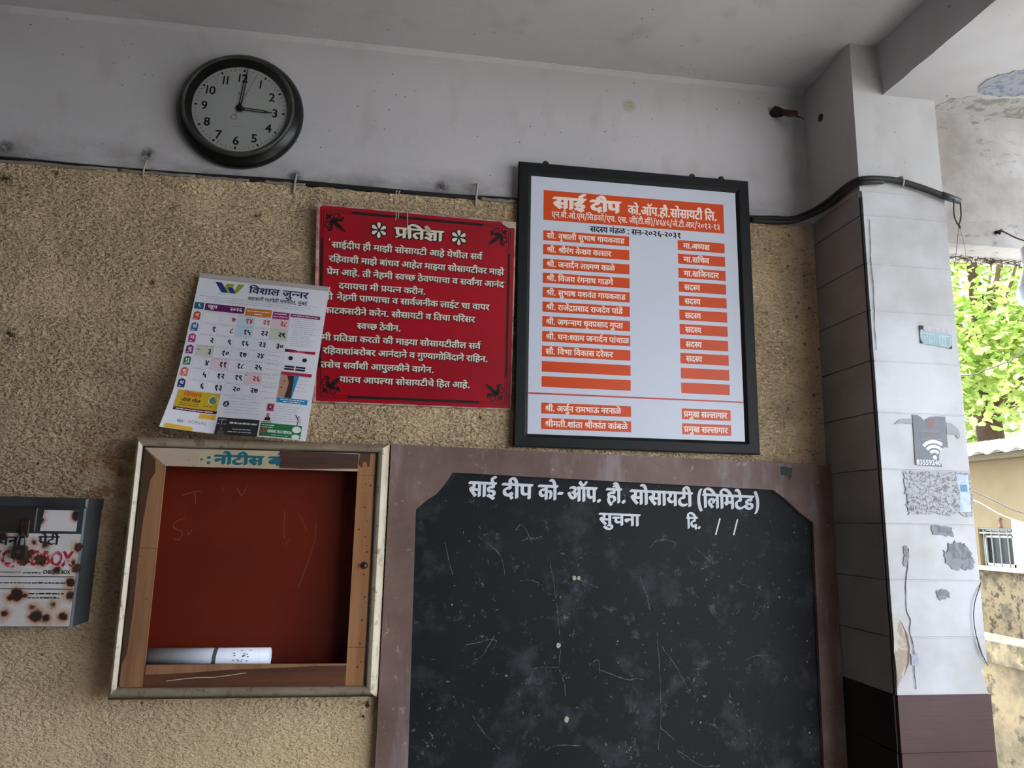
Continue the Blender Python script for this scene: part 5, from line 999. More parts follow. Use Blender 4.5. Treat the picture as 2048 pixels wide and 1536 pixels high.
ink('round_marks', (40, 36, 44), lambda m, y: (m.disc(0.1310, 0.0790, 0.0078, y), m.disc(0.2410, 0.0795, 0.0062, y - 0.0004), m.flat([(0.2310, 0.0440), (0.2460, 0.0440), (0.2450, 0.0520), (0.2390, 0.0545), (0.2330, 0.0520)], y)))
ink('pink_square', (206, 66, 112), R(0.2325, 0.2500, 0.0690, 0.0890))
ink('mark_figure', (236, 234, 238), lambda m, y: (m.strip([(0.1280, 0.0745), (0.1310, 0.0835), (0.1340, 0.0745)], 0.0022, y - 0.0003), m.strip([(0.2385, 0.0765), (0.2410, 0.0835), (0.2435, 0.0765)], 0.0020, y - 0.0007)))
ink('portrait_head', (170, 128, 110), lambda m, y: m.disc(0.2385, 0.0580, 0.0042, y, 12, 0, 0.0055))
ink('dancer_sketch', (86, 86, 98), lambda m, y: (m.strip([(0.3060, 0.0640), (0.3120, 0.0560), (0.3150, 0.0480), (0.3130, 0.0400), (0.3110, 0.0330)], 0.0026, y), m.strip([(0.3100, 0.0560), (0.3190, 0.0540), (0.3200, 0.0430)], 0.0014, y), m.disc(0.3140, 0.0600, 0.0022, y)))
ink('dark_advert', (48, 46, 48), R(0.1195, 0.2205, -0.0010, 0.0430))
ink('dark_advert_words', (206, 206, 208), lambda m, y: (scribble(m, 0.1500, 0.2160, 0.0285, y - 0.0003, 0.009, 17), scribble(m, 0.160, 0.205, 0.0140, y - 0.0003, 0.004, 18), scribble(m, 0.150, 0.210, 0.0070, y - 0.0003, 0.004, 19), m.strip([(0.1310, 0.0390), (0.1310, 0.0230)], 0.0014, y - 0.0003), m.strip([(0.1215, 0.0370), (0.1410, 0.0375)], 0.0012, y - 0.0003), m.strip([(0.1215, 0.0265), (0.1260, 0.0265)], 0.0018, y - 0.0003), m.strip([(0.1360, 0.0265), (0.1415, 0.0265)], 0.0018, y - 0.0003)))
ink('dark_portrait', (92, 90, 92), lambda m, y: (m.disc(0.1330, 0.0140, 0.0040, y - 0.0003), m.flat([(0.1240, -0.0005), (0.1430, -0.0005), (0.1400, 0.0080), (0.1270, 0.0080)], y - 0.0003)))
ink('green_advert', (38, 112, 68), R(0.2245, 0.3260, 0.0030, 0.0375))
ink('green_advert_words', (220, 230, 222), lambda m, y: (latin(m, 'GENERIC PLUS MEDICAL', 0.2440, 0.0135, y - 0.0003, 0.0075, 0.060, 0.0003), scribble(m, 0.228, 0.262, 0.0310, y - 0.0003, 0.004, 21), scribble(m, 0.228, 0.255, 0.0260, y - 0.0003, 0.003, 22), scribble(m, 0.255, 0.296, 0.0070, y - 0.0003, 0.002, 23), m.disc(0.3140, 0.0260, 0.0110, y - 0.0003, 20, 0, 0.0085), m.disc(0.3140, 0.0075, 0.0100, y - 0.0003, 20, 0, 0.0060)))
ink('red_cross', (196, 52, 64), lambda m, y: (m.rect(0.2265, 0.2395, 0.0135, 0.0175, y - 0.0004), m.rect(0.2310, 0.2350, 0.0090, 0.0220, y - 0.0004), m.rect(0.2245, 0.2500, 0.0390, 0.0412, y)))

# ------------------------------------------------------------------ glazed-in notice case
nx0, nx1, nz0, nz1 = -0.662, -0.0440, 1.119, 1.737
KN = 1.915 / 1.935
nb = thing('notice_case', 'shallow wooden notice case with dark red back, left of the blackboard', 'notice board', (nx0 * KN, 1.988, 1.55 + (nz0 - 1.55) * KN))
L2 = lambda x, y, z: ((x - nx0) * KN, y - 1.988 - (0.020 if y < 1.96 else 0.0), (z - nz0) * KN)
def put(mb, name, m, parent=None, smooth=False):
    return mb.map(lambda p: L2(*p)).build(name, m, parent or nb, smooth)
t = NT('dirty_cream_gloss', 0.4, 0, 0.45)
base = t.mix(t.ramp(t.noise(9, 4), 0.35, 0.7), lin((214, 200, 176)), lin((188, 172, 148)))
base = t.mix(t.math('MULTIPLY', t.ramp(t.noise(34, 5, 0.7), 0.56, 0.66), 0.7), base, lin((96, 82, 66)))
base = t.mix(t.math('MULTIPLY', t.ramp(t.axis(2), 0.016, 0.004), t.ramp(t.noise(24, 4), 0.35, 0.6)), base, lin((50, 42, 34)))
t.col(base); M_CREAM = t.m
t = NT('grimy_shaded_cream', 0.5, 0, 0.35)  # top and bottom mouldings: grime, plus their shade painted into a duller cream
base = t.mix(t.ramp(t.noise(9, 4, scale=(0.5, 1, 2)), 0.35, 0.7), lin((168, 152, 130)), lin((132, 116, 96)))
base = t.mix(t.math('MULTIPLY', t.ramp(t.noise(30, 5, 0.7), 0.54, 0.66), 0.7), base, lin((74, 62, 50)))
base = t.mix(t.ramp(t.axis(2), 0.013, 0.006), base, lin((40, 33, 27)))  # underside painted dark along the lower edge
t.col(base); M_GRIMY_SHADED = t.m
O = [(nx0, nz0), (nx1, nz0), (nx1, nz1), (nx0, nz1)]
I = [(-0.6415, 1.149), (-0.0730, 1.147), (-0.0730, 1.7145), (-0.6425, 1.7120)]
prof = [(0.0, 1.988), (0.0, 1.950), (0.12, 1.938), (0.32, 1.931), (0.55, 1.929), (0.78, 1.932), (0.93, 1.937), (0.96, 1.943), (1.0, 1.944)]
sides = ('bottom', 'right', 'top', 'left')
for k in range(4):
    m = MB(); a, b = k, (k + 1) % 4; vs = []
    for t_, y in prof:
        for c in (a, b): vs.append((O[c][0] + (I[c][0] - O[c][0]) * t_, y, O[c][1] + (I[c][1] - O[c][1]) * t_))
    m.add(vs, [(2 * i, 2 * i + 1, 2 * i + 3, 2 * i + 2) for i in range(len(prof) - 1)])
    o = put(m, 'moulding', M_CREAM if sides[k] in ('left', 'right') else M_GRIMY_SHADED, None, True); o.data.set_sharp_from_angle(angle=radians(40))
# box sides behind the moulding
m = MB()
for x0, x1, z0, z1 in ((nx0 + 0.004, -0.625, nz0 + 0.004, nz1 - 0.004), (-0.088, nx1 - 0.004, nz0 + 0.004, nz1 - 0.004), (-0.63, -0.08, nz0 + 0.004, 1.162), (-0.63, -0.08, 1.700, nz1 - 0.004)): m.box(x0, x1, 1.9475, 1.987, z0, z1)
put(m, 'box_sides', plain('dark_box_wood', (70, 44, 32), 0.7))
ox0, ox1, oz0, oz1 = -0.5865, -0.1205, 1.1985, 1.6655
def lam(name, a, b_, s=(40, 1, 3)):
    t = NT(name, 0.5, 0, 0.35)
    base = t.mix(t.ramp(t.noise(1, 5, 0.6, s), 0.35, 0.7), lin(a), lin(b_))
    base = t.mix(t.math('MULTIPLY', t.ramp(t.voro(45), 0.07, 0.11, 1, 0), 0.6), base, lin((70, 40, 26)))
    t.col(base); return t.m
M_LAM = lam('tan_laminate', (162, 118, 86), (132, 91, 66))
M_LAM2 = lam('orange_laminate', (172, 124, 84), (146, 98, 64))
M_LAMD = lam('brown_laminate', (108, 68, 46), (78, 48, 34), (3, 1, 40))
M_RAIL = lam('beige_rail_paper', (196, 174, 156), (184, 160, 142), (4, 1, 20))
yf, yk = 1.9395, 1.9455
ls_ = put(MB().prism([[(-0.6415, 1.149), (ox0, 1.149), (ox0, oz1), (-0.6425, 1.7115)]], yf, yk), 'left_stile', M_LAM)
m = MB().prism([[(-0.6395, 1.7085), (-0.6370, 1.5400), (-0.6235, 1.5420), (-0.6180, 1.6300), (-0.6085, 1.6480), (-0.6110, 1.6800)]], yf - 0.0008, yf)
m.prism([[(-0.6370, 1.5410), (-0.6240, 1.5410), (-0.6265, 1.4300), (-0.6250, 1.3300), (-0.6290, 1.2200), (-0.6370, 1.2000)]], yf - 0.0007, yf); put(m, 'dark_strip', plain('old_varnish', (84, 58, 42), 0.5), ls_)
put(MB().box(-0.6390, ox0, yf - 0.0004, yf, 1.4665, 1.4673), 'joint_line', M_DARK, ls_)
rs_ = put(MB().prism([[(ox1, 1.147), (-0.073, 1.147), (-0.073, 1.7145), (ox1, 1.7145)]], yf, yk), 'right_stile', M_LAM2)
put(MB().box(ox1, -0.075, yf - 0.0004, yf, 1.6550, 1.6557).box(ox1, -0.075, yf - 0.0004, yf, 1.2360, 1.2367), 'joint_line', M_DARK, rs_)
m = MB().prism([[(ox1 + 0.001, 1.6830), (ox1 + 0.006, 1.7130), (-0.0900, 1.7130), (-0.0905, 1.6790), (-0.0960, 1.6770), (-0.0985, 1.6900), (-0.1080, 1.6890), (-0.1100, 1.6740)]], yf - 0.0007, yf); put(m, 'dark_strip', plain('old_varnish_dark', (92, 62, 46), 0.5), rs_)
for nm_, P_ in (('left', [(-0.6425, 1.711), (-0.6385, 1.709), (-0.6380, 1.151), (-0.6415, 1.149)]), ('right', [(-0.0765, 1.149), (-0.0730, 1.147), (-0.0730, 1.7145), (-0.0765, 1.712)]), ('top', [(-0.6415, 1.709), (-0.0730, 1.7118), (-0.0730, 1.7145), (-0.6425, 1.7120)])):
    put(MB().prism([ragged(P_, 0.0007, 51, 8)], yf - 0.0016, yf - 0.0006), 'gap_shadow_line', M_DARK)  # dark strips stand for the crack and the shadow beside the moulding
r2 = random.Random(5)
for k in range(9):
    m = MB().lathe([(0.0022, 0.0), (0.0022, 0.0006), (0.0, 0.0010)], (-0.098 + r2.uniform(-0.012, 0.014), yf, 1.19 + 0.055 * k), seg=8); put(m, 'nail', M_NAIL, rs_)
put(MB().lathe([(0.0085, 0.0), (0.0085, 0.003), (0.0060, 0.006), (0.0050, 0.011), (0.0, 0.0118)], (-0.0900, yf, 1.432), seg=20), 'lock_bolt', plain('bolt_steel', (86, 80, 74), 0.35, 0.8), rs_, True)
tr = put(MB().prism([[(ox0 - 0.0005, oz1), (ox1, oz1), (ox1, 1.7145), (-0.6425, 1.7120)]], yf - 0.001, yk), 'top_rail', M_RAIL)
put(MB().box(-0.510, -0.300, yf - 0.0014, yf - 0.001, 1.6665, 1.7125), 'paper_label', plain('label_paper', (196, 178, 146), 0.6), tr)
m = MB(); write(m, 'नोटीस बोर्ड', -0.4720, 1.6955, yf - 0.0018, width=0.204, h=0.0215, nib=(0.0050, 0.0030), n=5)
m.disc(-0.5025, 1.6840, 0.0032, yf - 0.0018); m.rect(-0.4895, -0.4815, 1.6860, 1.6920, yf - 0.0018); m.rect(-0.4890, -0.4810, 1.6730, 1.6795, yf - 0.0018)
put(m, 'lettering', plain('teal_letter_paint', (34, 104, 122), 0.5, s=60), tr)
m = MB(); m.prism([[(-0.3155, 1.7130), (-0.3120, 1.6900), (-0.3135, 1.6680), (-0.2600, 1.6675), (-0.1205, 1.6720), (ox1, 1.7090), (-0.2400, 1.7105)]], yf - 0.0030, yf - 0.0012)
put(m, 'bare_patch', lam('bare_wood', (88, 62, 52), (70, 48, 42), (3, 1, 60)), tr)
br_ = put(MB().prism([[(-0.5865, 1.147), (ox1, 1.147), (ox1, oz0), (-0.5865, oz0)]], yf, yk), 'bottom_rail', M_LAMD)
m = MB().prism([[(-0.5830, 1.1760), (-0.4800, 1.1800), (-0.4000, 1.1860), (-0.3000, 1.1890), (-0.2000, 1.1930), (ox1, 1.1945), (ox1, oz0), (-0.5830, oz0)]], yf - 0.0005, yf); put(m, 'pale_strip', M_LAM, br_)
m = MB().strip([(-0.5350, 1.1620), (-0.5000, 1.1660), (-0.4700, 1.1690), (-0.4300, 1.1690), (-0.3900, 1.1740), (-0.3550, 1.1790)], 0.0016, yf - 0.0009); put(m, 'scratch', plain('scratch_white', (206, 190, 170), 0.7), br_)
t = NT('dark_red_board', 0.42, 0, 0.4)
t.col(t.mix(t.ramp(t.noise(4, 4), 0.35, 0.7), lin((114, 35, 14)), lin((94, 28, 13)))); M_BACK = t.m
bp = put(MB().box(-0.6240, -0.0900, 1.9835, 1.9865, 1.155, 1.708), 'back_panel', M_BACK)
ch = MB()
for s in [[(-0.557, 1.596), (-0.528, 1.606), (-0.51, 1.606)], [(-0.529, 1.609), (-0.523, 1.575)], [(-0.546, 1.541), (-0.569, 1.528), (-0.571, 1.516), (-0.549, 1.504), (-0.556, 1.486), (-0.567, 1.488)], [(-0.537, 1.51), (-0.534, 1.498), (-0.526, 1.513)], [(-0.303, 1.565), (-0.302, 1.514), (-0.298, 1.492)], [(-0.268, 1.558), (-0.244, 1.515)], [(-0.223, 1.535), (-0.222, 1.491), (-0.238, 1.429), (-0.255, 1.373)], [(-0.426, 1.618), (-0.413, 1.6), (-0.402, 1.623)], [(-0.463, 1.621), (-0.459, 1.605)], [(-0.288, 1.49), (-0.295, 1.477)]]:
    ch.strip([(p.x, p.y) for p in spline([(a, b, 0) for a, b in s], 6)], 0.0014, 1.9832)
put(ch, 'chalk_scratches', plain('faint_chalk', (146, 84, 70), 0.9), bp)

# paper roll lying in the case
t = NT('rolled_paper', 0.5, 0, 0.3)
t.col(t.mix(t.math('MULTIPLY', t.ramp(t.noise(1, 3, 0.6, (160, 4, 4)), 0.45, 0.7), 0.2), lin((236, 240, 252)), lin((196, 208, 236)))); M_ROLL = t.m
roll = thing('paper_roll', 'rolled white paper lying in the bottom of the red notice case', 'paper roll', (-0.4435, 1.9545, 1.1860))
roll.scale = (0.995, 1.15, 1.15)
def spiral(x0, x1, turns, r0, r1):
    m = MB(); n = int(turns * 28); vs = []
    for i in range(n + 1):
        a = 2 * pi * turns * i / n; r = min(r1, r0 + (r1 - r0) * 1.7 * i / n)
        for x in (x0, x1): vs.append((x, -r * cos(a), 0.0238 + r * sin(a)))
    return m.add(vs, [(2 * i, 2 * i + 1, 2 * i + 3, 2 * i + 2) for i in range(n)])
o = spiral(-0.150, 0.140, 2.6, 0.0125, 0.0178).build('sheet', M_ROLL, roll, True)
md = o.modifiers.new('thickness', 'SOLIDIFY'); md.thickness = 0.0006
bnd = MB(); seg = 20
for x0, x1, mi in ((0.008, 0.0165, 0),):
    vs = []
    for i in range(seg + 1):
        a = -pi * 0.15 + pi * 1.2 * i / seg
        for x in (x0 + 0.002 * sin(a), x1 + 0.002 * sin(a)): vs.append((x, -0.01825 * cos(a - pi * 0.1), 0.0238 + 0.01825 * sin(a - pi * 0.1)))
    bnd.add(vs, [(2 * i, 2 * i + 1, 2 * i + 3, 2 * i + 2) for i in range(seg)], 0)
bnd.build('printed_band', plain('band_print', (104, 104, 96), 0.5, 0, 0.3, 0.5, 200), roll, True)
pr = MB(); r2 = random.Random(11)
for k in range(16):
    a = r2.uniform(-0.5, 0.9); x = r2.uniform(0.055, 0.095)
    for q in range(2):
        pr.add([(x, -0.01835 * cos(a), 0.0238 + 0.01835 * sin(a)), (x + 0.004, -0.01835 * cos(a), 0.0238 + 0.01835 * sin(a)), (x + 0.004, -0.01835 * cos(a + 0.1), 0.0238 + 0.01835 * sin(a + 0.1)), (x, -0.01835 * cos(a + 0.1), 0.0238 + 0.01835 * sin(a + 0.1))], [(0, 1, 2, 3)])
pr.build('print', plain('roll_ink', (84, 84, 112), 0.6), roll)

# ------------------------------------------------------------------ blackboard
bb = thing('blackboard', 'large blackboard in a worn brown wooden frame, painted heading along its top', 'blackboard', (-0.041, 1.988, 0.60))
t = NT('worn_brown_paint', 0.55, 0, 0.35)
base = t.mix(t.ramp(t.noise(5, 5, 0.6), 0.33, 0.68), lin((128, 106, 100)), lin((98, 74, 68)))
base = t.mix(t.math('MULTIPLY', t.ramp(t.noise(7, 4, 0.6, (2.5, 1, 0.6), (4, 0, 0)), 0.52, 0.72), 0.6), base, lin((154, 142, 144)))
base = t.mix(t.math('MULTIPLY', t.ramp(t.noise(38, 5, 0.7), 0.63, 0.70), 0.6), base, lin((176, 156, 140)))
t.col(base); t.bump(t.noise(20, 4), 0.25, 0.003); M_BBF = t.m
B = lambda p: (p[0] + 0.041, p[1] - 1.988, p[2] - 0.60)
outer = [(-0.041, 0.60), (1.1975, 0.60), (1.1975, 1.722), (-0.039, 1.741)]
inner = [(0.042, 0.70), (1.128, 0.70), (1.136, 1.561), (1.100, 1.585), (1.055, 1.625), (1.021, 1.648), (0.124, 1.671), (0.105, 1.640), (0.085, 1.615), (0.060, 1.598), (0.032, 1.572)]
MB().prism([outer, inner], 1.966, 1.988).map(B).build('frame', M_BBF, bb)
t = NT('slate_paint', 0.6, 0, 0.2)
base = t.mix(t.ramp(t.noise(3, 5), 0.35, 0.68), lin((20, 23, 26)), lin((29, 32, 35)))
base = t.mix(t.math('MULTIPLY', t.ramp(t.noise(7, 6, 0.68, loc=(2, 0, 1)), 0.53, 0.72), 0.55), base, lin((76, 80, 84)))
base = t.mix(t.math('MULTIPLY', t.math('MULTIPLY', t.ramp(t.noise(46, 5, 0.75), 0.62, 0.70), t.ramp(t.noise(5, 3), 0.45, 0.6)), 0.8), base, lin((150, 152, 152)))
base = t.mix(t.math('MULTIPLY', t.ramp(t.noise(16, 6, 0.75, loc=(5, 0, 9)), 0.60, 0.74), 0.5), base, lin((112, 116, 120)))
base = t.mix(t.math('MULTIPLY', t.ramp(t.voro(26), 0.045, 0.065, 1, 0), t.ramp(t.noise(9, 1, loc=(7, 0, 0)), 0.5, 0.6)), base, lin((170, 168, 160)))
t.col(base); t.bump(t.noise(14, 5), 0.25, 0.004); M_SLATE = t.m
MB().box(0.028, 1.142, 1.978, 1.9878, 0.69, 1.676).map(B).build('slate', M_SLATE, bb)
m = MB(); yy = 1.9772
for s, a, b, z in (('साई', 0.170, 0.241, 1.6490), ('दीप', 0.259, 0.339, 1.6470), ('को-', 0.357, 0.425, 1.6450), ('ऑप.', 0.436, 0.530, 1.6430), ('हौ.', 0.545, 0.599, 1.6410), ('सोसायटी', 0.612, 0.788, 1.6385), ('(लिमिटेड)', 0.801, 0.985, 1.6335)):
    write(m, s, a, z, yy, width=b - a, h=0.0375, nib=(0.0044, 0.0030), n=5, slope=-0.022)
write(m, 'सुचना', 0.524, 1.5740, yy, width=0.113, h=0.0300, nib=(0.0036, 0.0024), n=5, slope=-0.02)
write(m, 'दि.', 0.771, 1.5680, yy, width=0.040, h=0.0300, nib=(0.0034, 0.0022), n=5)
m.strip([(0.867, 1.567), (0.853, 1.522)], 0.0042, yy); m.strip([(0.918, 1.565), (0.905, 1.522)], 0.0042, yy)
m.map(B).build('lettering', plain('white_board_paint', (222, 224, 230), 0.6, s=50), bb)
ch = MB(); ck = MB(); yc = 1.9774
strokes = [[(0.349, 1.506), (0.315, 1.499), (0.335, 1.506)], [(0.39, 1.438), (0.4, 1.398), (0.407, 1.347), (0.414, 1.29), (0.42, 1.234), (0.416, 1.178), (0.43, 1.145), (0.435, 1.099)], [(0.416, 1.178), (0.373, 1.179), (0.351, 1.175), (0.343, 1.148)], [(0.636, 1.41), (0.643, 1.387), (0.657, 1.354), (0.662, 1.32)], [(0.681, 1.265), (0.685, 1.195), (0.689, 1.096), (0.688, 1.034), (0.679, 0.974)], [(0.691, 1.233), (0.729, 1.182), (0.769, 1.113)], [(0.688, 1.028), (0.725, 0.997)], [(0.37, 1.385), (0.337, 1.397), (0.31, 1.394)], [(0.335, 1.497), (0.369, 1.511)], [(0.686, 1.508), (0.665, 1.485), (0.691, 1.505), (0.736, 1.499), (0.728, 1.479)], [(0.525, 1.171), (0.592, 1.148), (0.626, 1.149)], [(0.295, 1.525), (0.315, 1.538), (0.342, 1.493)], [(0.195, 1.51), (0.256, 1.46), (0.27, 1.409)], [(0.248, 1.259), (0.217, 1.21), (0.198, 1.198)], [(0.267, 0.983), (0.215, 1.036), (0.195, 1.066)], [(0.925, 1.194), (0.954, 1.204), (0.99, 1.206)], [(0.814, 1.233), (0.828, 1.235)], [(0.382, 0.98), (0.42, 0.991), (0.472, 0.988)], [(0.471, 1.398), (0.519, 1.379)], [(0.111, 1.49), (0.133, 1.408)], [(0.499, 1.184), (0.519, 1.196), (0.525, 1.165)], [(0.751, 0.948), (0.731, 0.973), (0.791, 0.935), (0.846, 0.931)], [(0.919, 1.395), (0.947, 1.382)], [(0.792, 1.487), (0.834, 1.447), (0.805, 1.427)], [(0.171, 1.235), (0.248, 1.247), (0.242, 1.222)]]
r2 = random.Random(21)
for i, s in enumerate(strokes):
    P = [(p.x + r2.uniform(-.0012, .0012), p.y + r2.uniform(-.0012, .0012)) for p in spline([(a, b, 0) for a, b in s], 8)]
    (ck if i in (1, 4) else ch).strip(P, [r2.choice((0.0002, 0.0006, 0.0012, 0.0018)) for _ in P], yc)
for k in range(110):      # rubbed-out ends of chalk strokes
    x, z = r2.uniform(0.07, 1.08), r2.uniform(0.95, 1.53); a = r2.uniform(0, pi); l = r2.uniform(0.003, 0.014)
    ch.strip([(x, z), (x + l * .5 * cos(a) + r2.uniform(-.002, .002), z + l * .5 * sin(a)), (x + l * cos(a), z + l * sin(a))], [0.0003, r2.uniform(0.0006, 0.0020), 0.0003], yc)
ch.map(B).build('chalk_marking', plain('rubbed_chalk', (128, 130, 132), 0.9, 0, 0.1, 0.6, 60), bb)
ck.map(B).build('hairline_crack_pattern', plain('crack_edge', (98, 100, 101), 0.9), bb)
M_DAB = plain('filler', (176, 168, 150), 0.8, s=300)
for x, z, r in ((0.414, 1.233, 0.0062), (0.437, 1.052, 0.0066), (0.4555, 1.4035, 0.0058), (0.4680, 1.4030, 0.0052)):
    P = [(x + r * (0.8 + 0.3 * r2.random()) * cos(2 * pi * k / 11), z + 1.15 * r * (0.8 + 0.3 * r2.random()) * sin(2 * pi * k / 11)) for k in range(11)]
    MB().prism([P], 1.9750, 1.9780).map(B).build('filler_dab', M_DAB, bb)

MB().prism([ragged([(1.046, 1.714), (1.080, 1.711), (1.078, 1.690), (1.072, 1.668), (1.066, 1.688), (1.047, 1.690)], 0.002, 41, 4)], 1.9654, 1.9660).map(B).build('paint_smear', plain('black_smear', (44, 42, 42), 0.6), bb)
# ------------------------------------------------------------------ cheque box with its padlock
cb = thing('cheque_box', 'rusty white and grey metal drop box on the wall at the left edge', 'box', (-1.06, 1.988, 1.290))
t = NT('galvanised_grey', 0.5, 0.4, 0.4)
t.col(t.mix(t.ramp(t.noise(7, 4), 0.35, 0.7), lin((78, 82, 85)), lin((54, 57, 60)))); M_TIN = t.m
def K(p): return (p[0] + 1.06, p[1] - 1.988, p[2] - 1.290)
bx0, bx1, bz0, bz1, byf = -1.06, -0.7400, 1.2905, 1.5620, 1.8950
m = MB()
pf = [(bx0, 1.988), (bx0, byf + 0.004), (bx0 + 0.004, byf), (bx1 - 0.004, byf), (bx1, byf + 0.004), (bx1, 1.988)]
vs = [(x, y, z) for z in (bz0, bz1) for x, y in pf]
m.add(vs, [(i, i + 1, i + 7, i + 6) for i in range(5)] + [(5, 4, 3, 2, 1, 0), (6, 7, 8, 9, 10, 11), (0, 6, 11, 5)])
m.map(K).build('body', M_TIN, cb)
m = MB(); m.bevbox(bx0 - 0.004, bx1 + 0.003, byf - 0.004, 1.988, bz1 - 0.004, bz1 + 0.020, 0.004); m.map(K).build('lid', M_TIN, cb)
byf_ = 1.8950
t = NT('rusted_label', 0.6)
base = t.mix(t.ramp(t.noise(10, 4), 0.4, 0.7), lin((216, 212, 212)), lin((196, 186, 178)))
stains = [(-0.945, 1.470, 0.010), (-0.990, 1.345, 0.016), (-1.035, 1.310, 0.018), (-1.040, 1.450, 0.012), (-0.930, 1.390, 0.008), (-0.960, 1.305, 0.012), (-0.8603, 1.4448, 0.0128), (-0.8238, 1.4382, 0.0107), (-0.8422, 1.4779, 0.0053), (-0.8190, 1.4712, 0.0064), (-0.7573, 1.5414, 0.0085), (-0.7443, 1.4699, 0.0096), (-0.7430, 1.4203, 0.0117), (-0.7530, 1.3898, 0.0102), (-0.7527, 1.3596, 0.0107), (-0.7617, 1.3134, 0.0128), (-0.7828, 1.3409, 0.0075), (-0.8284, 1.3339, 0.0064), (-0.8192, 1.3133, 0.0149), (-0.8628, 1.3612, 0.0149), (-0.8772, 1.3543, 0.0064), (-0.8855, 1.3177, 0.0096), (-0.9129, 1.4909, 0.0107), (-0.7877, 1.4175, 0.0075), (-0.8344, 1.5494, 0.0053), (-0.8350, 1.5279, 0.0053), (-0.8459, 1.4543, 0.0075), (-0.8493, 1.3590, 0.0075), (-0.7966, 1.3088, 0.0085), (-0.7535, 1.4320, 0.0053)]
wob = t.math('ADD', t.math('MULTIPLY', t.math('SUBTRACT', t.noise(70, 4, 0.65), 0.5), 0.016), t.math('MULTIPLY', t.math('SUBTRACT', t.noise(22, 3, loc=(3, 0, 1)), 0.5), 0.020))
best = None
for x, z, r in stains:
    n_ = t.t.nodes.new('ShaderNodeVectorMath'); n_.operation = 'DISTANCE'
    t.lk(t.co, n_.inputs[0]); n_.inputs[1].default_value = (x + 1.06, byf_ - 1.988, z - 1.290)
    d = t.math('SUBTRACT', n_.outputs['Value'], r * 0.85)
    best = d if best is None else t.math('MINIMUM', best, d)
best = t.math('ADD', best, wob)
base = t.mix(t.ramp(best, 0.013, 0.001, 0, 0.75), base, lin((188, 132, 96)))
base = t.mix(t.ramp(best, 0.003, -0.002, 0, 1), base, lin((54, 33, 26)))
t.col(base); M_LABEL = t.m
lab = MB().prism([[(-1.055, 1.2915), (-0.7455, 1.2915), (-0.7445, 1.4985), (-1.055, 1.4985)]], byf - 0.0012, byf).map(K).build('label_plate', M_LABEL, cb)
MB().prism([[(-0.8340, 1.5045), (-0.7560, 1.5045), (-0.7555, 1.5525), (-0.8300, 1.5525)]], byf - 0.0012, byf).map(K).build('blank_label', M_LABEL, cb)
MB().bevbox(-1.03, -0.8440, byf - 0.004, byf, 1.5030, 1.5570, 0.002).map(K).build('slot_flap', plain('dark_tin', (62, 56, 54), 0.5, 0.3), cb)
yl = byf - 0.0016
m = MB(); write(m, 'पेटी', -0.8340, 1.4920, yl, width=0.044, h=0.0185, nib=(0.0022, 0.0014)); write(m, 'सूचना', 0, 1.4900, yl, width=0.074, h=0.0185, nib=(0.0022, 0.0014), right=-0.8700)
m.map(K).build('lettering_black', plain('blue_black_print', (34, 38, 54), 0.6), lab)
m = MB(); latin(m, 'BOX', -0.8190, 1.4260, yl, 0.0340, 0.064, 0.0016); latin(m, 'CHEQUE', -0.986, 1.4270, yl, 0.0340, 0.157, 0.0016)
t = NT('faded_red_print', 0.6); t.col(t.mix(t.ramp(t.noise(90, 3), 0.5, 0.62), lin((168, 40, 56)), lin((214, 180, 180)))); m.map(K).build('lettering_red', t.m, lab)
m = MB(); latin(m, 'CHEQUE BOX', -0.8150, 1.4080, yl, 0.0085, 0.058, 0.0004); latin(m, 'the maintenance', -0.9350, 1.4090, yl, 0.0060, 0.072); scribble(m, -0.858, -0.820, 1.4085, yl, 0.005, 3)
m.rect(-1.05, -0.747, 1.4005, 1.4025, yl); m.rect(-1.05, -0.747, 1.3730, 1.3748, yl)
for z, a, b in ((1.386, -1.02, -0.76), (1.362, -0.84, -0.765), (1.353, -0.84, -0.768), (1.362, -1.03, -0.90)): scribble(m, a, b, z, yl, 0.006, int(z * 1000))
m.map(K).build('small_print', plain('black_print', (38, 36, 38), 0.6), lab)
M_RUST = scrap_mat('dark_rust', (58, 36, 28), (82, 50, 36), 90)
for i in (6, 7, 11, 12, 26):      # rust that has eaten through the printing
    x, z, r = stains[i]; r3 = random.Random(i); r *= 1.45 if i < 8 else 1.0
    lp = [(x + r * (0.55 + 0.6 * r3.random()) * cos(2 * pi * k / 23), z + r * (0.55 + 0.6 * r3.random()) * sin(2 * pi * k / 23)) for k in range(23)]
    MB().prism([lp], byf - 0.0020 - 0.00001 * i, byf - 0.0012).map(K).build('rust_stain', M_RUST, lab)
ha = MB().bevbox(-0.8760, -0.8560, byf - 0.007, byf - 0.003, 1.4880, 1.5290, 0.0015).map(K).build('hasp', M_NAIL, cb)
MB().tube([(-0.866, byf - 0.001, 1.4925), (-0.866, byf - 0.0125, 1.4925), (-0.866, byf - 0.0125, 1.5005), (-0.866, byf - 0.001, 1.5005)], 0.0018, 8).map(K).build('staple', M_NAIL, cb)
pl = thing('padlock', 'small dark brass padlock hanging on the hasp of the drop box', 'padlock', (-0.866, byf - 0.012, 1.442))
m = MB(); pr_ = [(-0.014, 0.002), (-0.012, 0.0), (0.012, 0.0), (0.014, 0.002), (0.014, 0.026), (0.011, 0.0295), (-0.011, 0.0295), (-0.014, 0.026)]
m.prism([pr_], -0.007, 0.007); m.build('lock_body', plain('dark_brass', (78, 66, 56), 0.45, 0.6), pl)
MB().disc(0.0, 0.015, 0.005, -0.0072, 16, 0, 0.0038).build('face_emblem', plain('worn_brass', (112, 100, 88), 0.4, 0.7), pl)
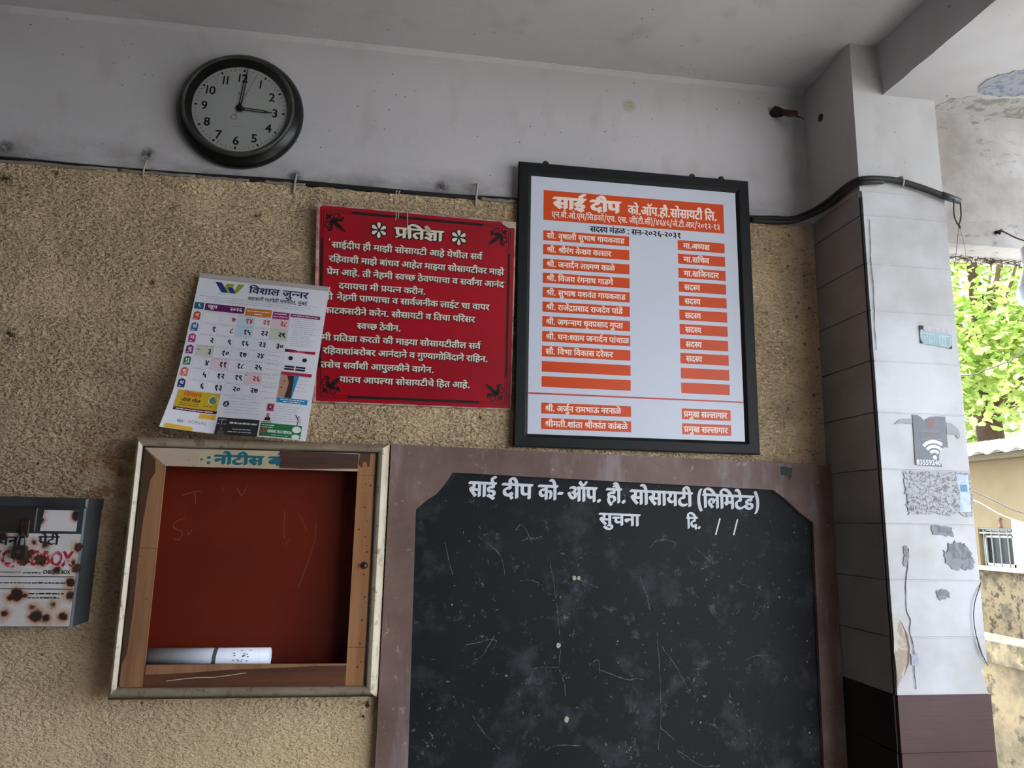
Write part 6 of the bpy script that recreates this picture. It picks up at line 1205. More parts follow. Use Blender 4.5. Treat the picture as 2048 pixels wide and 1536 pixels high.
MB().tube([(-0.0085, 0, 0.026), (-0.0085, 0, 0.044)] + [(-0.0085 * cos(pi * k / 8), 0, 0.044 + 0.0085 * sin(pi * k / 8)) for k in range(1, 8)] + [(0.0085, 0, 0.044), (0.0085, 0, 0.026)], 0.0022, 10).build('shackle', plain('steel_shackle', (120, 116, 112), 0.35, 0.85), pl, True)

# ------------------------------------------------------------------ cables
M_CABLE = plain('black_cable_sheath', (34, 33, 34), 0.55, 0, 0.35, 0.25, 60)
M_PAINTED = plain('limewashed_cable', (150, 138, 128), 0.8, 0, 0.2, 0.35, 25)
cable = thing('power_cable', 'thick black cable running along the wall ledge and round the pillar', 'cable', (0, 1.99, 2.46))
C_ = lambda pts: [(p[0], p[1] - 1.99, p[2] - 2.46) for p in pts]
wall_run = [(-3.0, 1.993, 2.461)] + [(-1.3 + 0.23 * k, 1.993, 2.4585 + 0.0025 * sin(k * 1.9)) for k in range(7)] + [(0.27, 1.9945, 2.4605), (0.70, 1.9945, 2.4605), (0.97, 1.993, 2.463), (1.06, 1.985, 2.465), (1.13, 1.982, 2.468)]
turn = [(1.172, 1.955, 2.480), (1.185, 1.915, 2.484), (1.189, 1.860, 2.4865), (1.188, 1.800, 2.488), (1.192, 1.752, 2.487), (1.215, 1.737, 2.489), (1.268, 1.7375, 2.4925), (1.312, 1.737, 2.490), (1.372, 1.736, 2.477), (1.431, 1.734, 2.459), (1.462, 1.733, 2.4500)]
MB().tube(C_(spline(wall_run + turn, 5)), 0.0085, 10).build('main_run', M_CABLE, cable, True)
second = [(0.995, 1.980, 2.4530), (1.06, 1.976, 2.4500), (1.125, 1.968, 2.4545), (1.165, 1.940, 2.4640), (1.182, 1.900, 2.468), (1.187, 1.850, 2.4700), (1.188, 1.800, 2.4745), (1.190, 1.752, 2.4755), (1.215, 1.735, 2.4780), (1.26, 1.7355, 2.4835)]
MB().tube(C_(spline(second, 5)), 0.0075, 10).build('second_run', M_CABLE, cable, True)
e0 = [(1.434, 1.7335, 2.4585), (1.458, 1.733, 2.4515), (1.486, 1.732, 2.4440)]
MB().tube(C_(e0), [0.0098, 0.0100, 0.0085], 12).build('end_sleeve', plain('grey_green_sleeve', (62, 68, 68), 0.4), cable, True)
for a, c, w in ((-1.20, -0.80, 0.0060), (-0.80, -0.60, 0.0052), (-0.60, -0.46, 0.0046), (-0.42, -0.31, 0.0055), (0.178, 0.285, 0.0065)):
    n_ = 12
    MB().tube([(a + (c - a) * k / n_, 1.9868 - 0.0005 * sin(k * 2.1), 2.4535 + 0.0012 * sin(k * 1.3)) for k in range(n_ + 1)], [w * (0.6 + 0.3 * abs(sin(k * 1.7))) for k in range(n_ + 1)], 8).map(lambda p: (p[0], p[1] - 1.99, p[2] - 2.46)).build('painted_stretch', M_PAINTED, cable, True)
M_CLIP = plain('paint_dripped_clip', (176, 168, 158), 0.7, 0, 0.3, 0.3, 90)
for x, z0, z1, w in ((-0.338, 2.424, 2.487, 0.0035), (0.166, 2.430, 2.503, 0.0042), (-0.052, 2.448, 2.462, 0.0022), (-0.060, 2.448, 2.462, 0.0022), (-0.733, 2.436, 2.492, 0.003)):
    MB().tube([(x + 0.003, 1.998, z1), (x + 0.002, 1.987, z1 - 0.004), (x, 1.9825, (z0 + z1) / 2), (x - 0.001, 1.9835, z0 + 0.006), (x - 0.001, 1.9875, z0)], [w * .8, w, w * .8, w * .9, w * .5], 8).map(lambda p: (p[0], p[1] - 1.99, p[2] - 2.46)).build('cable_clip', M_CLIP, cable, True)
MB().tube([(1.318, 1.75, 2.506), (1.318, 1.732, 2.502), (1.318, 1.7275, 2.490), (1.318, 1.731, 2.478), (1.318, 1.7400, 2.474)], 0.0028, 8).map(lambda p: (p[0], p[1] - 1.99, p[2] - 2.46)).build('cable_clip', M_CLIP, cable, True)
lp = thing('wire_loop', 'thin dark wire looped and knotted under the cut cable end at the pillar', 'wire', (1.47, 1.733, 2.45))
Q = lambda pts: [(p[0] - 1.47, p[1] - 1.733, p[2] - 2.45) for p in pts]
M_WIRE = plain('thin_black_wire', (52, 46, 46), 0.5)
MB().tube(Q(spline([(1.463, 1.724, 2.4440), (1.459, 1.724, 2.4100), (1.463, 1.727, 2.3900), (1.4735, 1.729, 2.3700)], 6)), 0.0019, 6).build('loop_strand', M_WIRE, lp, True)
MB().tube(Q(spline([(1.487, 1.731, 2.4420), (1.4865, 1.731, 2.4080), (1.482, 1.730, 2.3880), (1.4745, 1.729, 2.3700)], 6)), 0.0019, 6).build('loop_strand', M_WIRE, lp, True)
MB().tube(Q([(1.466, 1.728, 2.3765), (1.471, 1.728, 2.3740), (1.4765, 1.729, 2.3690), (1.478, 1.729, 2.3610)]), [0.0012, 0.0022, 0.0028, 0.0014], 7).build('knot', M_WIRE, lp, True)
MB().tube(Q(spline([(1.474, 1.729, 2.3680), (1.4680, 1.731, 2.3300), (1.4560, 1.734, 2.2600)], 6)), 0.0007, 6).build('tail_strand', M_WIRE, lp, True)
MB().tube(Q(spline([(1.476, 1.729, 2.3680), (1.4860, 1.731, 2.3250), (1.4910, 1.734, 2.3000), (1.4915, 1.734, 2.2550)], 6)), 0.0006, 6).build('tail_strand', plain('pink_wire', (150, 112, 106), 0.5), lp, True)

# broken bracket stub and old wall plug
st = thing('bracket_stub', 'dark rusty stub of a broken bracket sticking out of the white wall by the pillar', 'bracket', (1.098, 2.0, 2.822))
MB().tube([(0, 0.0, 0), (-0.001, -0.012, 0.004), (0.008, -0.026, -0.010), (0.012, -0.032, -0.016)], [0.017, 0.016, 0.013, 0.010], 7).build('socket', plain('charred_iron', (36, 28, 30), 0.8), st)
MB().tube([(0.008, -0.026, -0.008), (0.024, -0.050, -0.024), (0.036, -0.068, -0.033)], [0.010, 0.0115, 0.007], 5).build('broken_arm', plain('rust_brown', (74, 44, 36), 0.8), st)
MB().tube([(0.032, -0.062, -0.032), (0.036, -0.070, -0.045), (0.048, -0.078, -0.052), (0.050, -0.080, -0.060)], [0.004, 0.003, 0.0018, 0.001], 5).build('splinter', plain('rust_dark', (50, 38, 36), 0.8), st)
pg = thing('wall_plug', 'dark hole with a broken plug high on the shaded pillar side', 'plug', (1.2000, 1.912, 2.769))
m = MB().lathe([(0.012, 0.0), (0.012, 0.0035), (0.010, 0.004)], seg=14).map(lambda p: (-p[1] * -1 * 1.0, p[0], p[2])); m.map(lambda p: (-abs(p[0]), p[1], p[2])).build('plug_rim', plain('plug_putty', (94, 86, 84), 0.9), pg)
MB().disc(0, 0, 0.008, 0, 12).map(lambda p: (-0.0043, p[0] - 0.004, p[2])).build('plug_hole', M_DARK, pg)
for nm_, x, y, z, lbl in (('wall_nail', -0.066, 1.988, 1.098, 'rusty nail in the plaster under the right corner of the notice case'), ('wall_nail', -0.075, 1.988, 1.066, 'small nail stub in the plaster below the longer rusty nail')):
    L = 0.034 if z > 1.08 else 0.008
    o = MB().lathe([(0.0022, 0.0), (0.0022, L), (0.0055 if z > 1.08 else 0.003, L + 0.0004), (0.005 if z > 1.08 else 0.003, L + 0.003), (0.0, L + 0.0035)], (0, 0, 0), seg=10).build(nm_, M_NAIL)
    o.location = (x, y, z); tag(o, lbl, 'nail', 'nails in the plaster')

# ------------------------------------------------------------------ stickers and scraps on the pillar
YP = 1.7461
def sticker_root(name, label, cat, x, z, y=YP): return thing(name, label, cat, (x, y, z))
ws = sticker_root('wifi_sticker', 'torn dark grey sticker with a white wireless symbol and a phone number', 'sticker', 1.300, 1.709)
E_ = lambda P: [(a - 1.300, b - 1.709) for a, b in P]
body = [(1.3000, 1.7110), (1.3020, 1.8410), (1.3160, 1.8410), (1.3260, 1.8360), (1.3340, 1.8260), (1.3410, 1.8290), (1.3530, 1.8370), (1.3680, 1.8395), (1.3960, 1.8400), (1.3965, 1.7580), (1.3900, 1.7610), (1.3760, 1.7540), (1.3700, 1.7420), (1.3680, 1.7280), (1.3760, 1.7080), (1.3350, 1.7090)]
MB().prism([E_(body)], -0.0006, 0.0).build('base', plain('grey_vinyl', (92, 96, 104), 0.4, 0, 0.45, 0.25, 30), ws)
m = MB(); yw = -0.0009
for r, w in ((0.0400, 0.0085), (0.0275, 0.0080), (0.0150, 0.0075)):
    a1 = 48 if r < 0.03 else 36
    m.strip([(0.0560 + r * sin(radians(a)), 0.0240 + r * cos(radians(a))) for a in range(-48, a1 + 1, 6)], w, yw)
m.disc(0.0560, 0.0225, 0.0058, yw, 18); m.build('wireless_symbol', plain('white_vinyl', (232, 234, 244), 0.4, var=0.03), ws)
m = MB(); latin(m, '8355924', 0.0035, 0.0030, yw, 0.0135, 0.059, 0.00035); latin(m, '0', 0.0640, 0.0030, yw, 0.0120, 0.0060, 0.0004); m.build('phone_number', plain('white_vinyl_figures', (236, 238, 246), 0.4, var=0.03), ws)
m = MB(); latin(m, 'microscan', 0.0210, 0.0880, yw, 0.0090, 0.056); scribble(m, 0.022, 0.080, 0.0690, yw, 0.003, 4); m.build('wordmark', plain('faint_vinyl', (150, 152, 154), 0.5), ws)
m = MB()
for k in range(6): m.strip([(0.0400 + 0.0010 * k, 0.1215 - 0.0042 * k), (0.0540, 0.1195 - 0.0042 * k), (0.0640 - 0.001 * k, 0.1215 - 0.0042 * k)], 0.0026, yw)
m.strip([(0.044, 0.0815), (0.062, 0.0812)], 0.0030, yw); m.build('red_emblem', plain('brick_vinyl', (150, 92, 84), 0.5), ws)
bs = sticker_root('rate_sticker', 'small scuffed pale blue sticker with dark corners, above the wireless sticker', 'sticker', 1.343, 2.024)
MB().prism([[(0.0, 0.0110), (0.0, 0.0600), (0.0950, 0.0545), (0.0900, 0.0000), (0.0500, 0.0060)]], -0.0006, 0.0).build('base', plain('pale_blue_paper', (150, 178, 184), 0.5, 0, 0.4, 0.2, 40), bs)
m = MB(); m.flat([(0.0, 0.0600), (0.0350, 0.0580), (0.0345, 0.0430), (0.0, 0.0450)], -0.0008); m.flat([(0.0360, 0.0580), (0.0945, 0.0545), (0.0935, 0.0400), (0.0360, 0.0430)], -0.0008); m.build('pale_strip', plain('lilac_paper', (188, 184, 194), 0.5, 0, 0.4, 0.25, 60), bs)
m = MB(); m.flat([(0.0, 0.0605), (0.0130, 0.0595), (0.0100, 0.0520), (0.0150, 0.0470), (0.0040, 0.0500), (0.0, 0.0440)], -0.0010); m.flat([(0.0, 0.0110), (0.0070, 0.0120), (0.0, 0.0210)], -0.0010); m.flat([(0.0905, 0.0), (0.0915, 0.0100), (0.0800, 0.0012)], -0.0010); m.build('dark_corners', plain('soot_corner', (56, 56, 62), 0.8), bs)
m = MB()
def outline(P): m.strip(P + [P[0]], 0.0016, -0.0010)
outline([(0.004, 0.0280), (0.004, 0.0400), (0.022, 0.0395), (0.022, 0.0310), (0.012, 0.0300), (0.012, 0.0230)]); outline([(0.026, 0.0370), (0.040, 0.0360), (0.040, 0.0180), (0.026, 0.0190)]); outline([(0.056, 0.0340), (0.056, 0.0160), (0.060, 0.0110), (0.086, 0.0060), (0.088, 0.0330)]); outline([(0.064, 0.0290), (0.064, 0.0160), (0.072, 0.0150), (0.072, 0.0280)])
m.build('outline_letters', plain('ice_blue_line', (198, 224, 226), 0.5), bs)
M_SCRAP = None
M_SCRAP = scrap_mat('torn_paper_residue', (122, 120, 122), (180, 180, 186), 120)
M_SCRAP2 = scrap_mat('grey_glue_residue', (116, 116, 121), (140, 140, 146), 30)
def scrap(name, label, P, amp, seed, mat_, cat='paper scrap', sub=6, th=0.0004):
    x = sum(p[0] for p in P) / len(P); z = sum(p[1] for p in P) / len(P)
    o = MB().prism([ragged([(a - x, b - z) for a, b in P], amp, seed, sub)], -th, 0.0).build(name, mat_)
    o.location = (x, YP, z); return tag(o, label, cat, 'paper scraps on the pillar' if name == 'paper_scrap' else None)
tp = scrap('torn_poster', 'large scraped-off grey poster remnant below the wireless sticker', [(1.264, 1.692), (1.340, 1.694), (1.452, 1.692), (1.4515, 1.640), (1.4525, 1.585), (1.360, 1.588), (1.270, 1.584), (1.267, 1.640)], 0.0045, 3, M_SCRAP, sub=9)
m = MB(); 
m.flat([(0.055, 0.050), (0.0895, 0.050), (0.0895, -0.045), (0.058, -0.046), (0.062, 0.0)], -0.0006); m.build('blue_strip', scrap_mat('blue_print_residue', (176, 192, 216), (200, 208, 224), 40), tp)
m = MB(); m.rect(0.0640, 0.0840, 0.0060, 0.0240, -0.0008); m.build('blue_emblem', plain('blue_emblem_print', (104, 158, 186), 0.6, 0, 0.3, 0.4, 150), tp)
scrap('paper_scrap', 'small grey paper scrap just under the large scraped poster', [(1.331, 1.557), (1.388, 1.556), (1.390, 1.532), (1.333, 1.533)], 0.003, 5, M_SCRAP2)
scrap('paper_scrap', 'ragged star-shaped grey paper scrap near the right edge of the pillar', [(1.375, 1.512), (1.395, 1.520), (1.425, 1.510), (1.440, 1.480), (1.443, 1.455), (1.420, 1.448), (1.405, 1.455), (1.395, 1.447), (1.370, 1.460), (1.356, 1.485), (1.360, 1.500), (1.366, 1.488)], 0.004, 8, M_SCRAP2)
scrap('paper_scrap', 'faint small paper scrap alone in the middle of the pale cladding', [(1.330, 1.396), (1.346, 1.402), (1.366, 1.395), (1.366, 1.382), (1.340, 1.376), (1.331, 1.384)], 0.003, 9, M_SCRAP2)
scrap('paper_scrap', 'thin grey paper scrap on the long crack left of the star-shaped one', [(1.247, 1.505), (1.258, 1.506), (1.262, 1.480), (1.252, 1.455), (1.243, 1.462), (1.250, 1.485)], 0.002, 10, M_SCRAP2)
scrap('paper_scrap', 'tiny striped paper scrap low on the pillar above the plum dado', [(1.247, 1.247), (1.266, 1.247), (1.266, 1.220), (1.248, 1.220)], 0.0012, 12, plain('grey_print_scrap', (168, 168, 186), 0.7, 0, 0.3, 0.3, 200), sub=3)
scrap('residue_patch', 'grey curved glue trace to the right of the wireless sticker', [(1.397, 1.824), (1.412, 1.823), (1.432, 1.808), (1.434, 1.785), (1.428, 1.784), (1.420, 1.794), (1.397, 1.793)], 0.0012, 14, plain('glue_grey', (158, 160, 165), 0.7), 'glue mark')
scrap('residue_patch', 'thin grey glue trace to the left of the wireless sticker', [(1.247, 1.815), (1.268, 1.829), (1.300, 1.830), (1.300, 1.817), (1.275, 1.818)], 0.001, 15, plain('glue_grey_dark', (164, 164, 168), 0.7), 'glue mark')
pk = scrap('exposed_plaster', 'broken cladding edge showing cream plaster, low on the left of the pillar front', [(1.2045, 1.345), (1.210, 1.330), (1.226, 1.325), (1.236, 1.300), (1.241, 1.262), (1.238, 1.235), (1.228, 1.205), (1.212, 1.180), (1.2045, 1.165)], 0.0025, 17, scrap_mat('cream_plaster', (186, 178, 168), (160, 146, 132), 20), 'plaster')
m = MB(); m.strip([(0.006, 0.06), (0.018, 0.03), (0.021, 0.0), (0.016, -0.035), (0.002, -0.065)], [0.001, 0.004, 0.006, 0.004, 0.001], -0.0007); m.build('plaster_edge', plain('brown_crack', (120, 96, 84), 0.9), pk)
M_CRACK = plain('crack_dark', (66, 62, 66), 0.9)
def crack(pts, w, lbl, seed):
    r = random.Random(seed); x, z = pts[0]
    P = [(p.x - x + r.uniform(-.0006, .0006), p.y - z) for p in spline([(a, b, 0) for a, b in pts], 5)]
    o = MB().strip(P, [w * r.uniform(0.6, 1.2) for _ in P], 0).build('cladding_crack', M_CRACK); o.location = (x, YP - 0.0002, z); return tag(o, lbl, 'crack')
crack([(1.220, 2.375), (1.218, 2.310), (1.2155, 2.250), (1.2175, 2.200), (1.2160, 2.140), (1.2135, 2.080), (1.2130, 2.010)], 0.0022, 'long dark crack down the upper left edge of the pillar front', 1)
crack([(1.262, 1.500), (1.256, 1.455), (1.249, 1.423), (1.2455, 1.390), (1.2450, 1.350), (1.2530, 1.326), (1.2490, 1.300), (1.2560, 1.260), (1.2530, 1.210), (1.2545, 1.165)], 0.0022, 'wandering grey crack down the lower pillar front through the paper scraps', 2)
lw = thing('thin_wire', 'thin black wire bowed against the lower right edge of the pillar', 'wire', (1.44, 1.74, 1.32))
MB().tube([(p.x - 1.44, p.y - 1.74, p.z - 1.32) for p in spline([(1.4585, 1.748, 1.420), (1.446, 1.744, 1.400), (1.4310, 1.742, 1.372), (1.4235, 1.742, 1.333), (1.4270, 1.742, 1.285), (1.4400, 1.743, 1.243), (1.4545, 1.746, 1.218)], 6)], 0.0011, 6).build('strand', M_WIRE, lw, True)
MB().tube([(-0.0125, 0.002, -0.035), (-0.007, 0.002, -0.060), (0.0, 0.003, -0.080)], [0.0015, 0.0026, 0.0018], 6).build('taped_splice', plain('dull_tape', (110, 108, 112), 0.6), lw, True)

# ------------------------------------------------------------------ bulb under the lintel
lb = thing('light_bulb', 'white bulb hanging under the lintel beside the pillar', 'light bulb', (1.692, 1.74, 2.28))
BC = 0.0; 
MB().lathe([(0.0, 0.052), (0.014, 0.050), (0.0185, 0.044), (0.0185, 0.006), (0.0205, 0.004), (0.0205, -0.002), (0.018, -0.004)], axis='Z', seg=32).build('holder', plain('ivory_holder', (206, 204, 204), 0.4), lb, True)
MB().lathe([(0.0165, -0.004), (0.0175, -0.012), (0.0235, -0.034), (0.0325, -0.058), (0.0360, -0.070)], axis='Z', seg=32).build('bulb_body', plain('grey_white_plastic', (190, 194, 200), 0.4), lb, True)
MB().lathe([(0.0365, -0.069), (0.0390, -0.082), (0.0385, -0.096), (0.0330, -0.112), (0.0210, -0.124), (0.0, -0.129)], axis='Z', seg=32).build('diffuser', plain('opal_diffuser', (214, 228, 234), 0.35), lb, True)
MB().tube([(p.x - 1.692, p.y - 1.74, p.z - 2.28) for p in spline([(1.650, 1.7995, 2.392), (1.653, 1.780, 2.388), (1.676, 1.760, 2.362), (1.702, 1.745, 2.345), (1.704, 1.741, 2.335), (1.693, 1.740, 2.329)], 6)], 0.0022, 7).build('flex', plain('maroon_flex', (96, 62, 60), 0.6), lb, True)
MB().tube([(-0.005, 0.004, 0.056), (0.004, 0.0, 0.050), (0.014, -0.004, 0.058), (0.006, 0.003, 0.046)], 0.003, 6).build('flex_knot', plain('dark_flex', (66, 48, 48), 0.7), lb, True)
MB().tube([(-0.044, 0.0590, 0.110), (-0.036, 0.045, 0.112), (-0.040, 0.052, 0.104)], 0.005, 7).build('wall_hook', M_DARK, lb, True)

# weeds and dust threads under the lintel
wd = MB(); r2 = random.Random(4)
for k in range(150):
    x = 1.46 + 0.85 * r2.random(); p = Vector((x, r2.uniform(1.880, 1.915), 2.349)); pts = [tuple(p)]
    for q in range(3):
        p = p + Vector((r2.uniform(-0.035, 0.035), r2.uniform(-0.008, 0.008), r2.uniform(-0.012, 0.004))); pts.append(tuple(p))
    wd.tube(pts, [0.0018, 0.0014, 0.001, 0.0006], 4)
o = wd.map(lambda p: (p[0] - 1.85, p[1] - 1.9, p[2] - 2.348)).build('dry_roots', plain('root_brown', (74, 66, 46), 0.9)); o.location = (1.85, 1.9, 2.348); tag(o, 'dry brown roots matted along the outer edge of the lintel', 'roots'); o['kind'] = 'stuff'

# peeled patch on the balcony soffit
P = [(1.545, 1.690), (1.520, 1.655), (1.522, 1.625), (1.560, 1.585), (1.640, 1.545), (1.800, 1.520), (1.900, 1.560), (1.900, 1.660), (1.780, 1.690), (1.680, 1.680), (1.600, 1.700)]
rg = ragged(P, 0.004, 31, 5)
m = MB().add([(a - 1.7, b - 1.62, z) for z in (-0.0025, 0.0) for a, b in rg], [])
n = len(rg)
for t_ in tessellate_polygon([[Vector((a, b, 0)) for a, b in rg]]): m.f.append(tuple(t_)); m.mi.append(0)
for i in range(n): m.f.append((i, (i + 1) % n, (i + 1) % n + n, i + n)); m.mi.append(0)
o = m.build('peeled_paint', scrap_mat('blue_old_paint', (124, 136, 156), (160, 164, 172), 26)); o.location = (1.7, 1.62, 2.756); tag(o, 'peeling bluish paint patch under the balcony at the top right', 'paint patch')

P2 = [(1.470, 1.795), (1.490, 1.735), (1.540, 1.712), (1.600, 1.716), (1.690, 1.696), (1.800, 1.706), (2.100, 1.690), (2.100, 1.795)]
rg = ragged(P2, 0.004, 32, 6)
m = MB().add([(a - 1.7, b - 1.75, z) for z in (-0.0015, 0.0) for a, b in rg], [])
n = len(rg)
for t_ in tessellate_polygon([[Vector((a, b, 0)) for a, b in rg]]): m.f.append(tuple(t_)); m.mi.append(0)
for i in range(n): m.f.append((i, (i + 1) % n, (i + 1) % n + n, i + n)); m.mi.append(0)
o = m.build('peeled_paint', scrap_mat('grey_bare_plaster', (148, 143, 138), (180, 178, 180), 16)); o.location = (1.7, 1.75, 2.756); tag(o, 'strip of bare grey plaster under the balcony where it meets the lintel', 'paint patch')

# ------------------------------------------------------------------ the yard outside
def weather(name, a, b_, c, s):
    t = NT(name, 0.9, 0, 0.15)
    base = t.mix(t.ramp(t.noise(s, 5, 0.62), 0.40, 0.56), lin(a), lin(b_))
    base = t.mix(t.math('MULTIPLY', t.ramp(t.noise(s * 4, 4, 0.7, loc=(3, 1, 2)), 0.56, 0.66), 0.8), base, lin(c))
    t.col(base); t.bump(t.noise(s * 6, 4), 0.4, 0.02); return t.m
comp = thing('compound_wall', 'weathered low boundary wall with blotched plaster, just outside the pillar', 'wall', (3.5, 4.0, -0.02))
MB().box(0.0, 0.20, -8.0, 6.0, 0.0, 0.80).build('wall_body', weather('blotched_plaster', (124, 109, 84), (80, 74, 62), (54, 50, 43), 2.6), comp)
MB().box(-0.03, 0.23, -8.0, 6.0, 0.80, 0.925).build('coping', weather('mossy_coping', (134, 119, 92), (86, 79, 64), (58, 52, 44), 5), comp)
hs = thing('yard_house', 'beige single-storey house with a barred window and corrugated roof, beyond the boundary wall', 'house', (6.5, 7.5, -0.02))
t = NT('house_plaster', 0.9, 0, 0.15)
low = t.ramp(t.axis(2), 1.10, 1.18, 1, 0)
base = t.mix(t.ramp(t.noise(1.6, 4), 0.35, 0.7), lin((116, 102, 78)), lin((104, 90, 67)))
base = t.mix(t.math('MULTIPLY', low, t.ramp(t.noise(9, 5, 0.7), 0.50, 0.58)), base, lin((62, 55, 45)))
base = t.mix(t.math('MULTIPLY', low, t.ramp(t.noise(3.2, 5, 0.6, loc=(0, 4, 0)), 0.52, 0.62)), base, lin((78, 72, 60)))
t.col(base); M_HOUSE = t.m
wy0, wy1, wz0, wz1 = -0.75, 0.27, 1.175, 1.592
m = MB()
for y0, y1, z0, z1 in ((-5, wy0, 0, 2.42), (wy1, 5, 0, 2.42), (wy0, wy1, 0, wz0), (wy0, wy1, wz1, 2.42)): m.box(0, 0.2, y0, y1, z0, z1)
m.box(0.2, 1.9, -5, -4.8, 0, 2.42).box(0.2, 1.9, 4.8, 5, 0, 2.42).box(1.7, 1.9, -4.8, 4.8, 0, 2.42)
m.build('walls', M_HOUSE, hs)
MB().box(-0.09, 0.10, -5, 5, 2.34, 2.40).build('eave_board', plain('eave_plaster', (112, 102, 82), 0.8), hs)
m = MB(); vs = []; NY = 240
for i in range(NY + 1):
    y = -5.2 + 10.4 * i / NY; w = 0.022 * sin(i * pi / 3)
    vs += [(-0.30, y, 2.405 + w), (-0.30, y, 2.392 + w), (2.05, y, 2.86 + w), (2.05, y, 2.847 + w)]
m.add(vs, [(4 * i, 4 * i + 4, 4 * i + 6, 4 * i + 2) for i in range(NY)] + [(4 * i + 1, 4 * i + 3, 4 * i + 7, 4 * i + 5) for i in range(NY)] + [(4 * i, 4 * i + 1, 4 * i + 5, 4 * i + 4) for i in range(NY)])
t = NT('cement_sheet', 0.8); t.col(t.mix(t.ramp(t.noise(4, 4), 0.35, 0.7), lin((214, 212, 208)), lin((168, 166, 162)))); m.build('corrugated_roof', t.m, hs)
win = MB()
for y0, y1, z0, z1 in ((wy0, wy1, wz1 - 0.035, wz1), (wy0, wy1, wz0, wz0 + 0.03), (wy0, wy0 + 0.035, wz0, wz1), (wy1 - 0.035, wy1, wz0, wz1), (-0.20, -0.14, wz0, wz1), (wy0, wy1, 1.485, 1.510)): win.box(0.06, 0.10, y0, y1, z0, z1)
wf = win.build('window', plain('white_aluminium', (176, 176, 170), 0.4), hs)
MB().box(0.078, 0.082, wy0 + 0.03, wy1 - 0.03, wz0 + 0.03, wz1 - 0.03).build('pane', plain('dark_glass', (26, 29, 31), 0.25, 0, 0.25), wf)
m = MB()
for k in range(9): 
    y = wy1 - 0.06 - 0.113 * k; m.tube([(0.02, y, wz0), (0.02, y, wz1)], 0.008, 6)
m.box(0.01, 0.03, wy0, wy1, 1.525, 1.545); m.box(0.01, 0.03, wy0, wy1, 1.577, 1.592); m.build('window_bars', plain('grey_green_bars', (112, 110, 96), 0.5), wf)
MB().box(-0.08, 0.06, wy0 - 0.06, wy1 + 0.06, wz0 - 0.045, wz0).build('sill', plain('white_sill', (196, 192, 180), 0.7), hs)
m = MB(); m.lathe([(0.03, 0.0), (0.012, 0.012), (0.010, 0.075), (0.018, 0.08), (0.018, 0.105), (0.0, 0.11)], (-0.02, -0.075, 1.60), axis='Z', seg=12); m.build('roof_pipe', plain('rusty_spout', (124, 96, 74), 0.7), hs, True)
# washing line, cloth, wires
cl = MB(); NX, NZ = 30, 24; vs = []
for j in range(NZ + 1):
    for i in range(NX + 1):
        u, v = i / NX, j / NZ
        y = 5.06 - 0.55 * u + 0.02 * (1 - v) * sin(9 * u); x = 4.5 + 0.03 * sin(u * 26) * (1 - 0.4 * v) + 0.02 * sin(u * 11 + 2)
        top_ = 1.632 - 0.085 * u; bot = 1.30 - 0.04 * abs(sin(u * 6)) - 0.02 * u
        vs.append((x - 4.5, y - 4.8, bot + (top_ - bot) * v - 1.3))
cl.add(vs, [(j * (NX + 1) + i, j * (NX + 1) + i + 1, (j + 1) * (NX + 1) + i + 1, (j + 1) * (NX + 1) + i) for j in range(NZ) for i in range(NX)])
o = cl.build('drying_cloth', plain('white_cotton', (226, 230, 240), 0.8), None, True); o.location = (4.5, 4.8, 1.3); o.modifiers.new('thickness', 'SOLIDIFY').thickness = 0.004; tag(o, 'white cloth drying on a line in front of the barred window', 'cloth')
def line(name, pts, r, c, lbl, cat='wire'):
    p0 = Vector(pts[0]); o = MB().tube([tuple(p - p0) for p in spline(pts, 6)], r, 6).build(name, plain(name + '_cover', c, 0.6), None, True); o.location = p0; return tag(o, lbl, cat)
line('clothes_line', [(4.5, 5.60, 1.845), (4.5, 5.34, 1.762), (4.5, 5.04, 1.636), (4.5, 4.40, 1.520), (4.5, 3.0, 1.45)], 0.004, (150, 145, 132), 'pale washing line sloping down to the drying cloth', 'line')
line('slack_wire', [(4.5, 5.70, 1.97), (4.5, 5.40, 1.857), (4.5, 5.15, 1.760), (4.5, 4.915, 1.676), (4.5, 4.2, 1.56), (4.5, 3.0, 1.50)], 0.0045, (44, 38, 32), 'thin brown wire sloping across the beige house above the washing line')
line('sagging_wire', [(3.2, 5.0, 2.66), (4.158, 5.0, 2.703), (4.37, 5.0, 2.756), (4.549, 5.0, 2.824), (4.689, 5.0, 2.911), (5.6, 5.0, 3.7)], 0.0045, (30, 30, 30), 'dark wire sagging in front of the leafy tree')

# ------------------------------------------------------------------ tree behind the house
t = NT('leaf_green', 0.45, 0, 0.35)
oi = t.t.nodes.new('ShaderNodeAttribute'); oi.attribute_name = 'leaf_tone'; oi.attribute_type = 'GEOMETRY'
base = t.mix(oi.outputs['Fac'], lin((84, 116, 42)), lin((208, 214, 130)))
t.col(base)
tr_ = t.t.nodes.new('ShaderNodeBsdfTranslucent'); ad = t.t.nodes.new('ShaderNodeMixShader'); ad.inputs[0].default_value = 0.55
t.lk(t.mix(oi.outputs['Fac'], lin((128, 160, 52)), lin((226, 230, 160))), tr_.inputs['Color'])
t.lk(t.b.outputs[0], ad.inputs[1]); t.lk(tr_.outputs[0], ad.inputs[2]); t.lk(ad.outputs[0], [n for n in t.t.nodes if n.type == 'OUTPUT_MATERIAL'][0].inputs['Surface'])
M_LEAF = t.m
tree = thing('yard_tree', 'sunlit broad-leaved tree standing behind the corrugated roof', 'tree', (9.0, 10.3, -0.02))
m = MB(); m.tube([(0, 0, 0), (0.05, 0, 2.2), (0.0, 0.05, 3.4), (0.1, 0.1, 4.4), (0.1, 0.2, 6.5)], [0.24, 0.20, 0.18, 0.14, 0.05], 12); m.build('trunk', plain('bark_brown', (74, 56, 44), 0.9, 0, 0.2, 0.4, 12), tree, True)
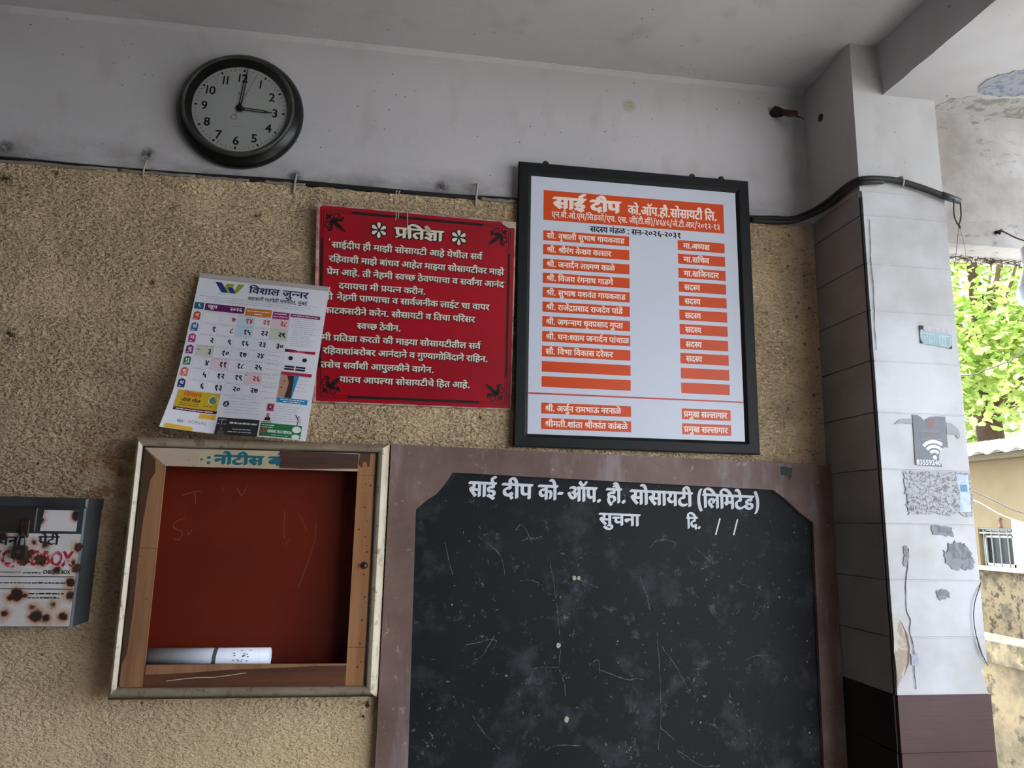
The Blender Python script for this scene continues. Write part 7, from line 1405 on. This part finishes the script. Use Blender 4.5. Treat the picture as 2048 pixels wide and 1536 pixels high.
r2 = random.Random(77)
cc = []
while len(cc) < 80:
    q = Vector((r2.uniform(-3.2, 3.2), r2.uniform(-3.2, 3.2), r2.uniform(-2.3, 2.6)))
    if (q.x / 3.2) ** 2 + (q.y / 3.2) ** 2 + (q.z / 2.6) ** 2 < 1: cc.append(q * 0.9 + Vector((0.2, -0.1, 5.15)))
for q in cc[:16]:
    z0 = 3.3 + 1.6 * r2.random(); MB().tube([(0.05, 0.1, z0), tuple(Vector((0.05, 0.1, z0)).lerp(q, 0.5) + Vector((0, 0, 0.15))), tuple(q)], [0.06, 0.035, 0.012], 6).build('branch', plain('branch_brown', (92, 76, 56), 0.9), tree, True)
lv = MB(); tone = []
for k in range(13000):
    c = cc[r2.randrange(80)] if k < 11800 else Vector((-0.75 + r2.uniform(-0.5, 0.5), -0.85 + r2.uniform(-0.5, 0.5), r2.uniform(3.65, 4.4)))
    d = Vector((r2.gauss(0, 1), r2.gauss(0, 1), r2.gauss(0, 1))).normalized() * (0.75 * r2.random() ** 0.4)
    p = c + d * Vector((1, 1, 0.8)).length / 1.6
    L = r2.uniform(0.10, 0.19); w = L * r2.uniform(0.28, 0.36)
    a = Vector((r2.uniform(-1, 1), r2.uniform(-1, 1), r2.uniform(-0.9, 0.35))).normalized(); b = a.cross(Vector((r2.uniform(-.6, .6), r2.uniform(-.6, .6), 1))).normalized(); nrm = a.cross(b)
    lv.add([tuple(p), tuple(p + a * L * .35 + b * w + nrm * 0.02), tuple(p + a * L * .75 + b * w * .8 + nrm * 0.02), tuple(p + a * L), tuple(p + a * L * .75 - b * w * .8 + nrm * 0.02), tuple(p + a * L * .35 - b * w + nrm * 0.02), tuple(p + a * L * .55)],
           [(0, 6, 1), (1, 6, 2), (2, 6, 3), (3, 6, 4), (4, 6, 5), (5, 6, 0)])
    tone += [r2.random() ** 1.3] * 6
o = lv.build('foliage', M_LEAF, tree)
at = o.data.attributes.new('leaf_tone', 'FLOAT', 'FACE'); at.data.foreach_set('value', tone)
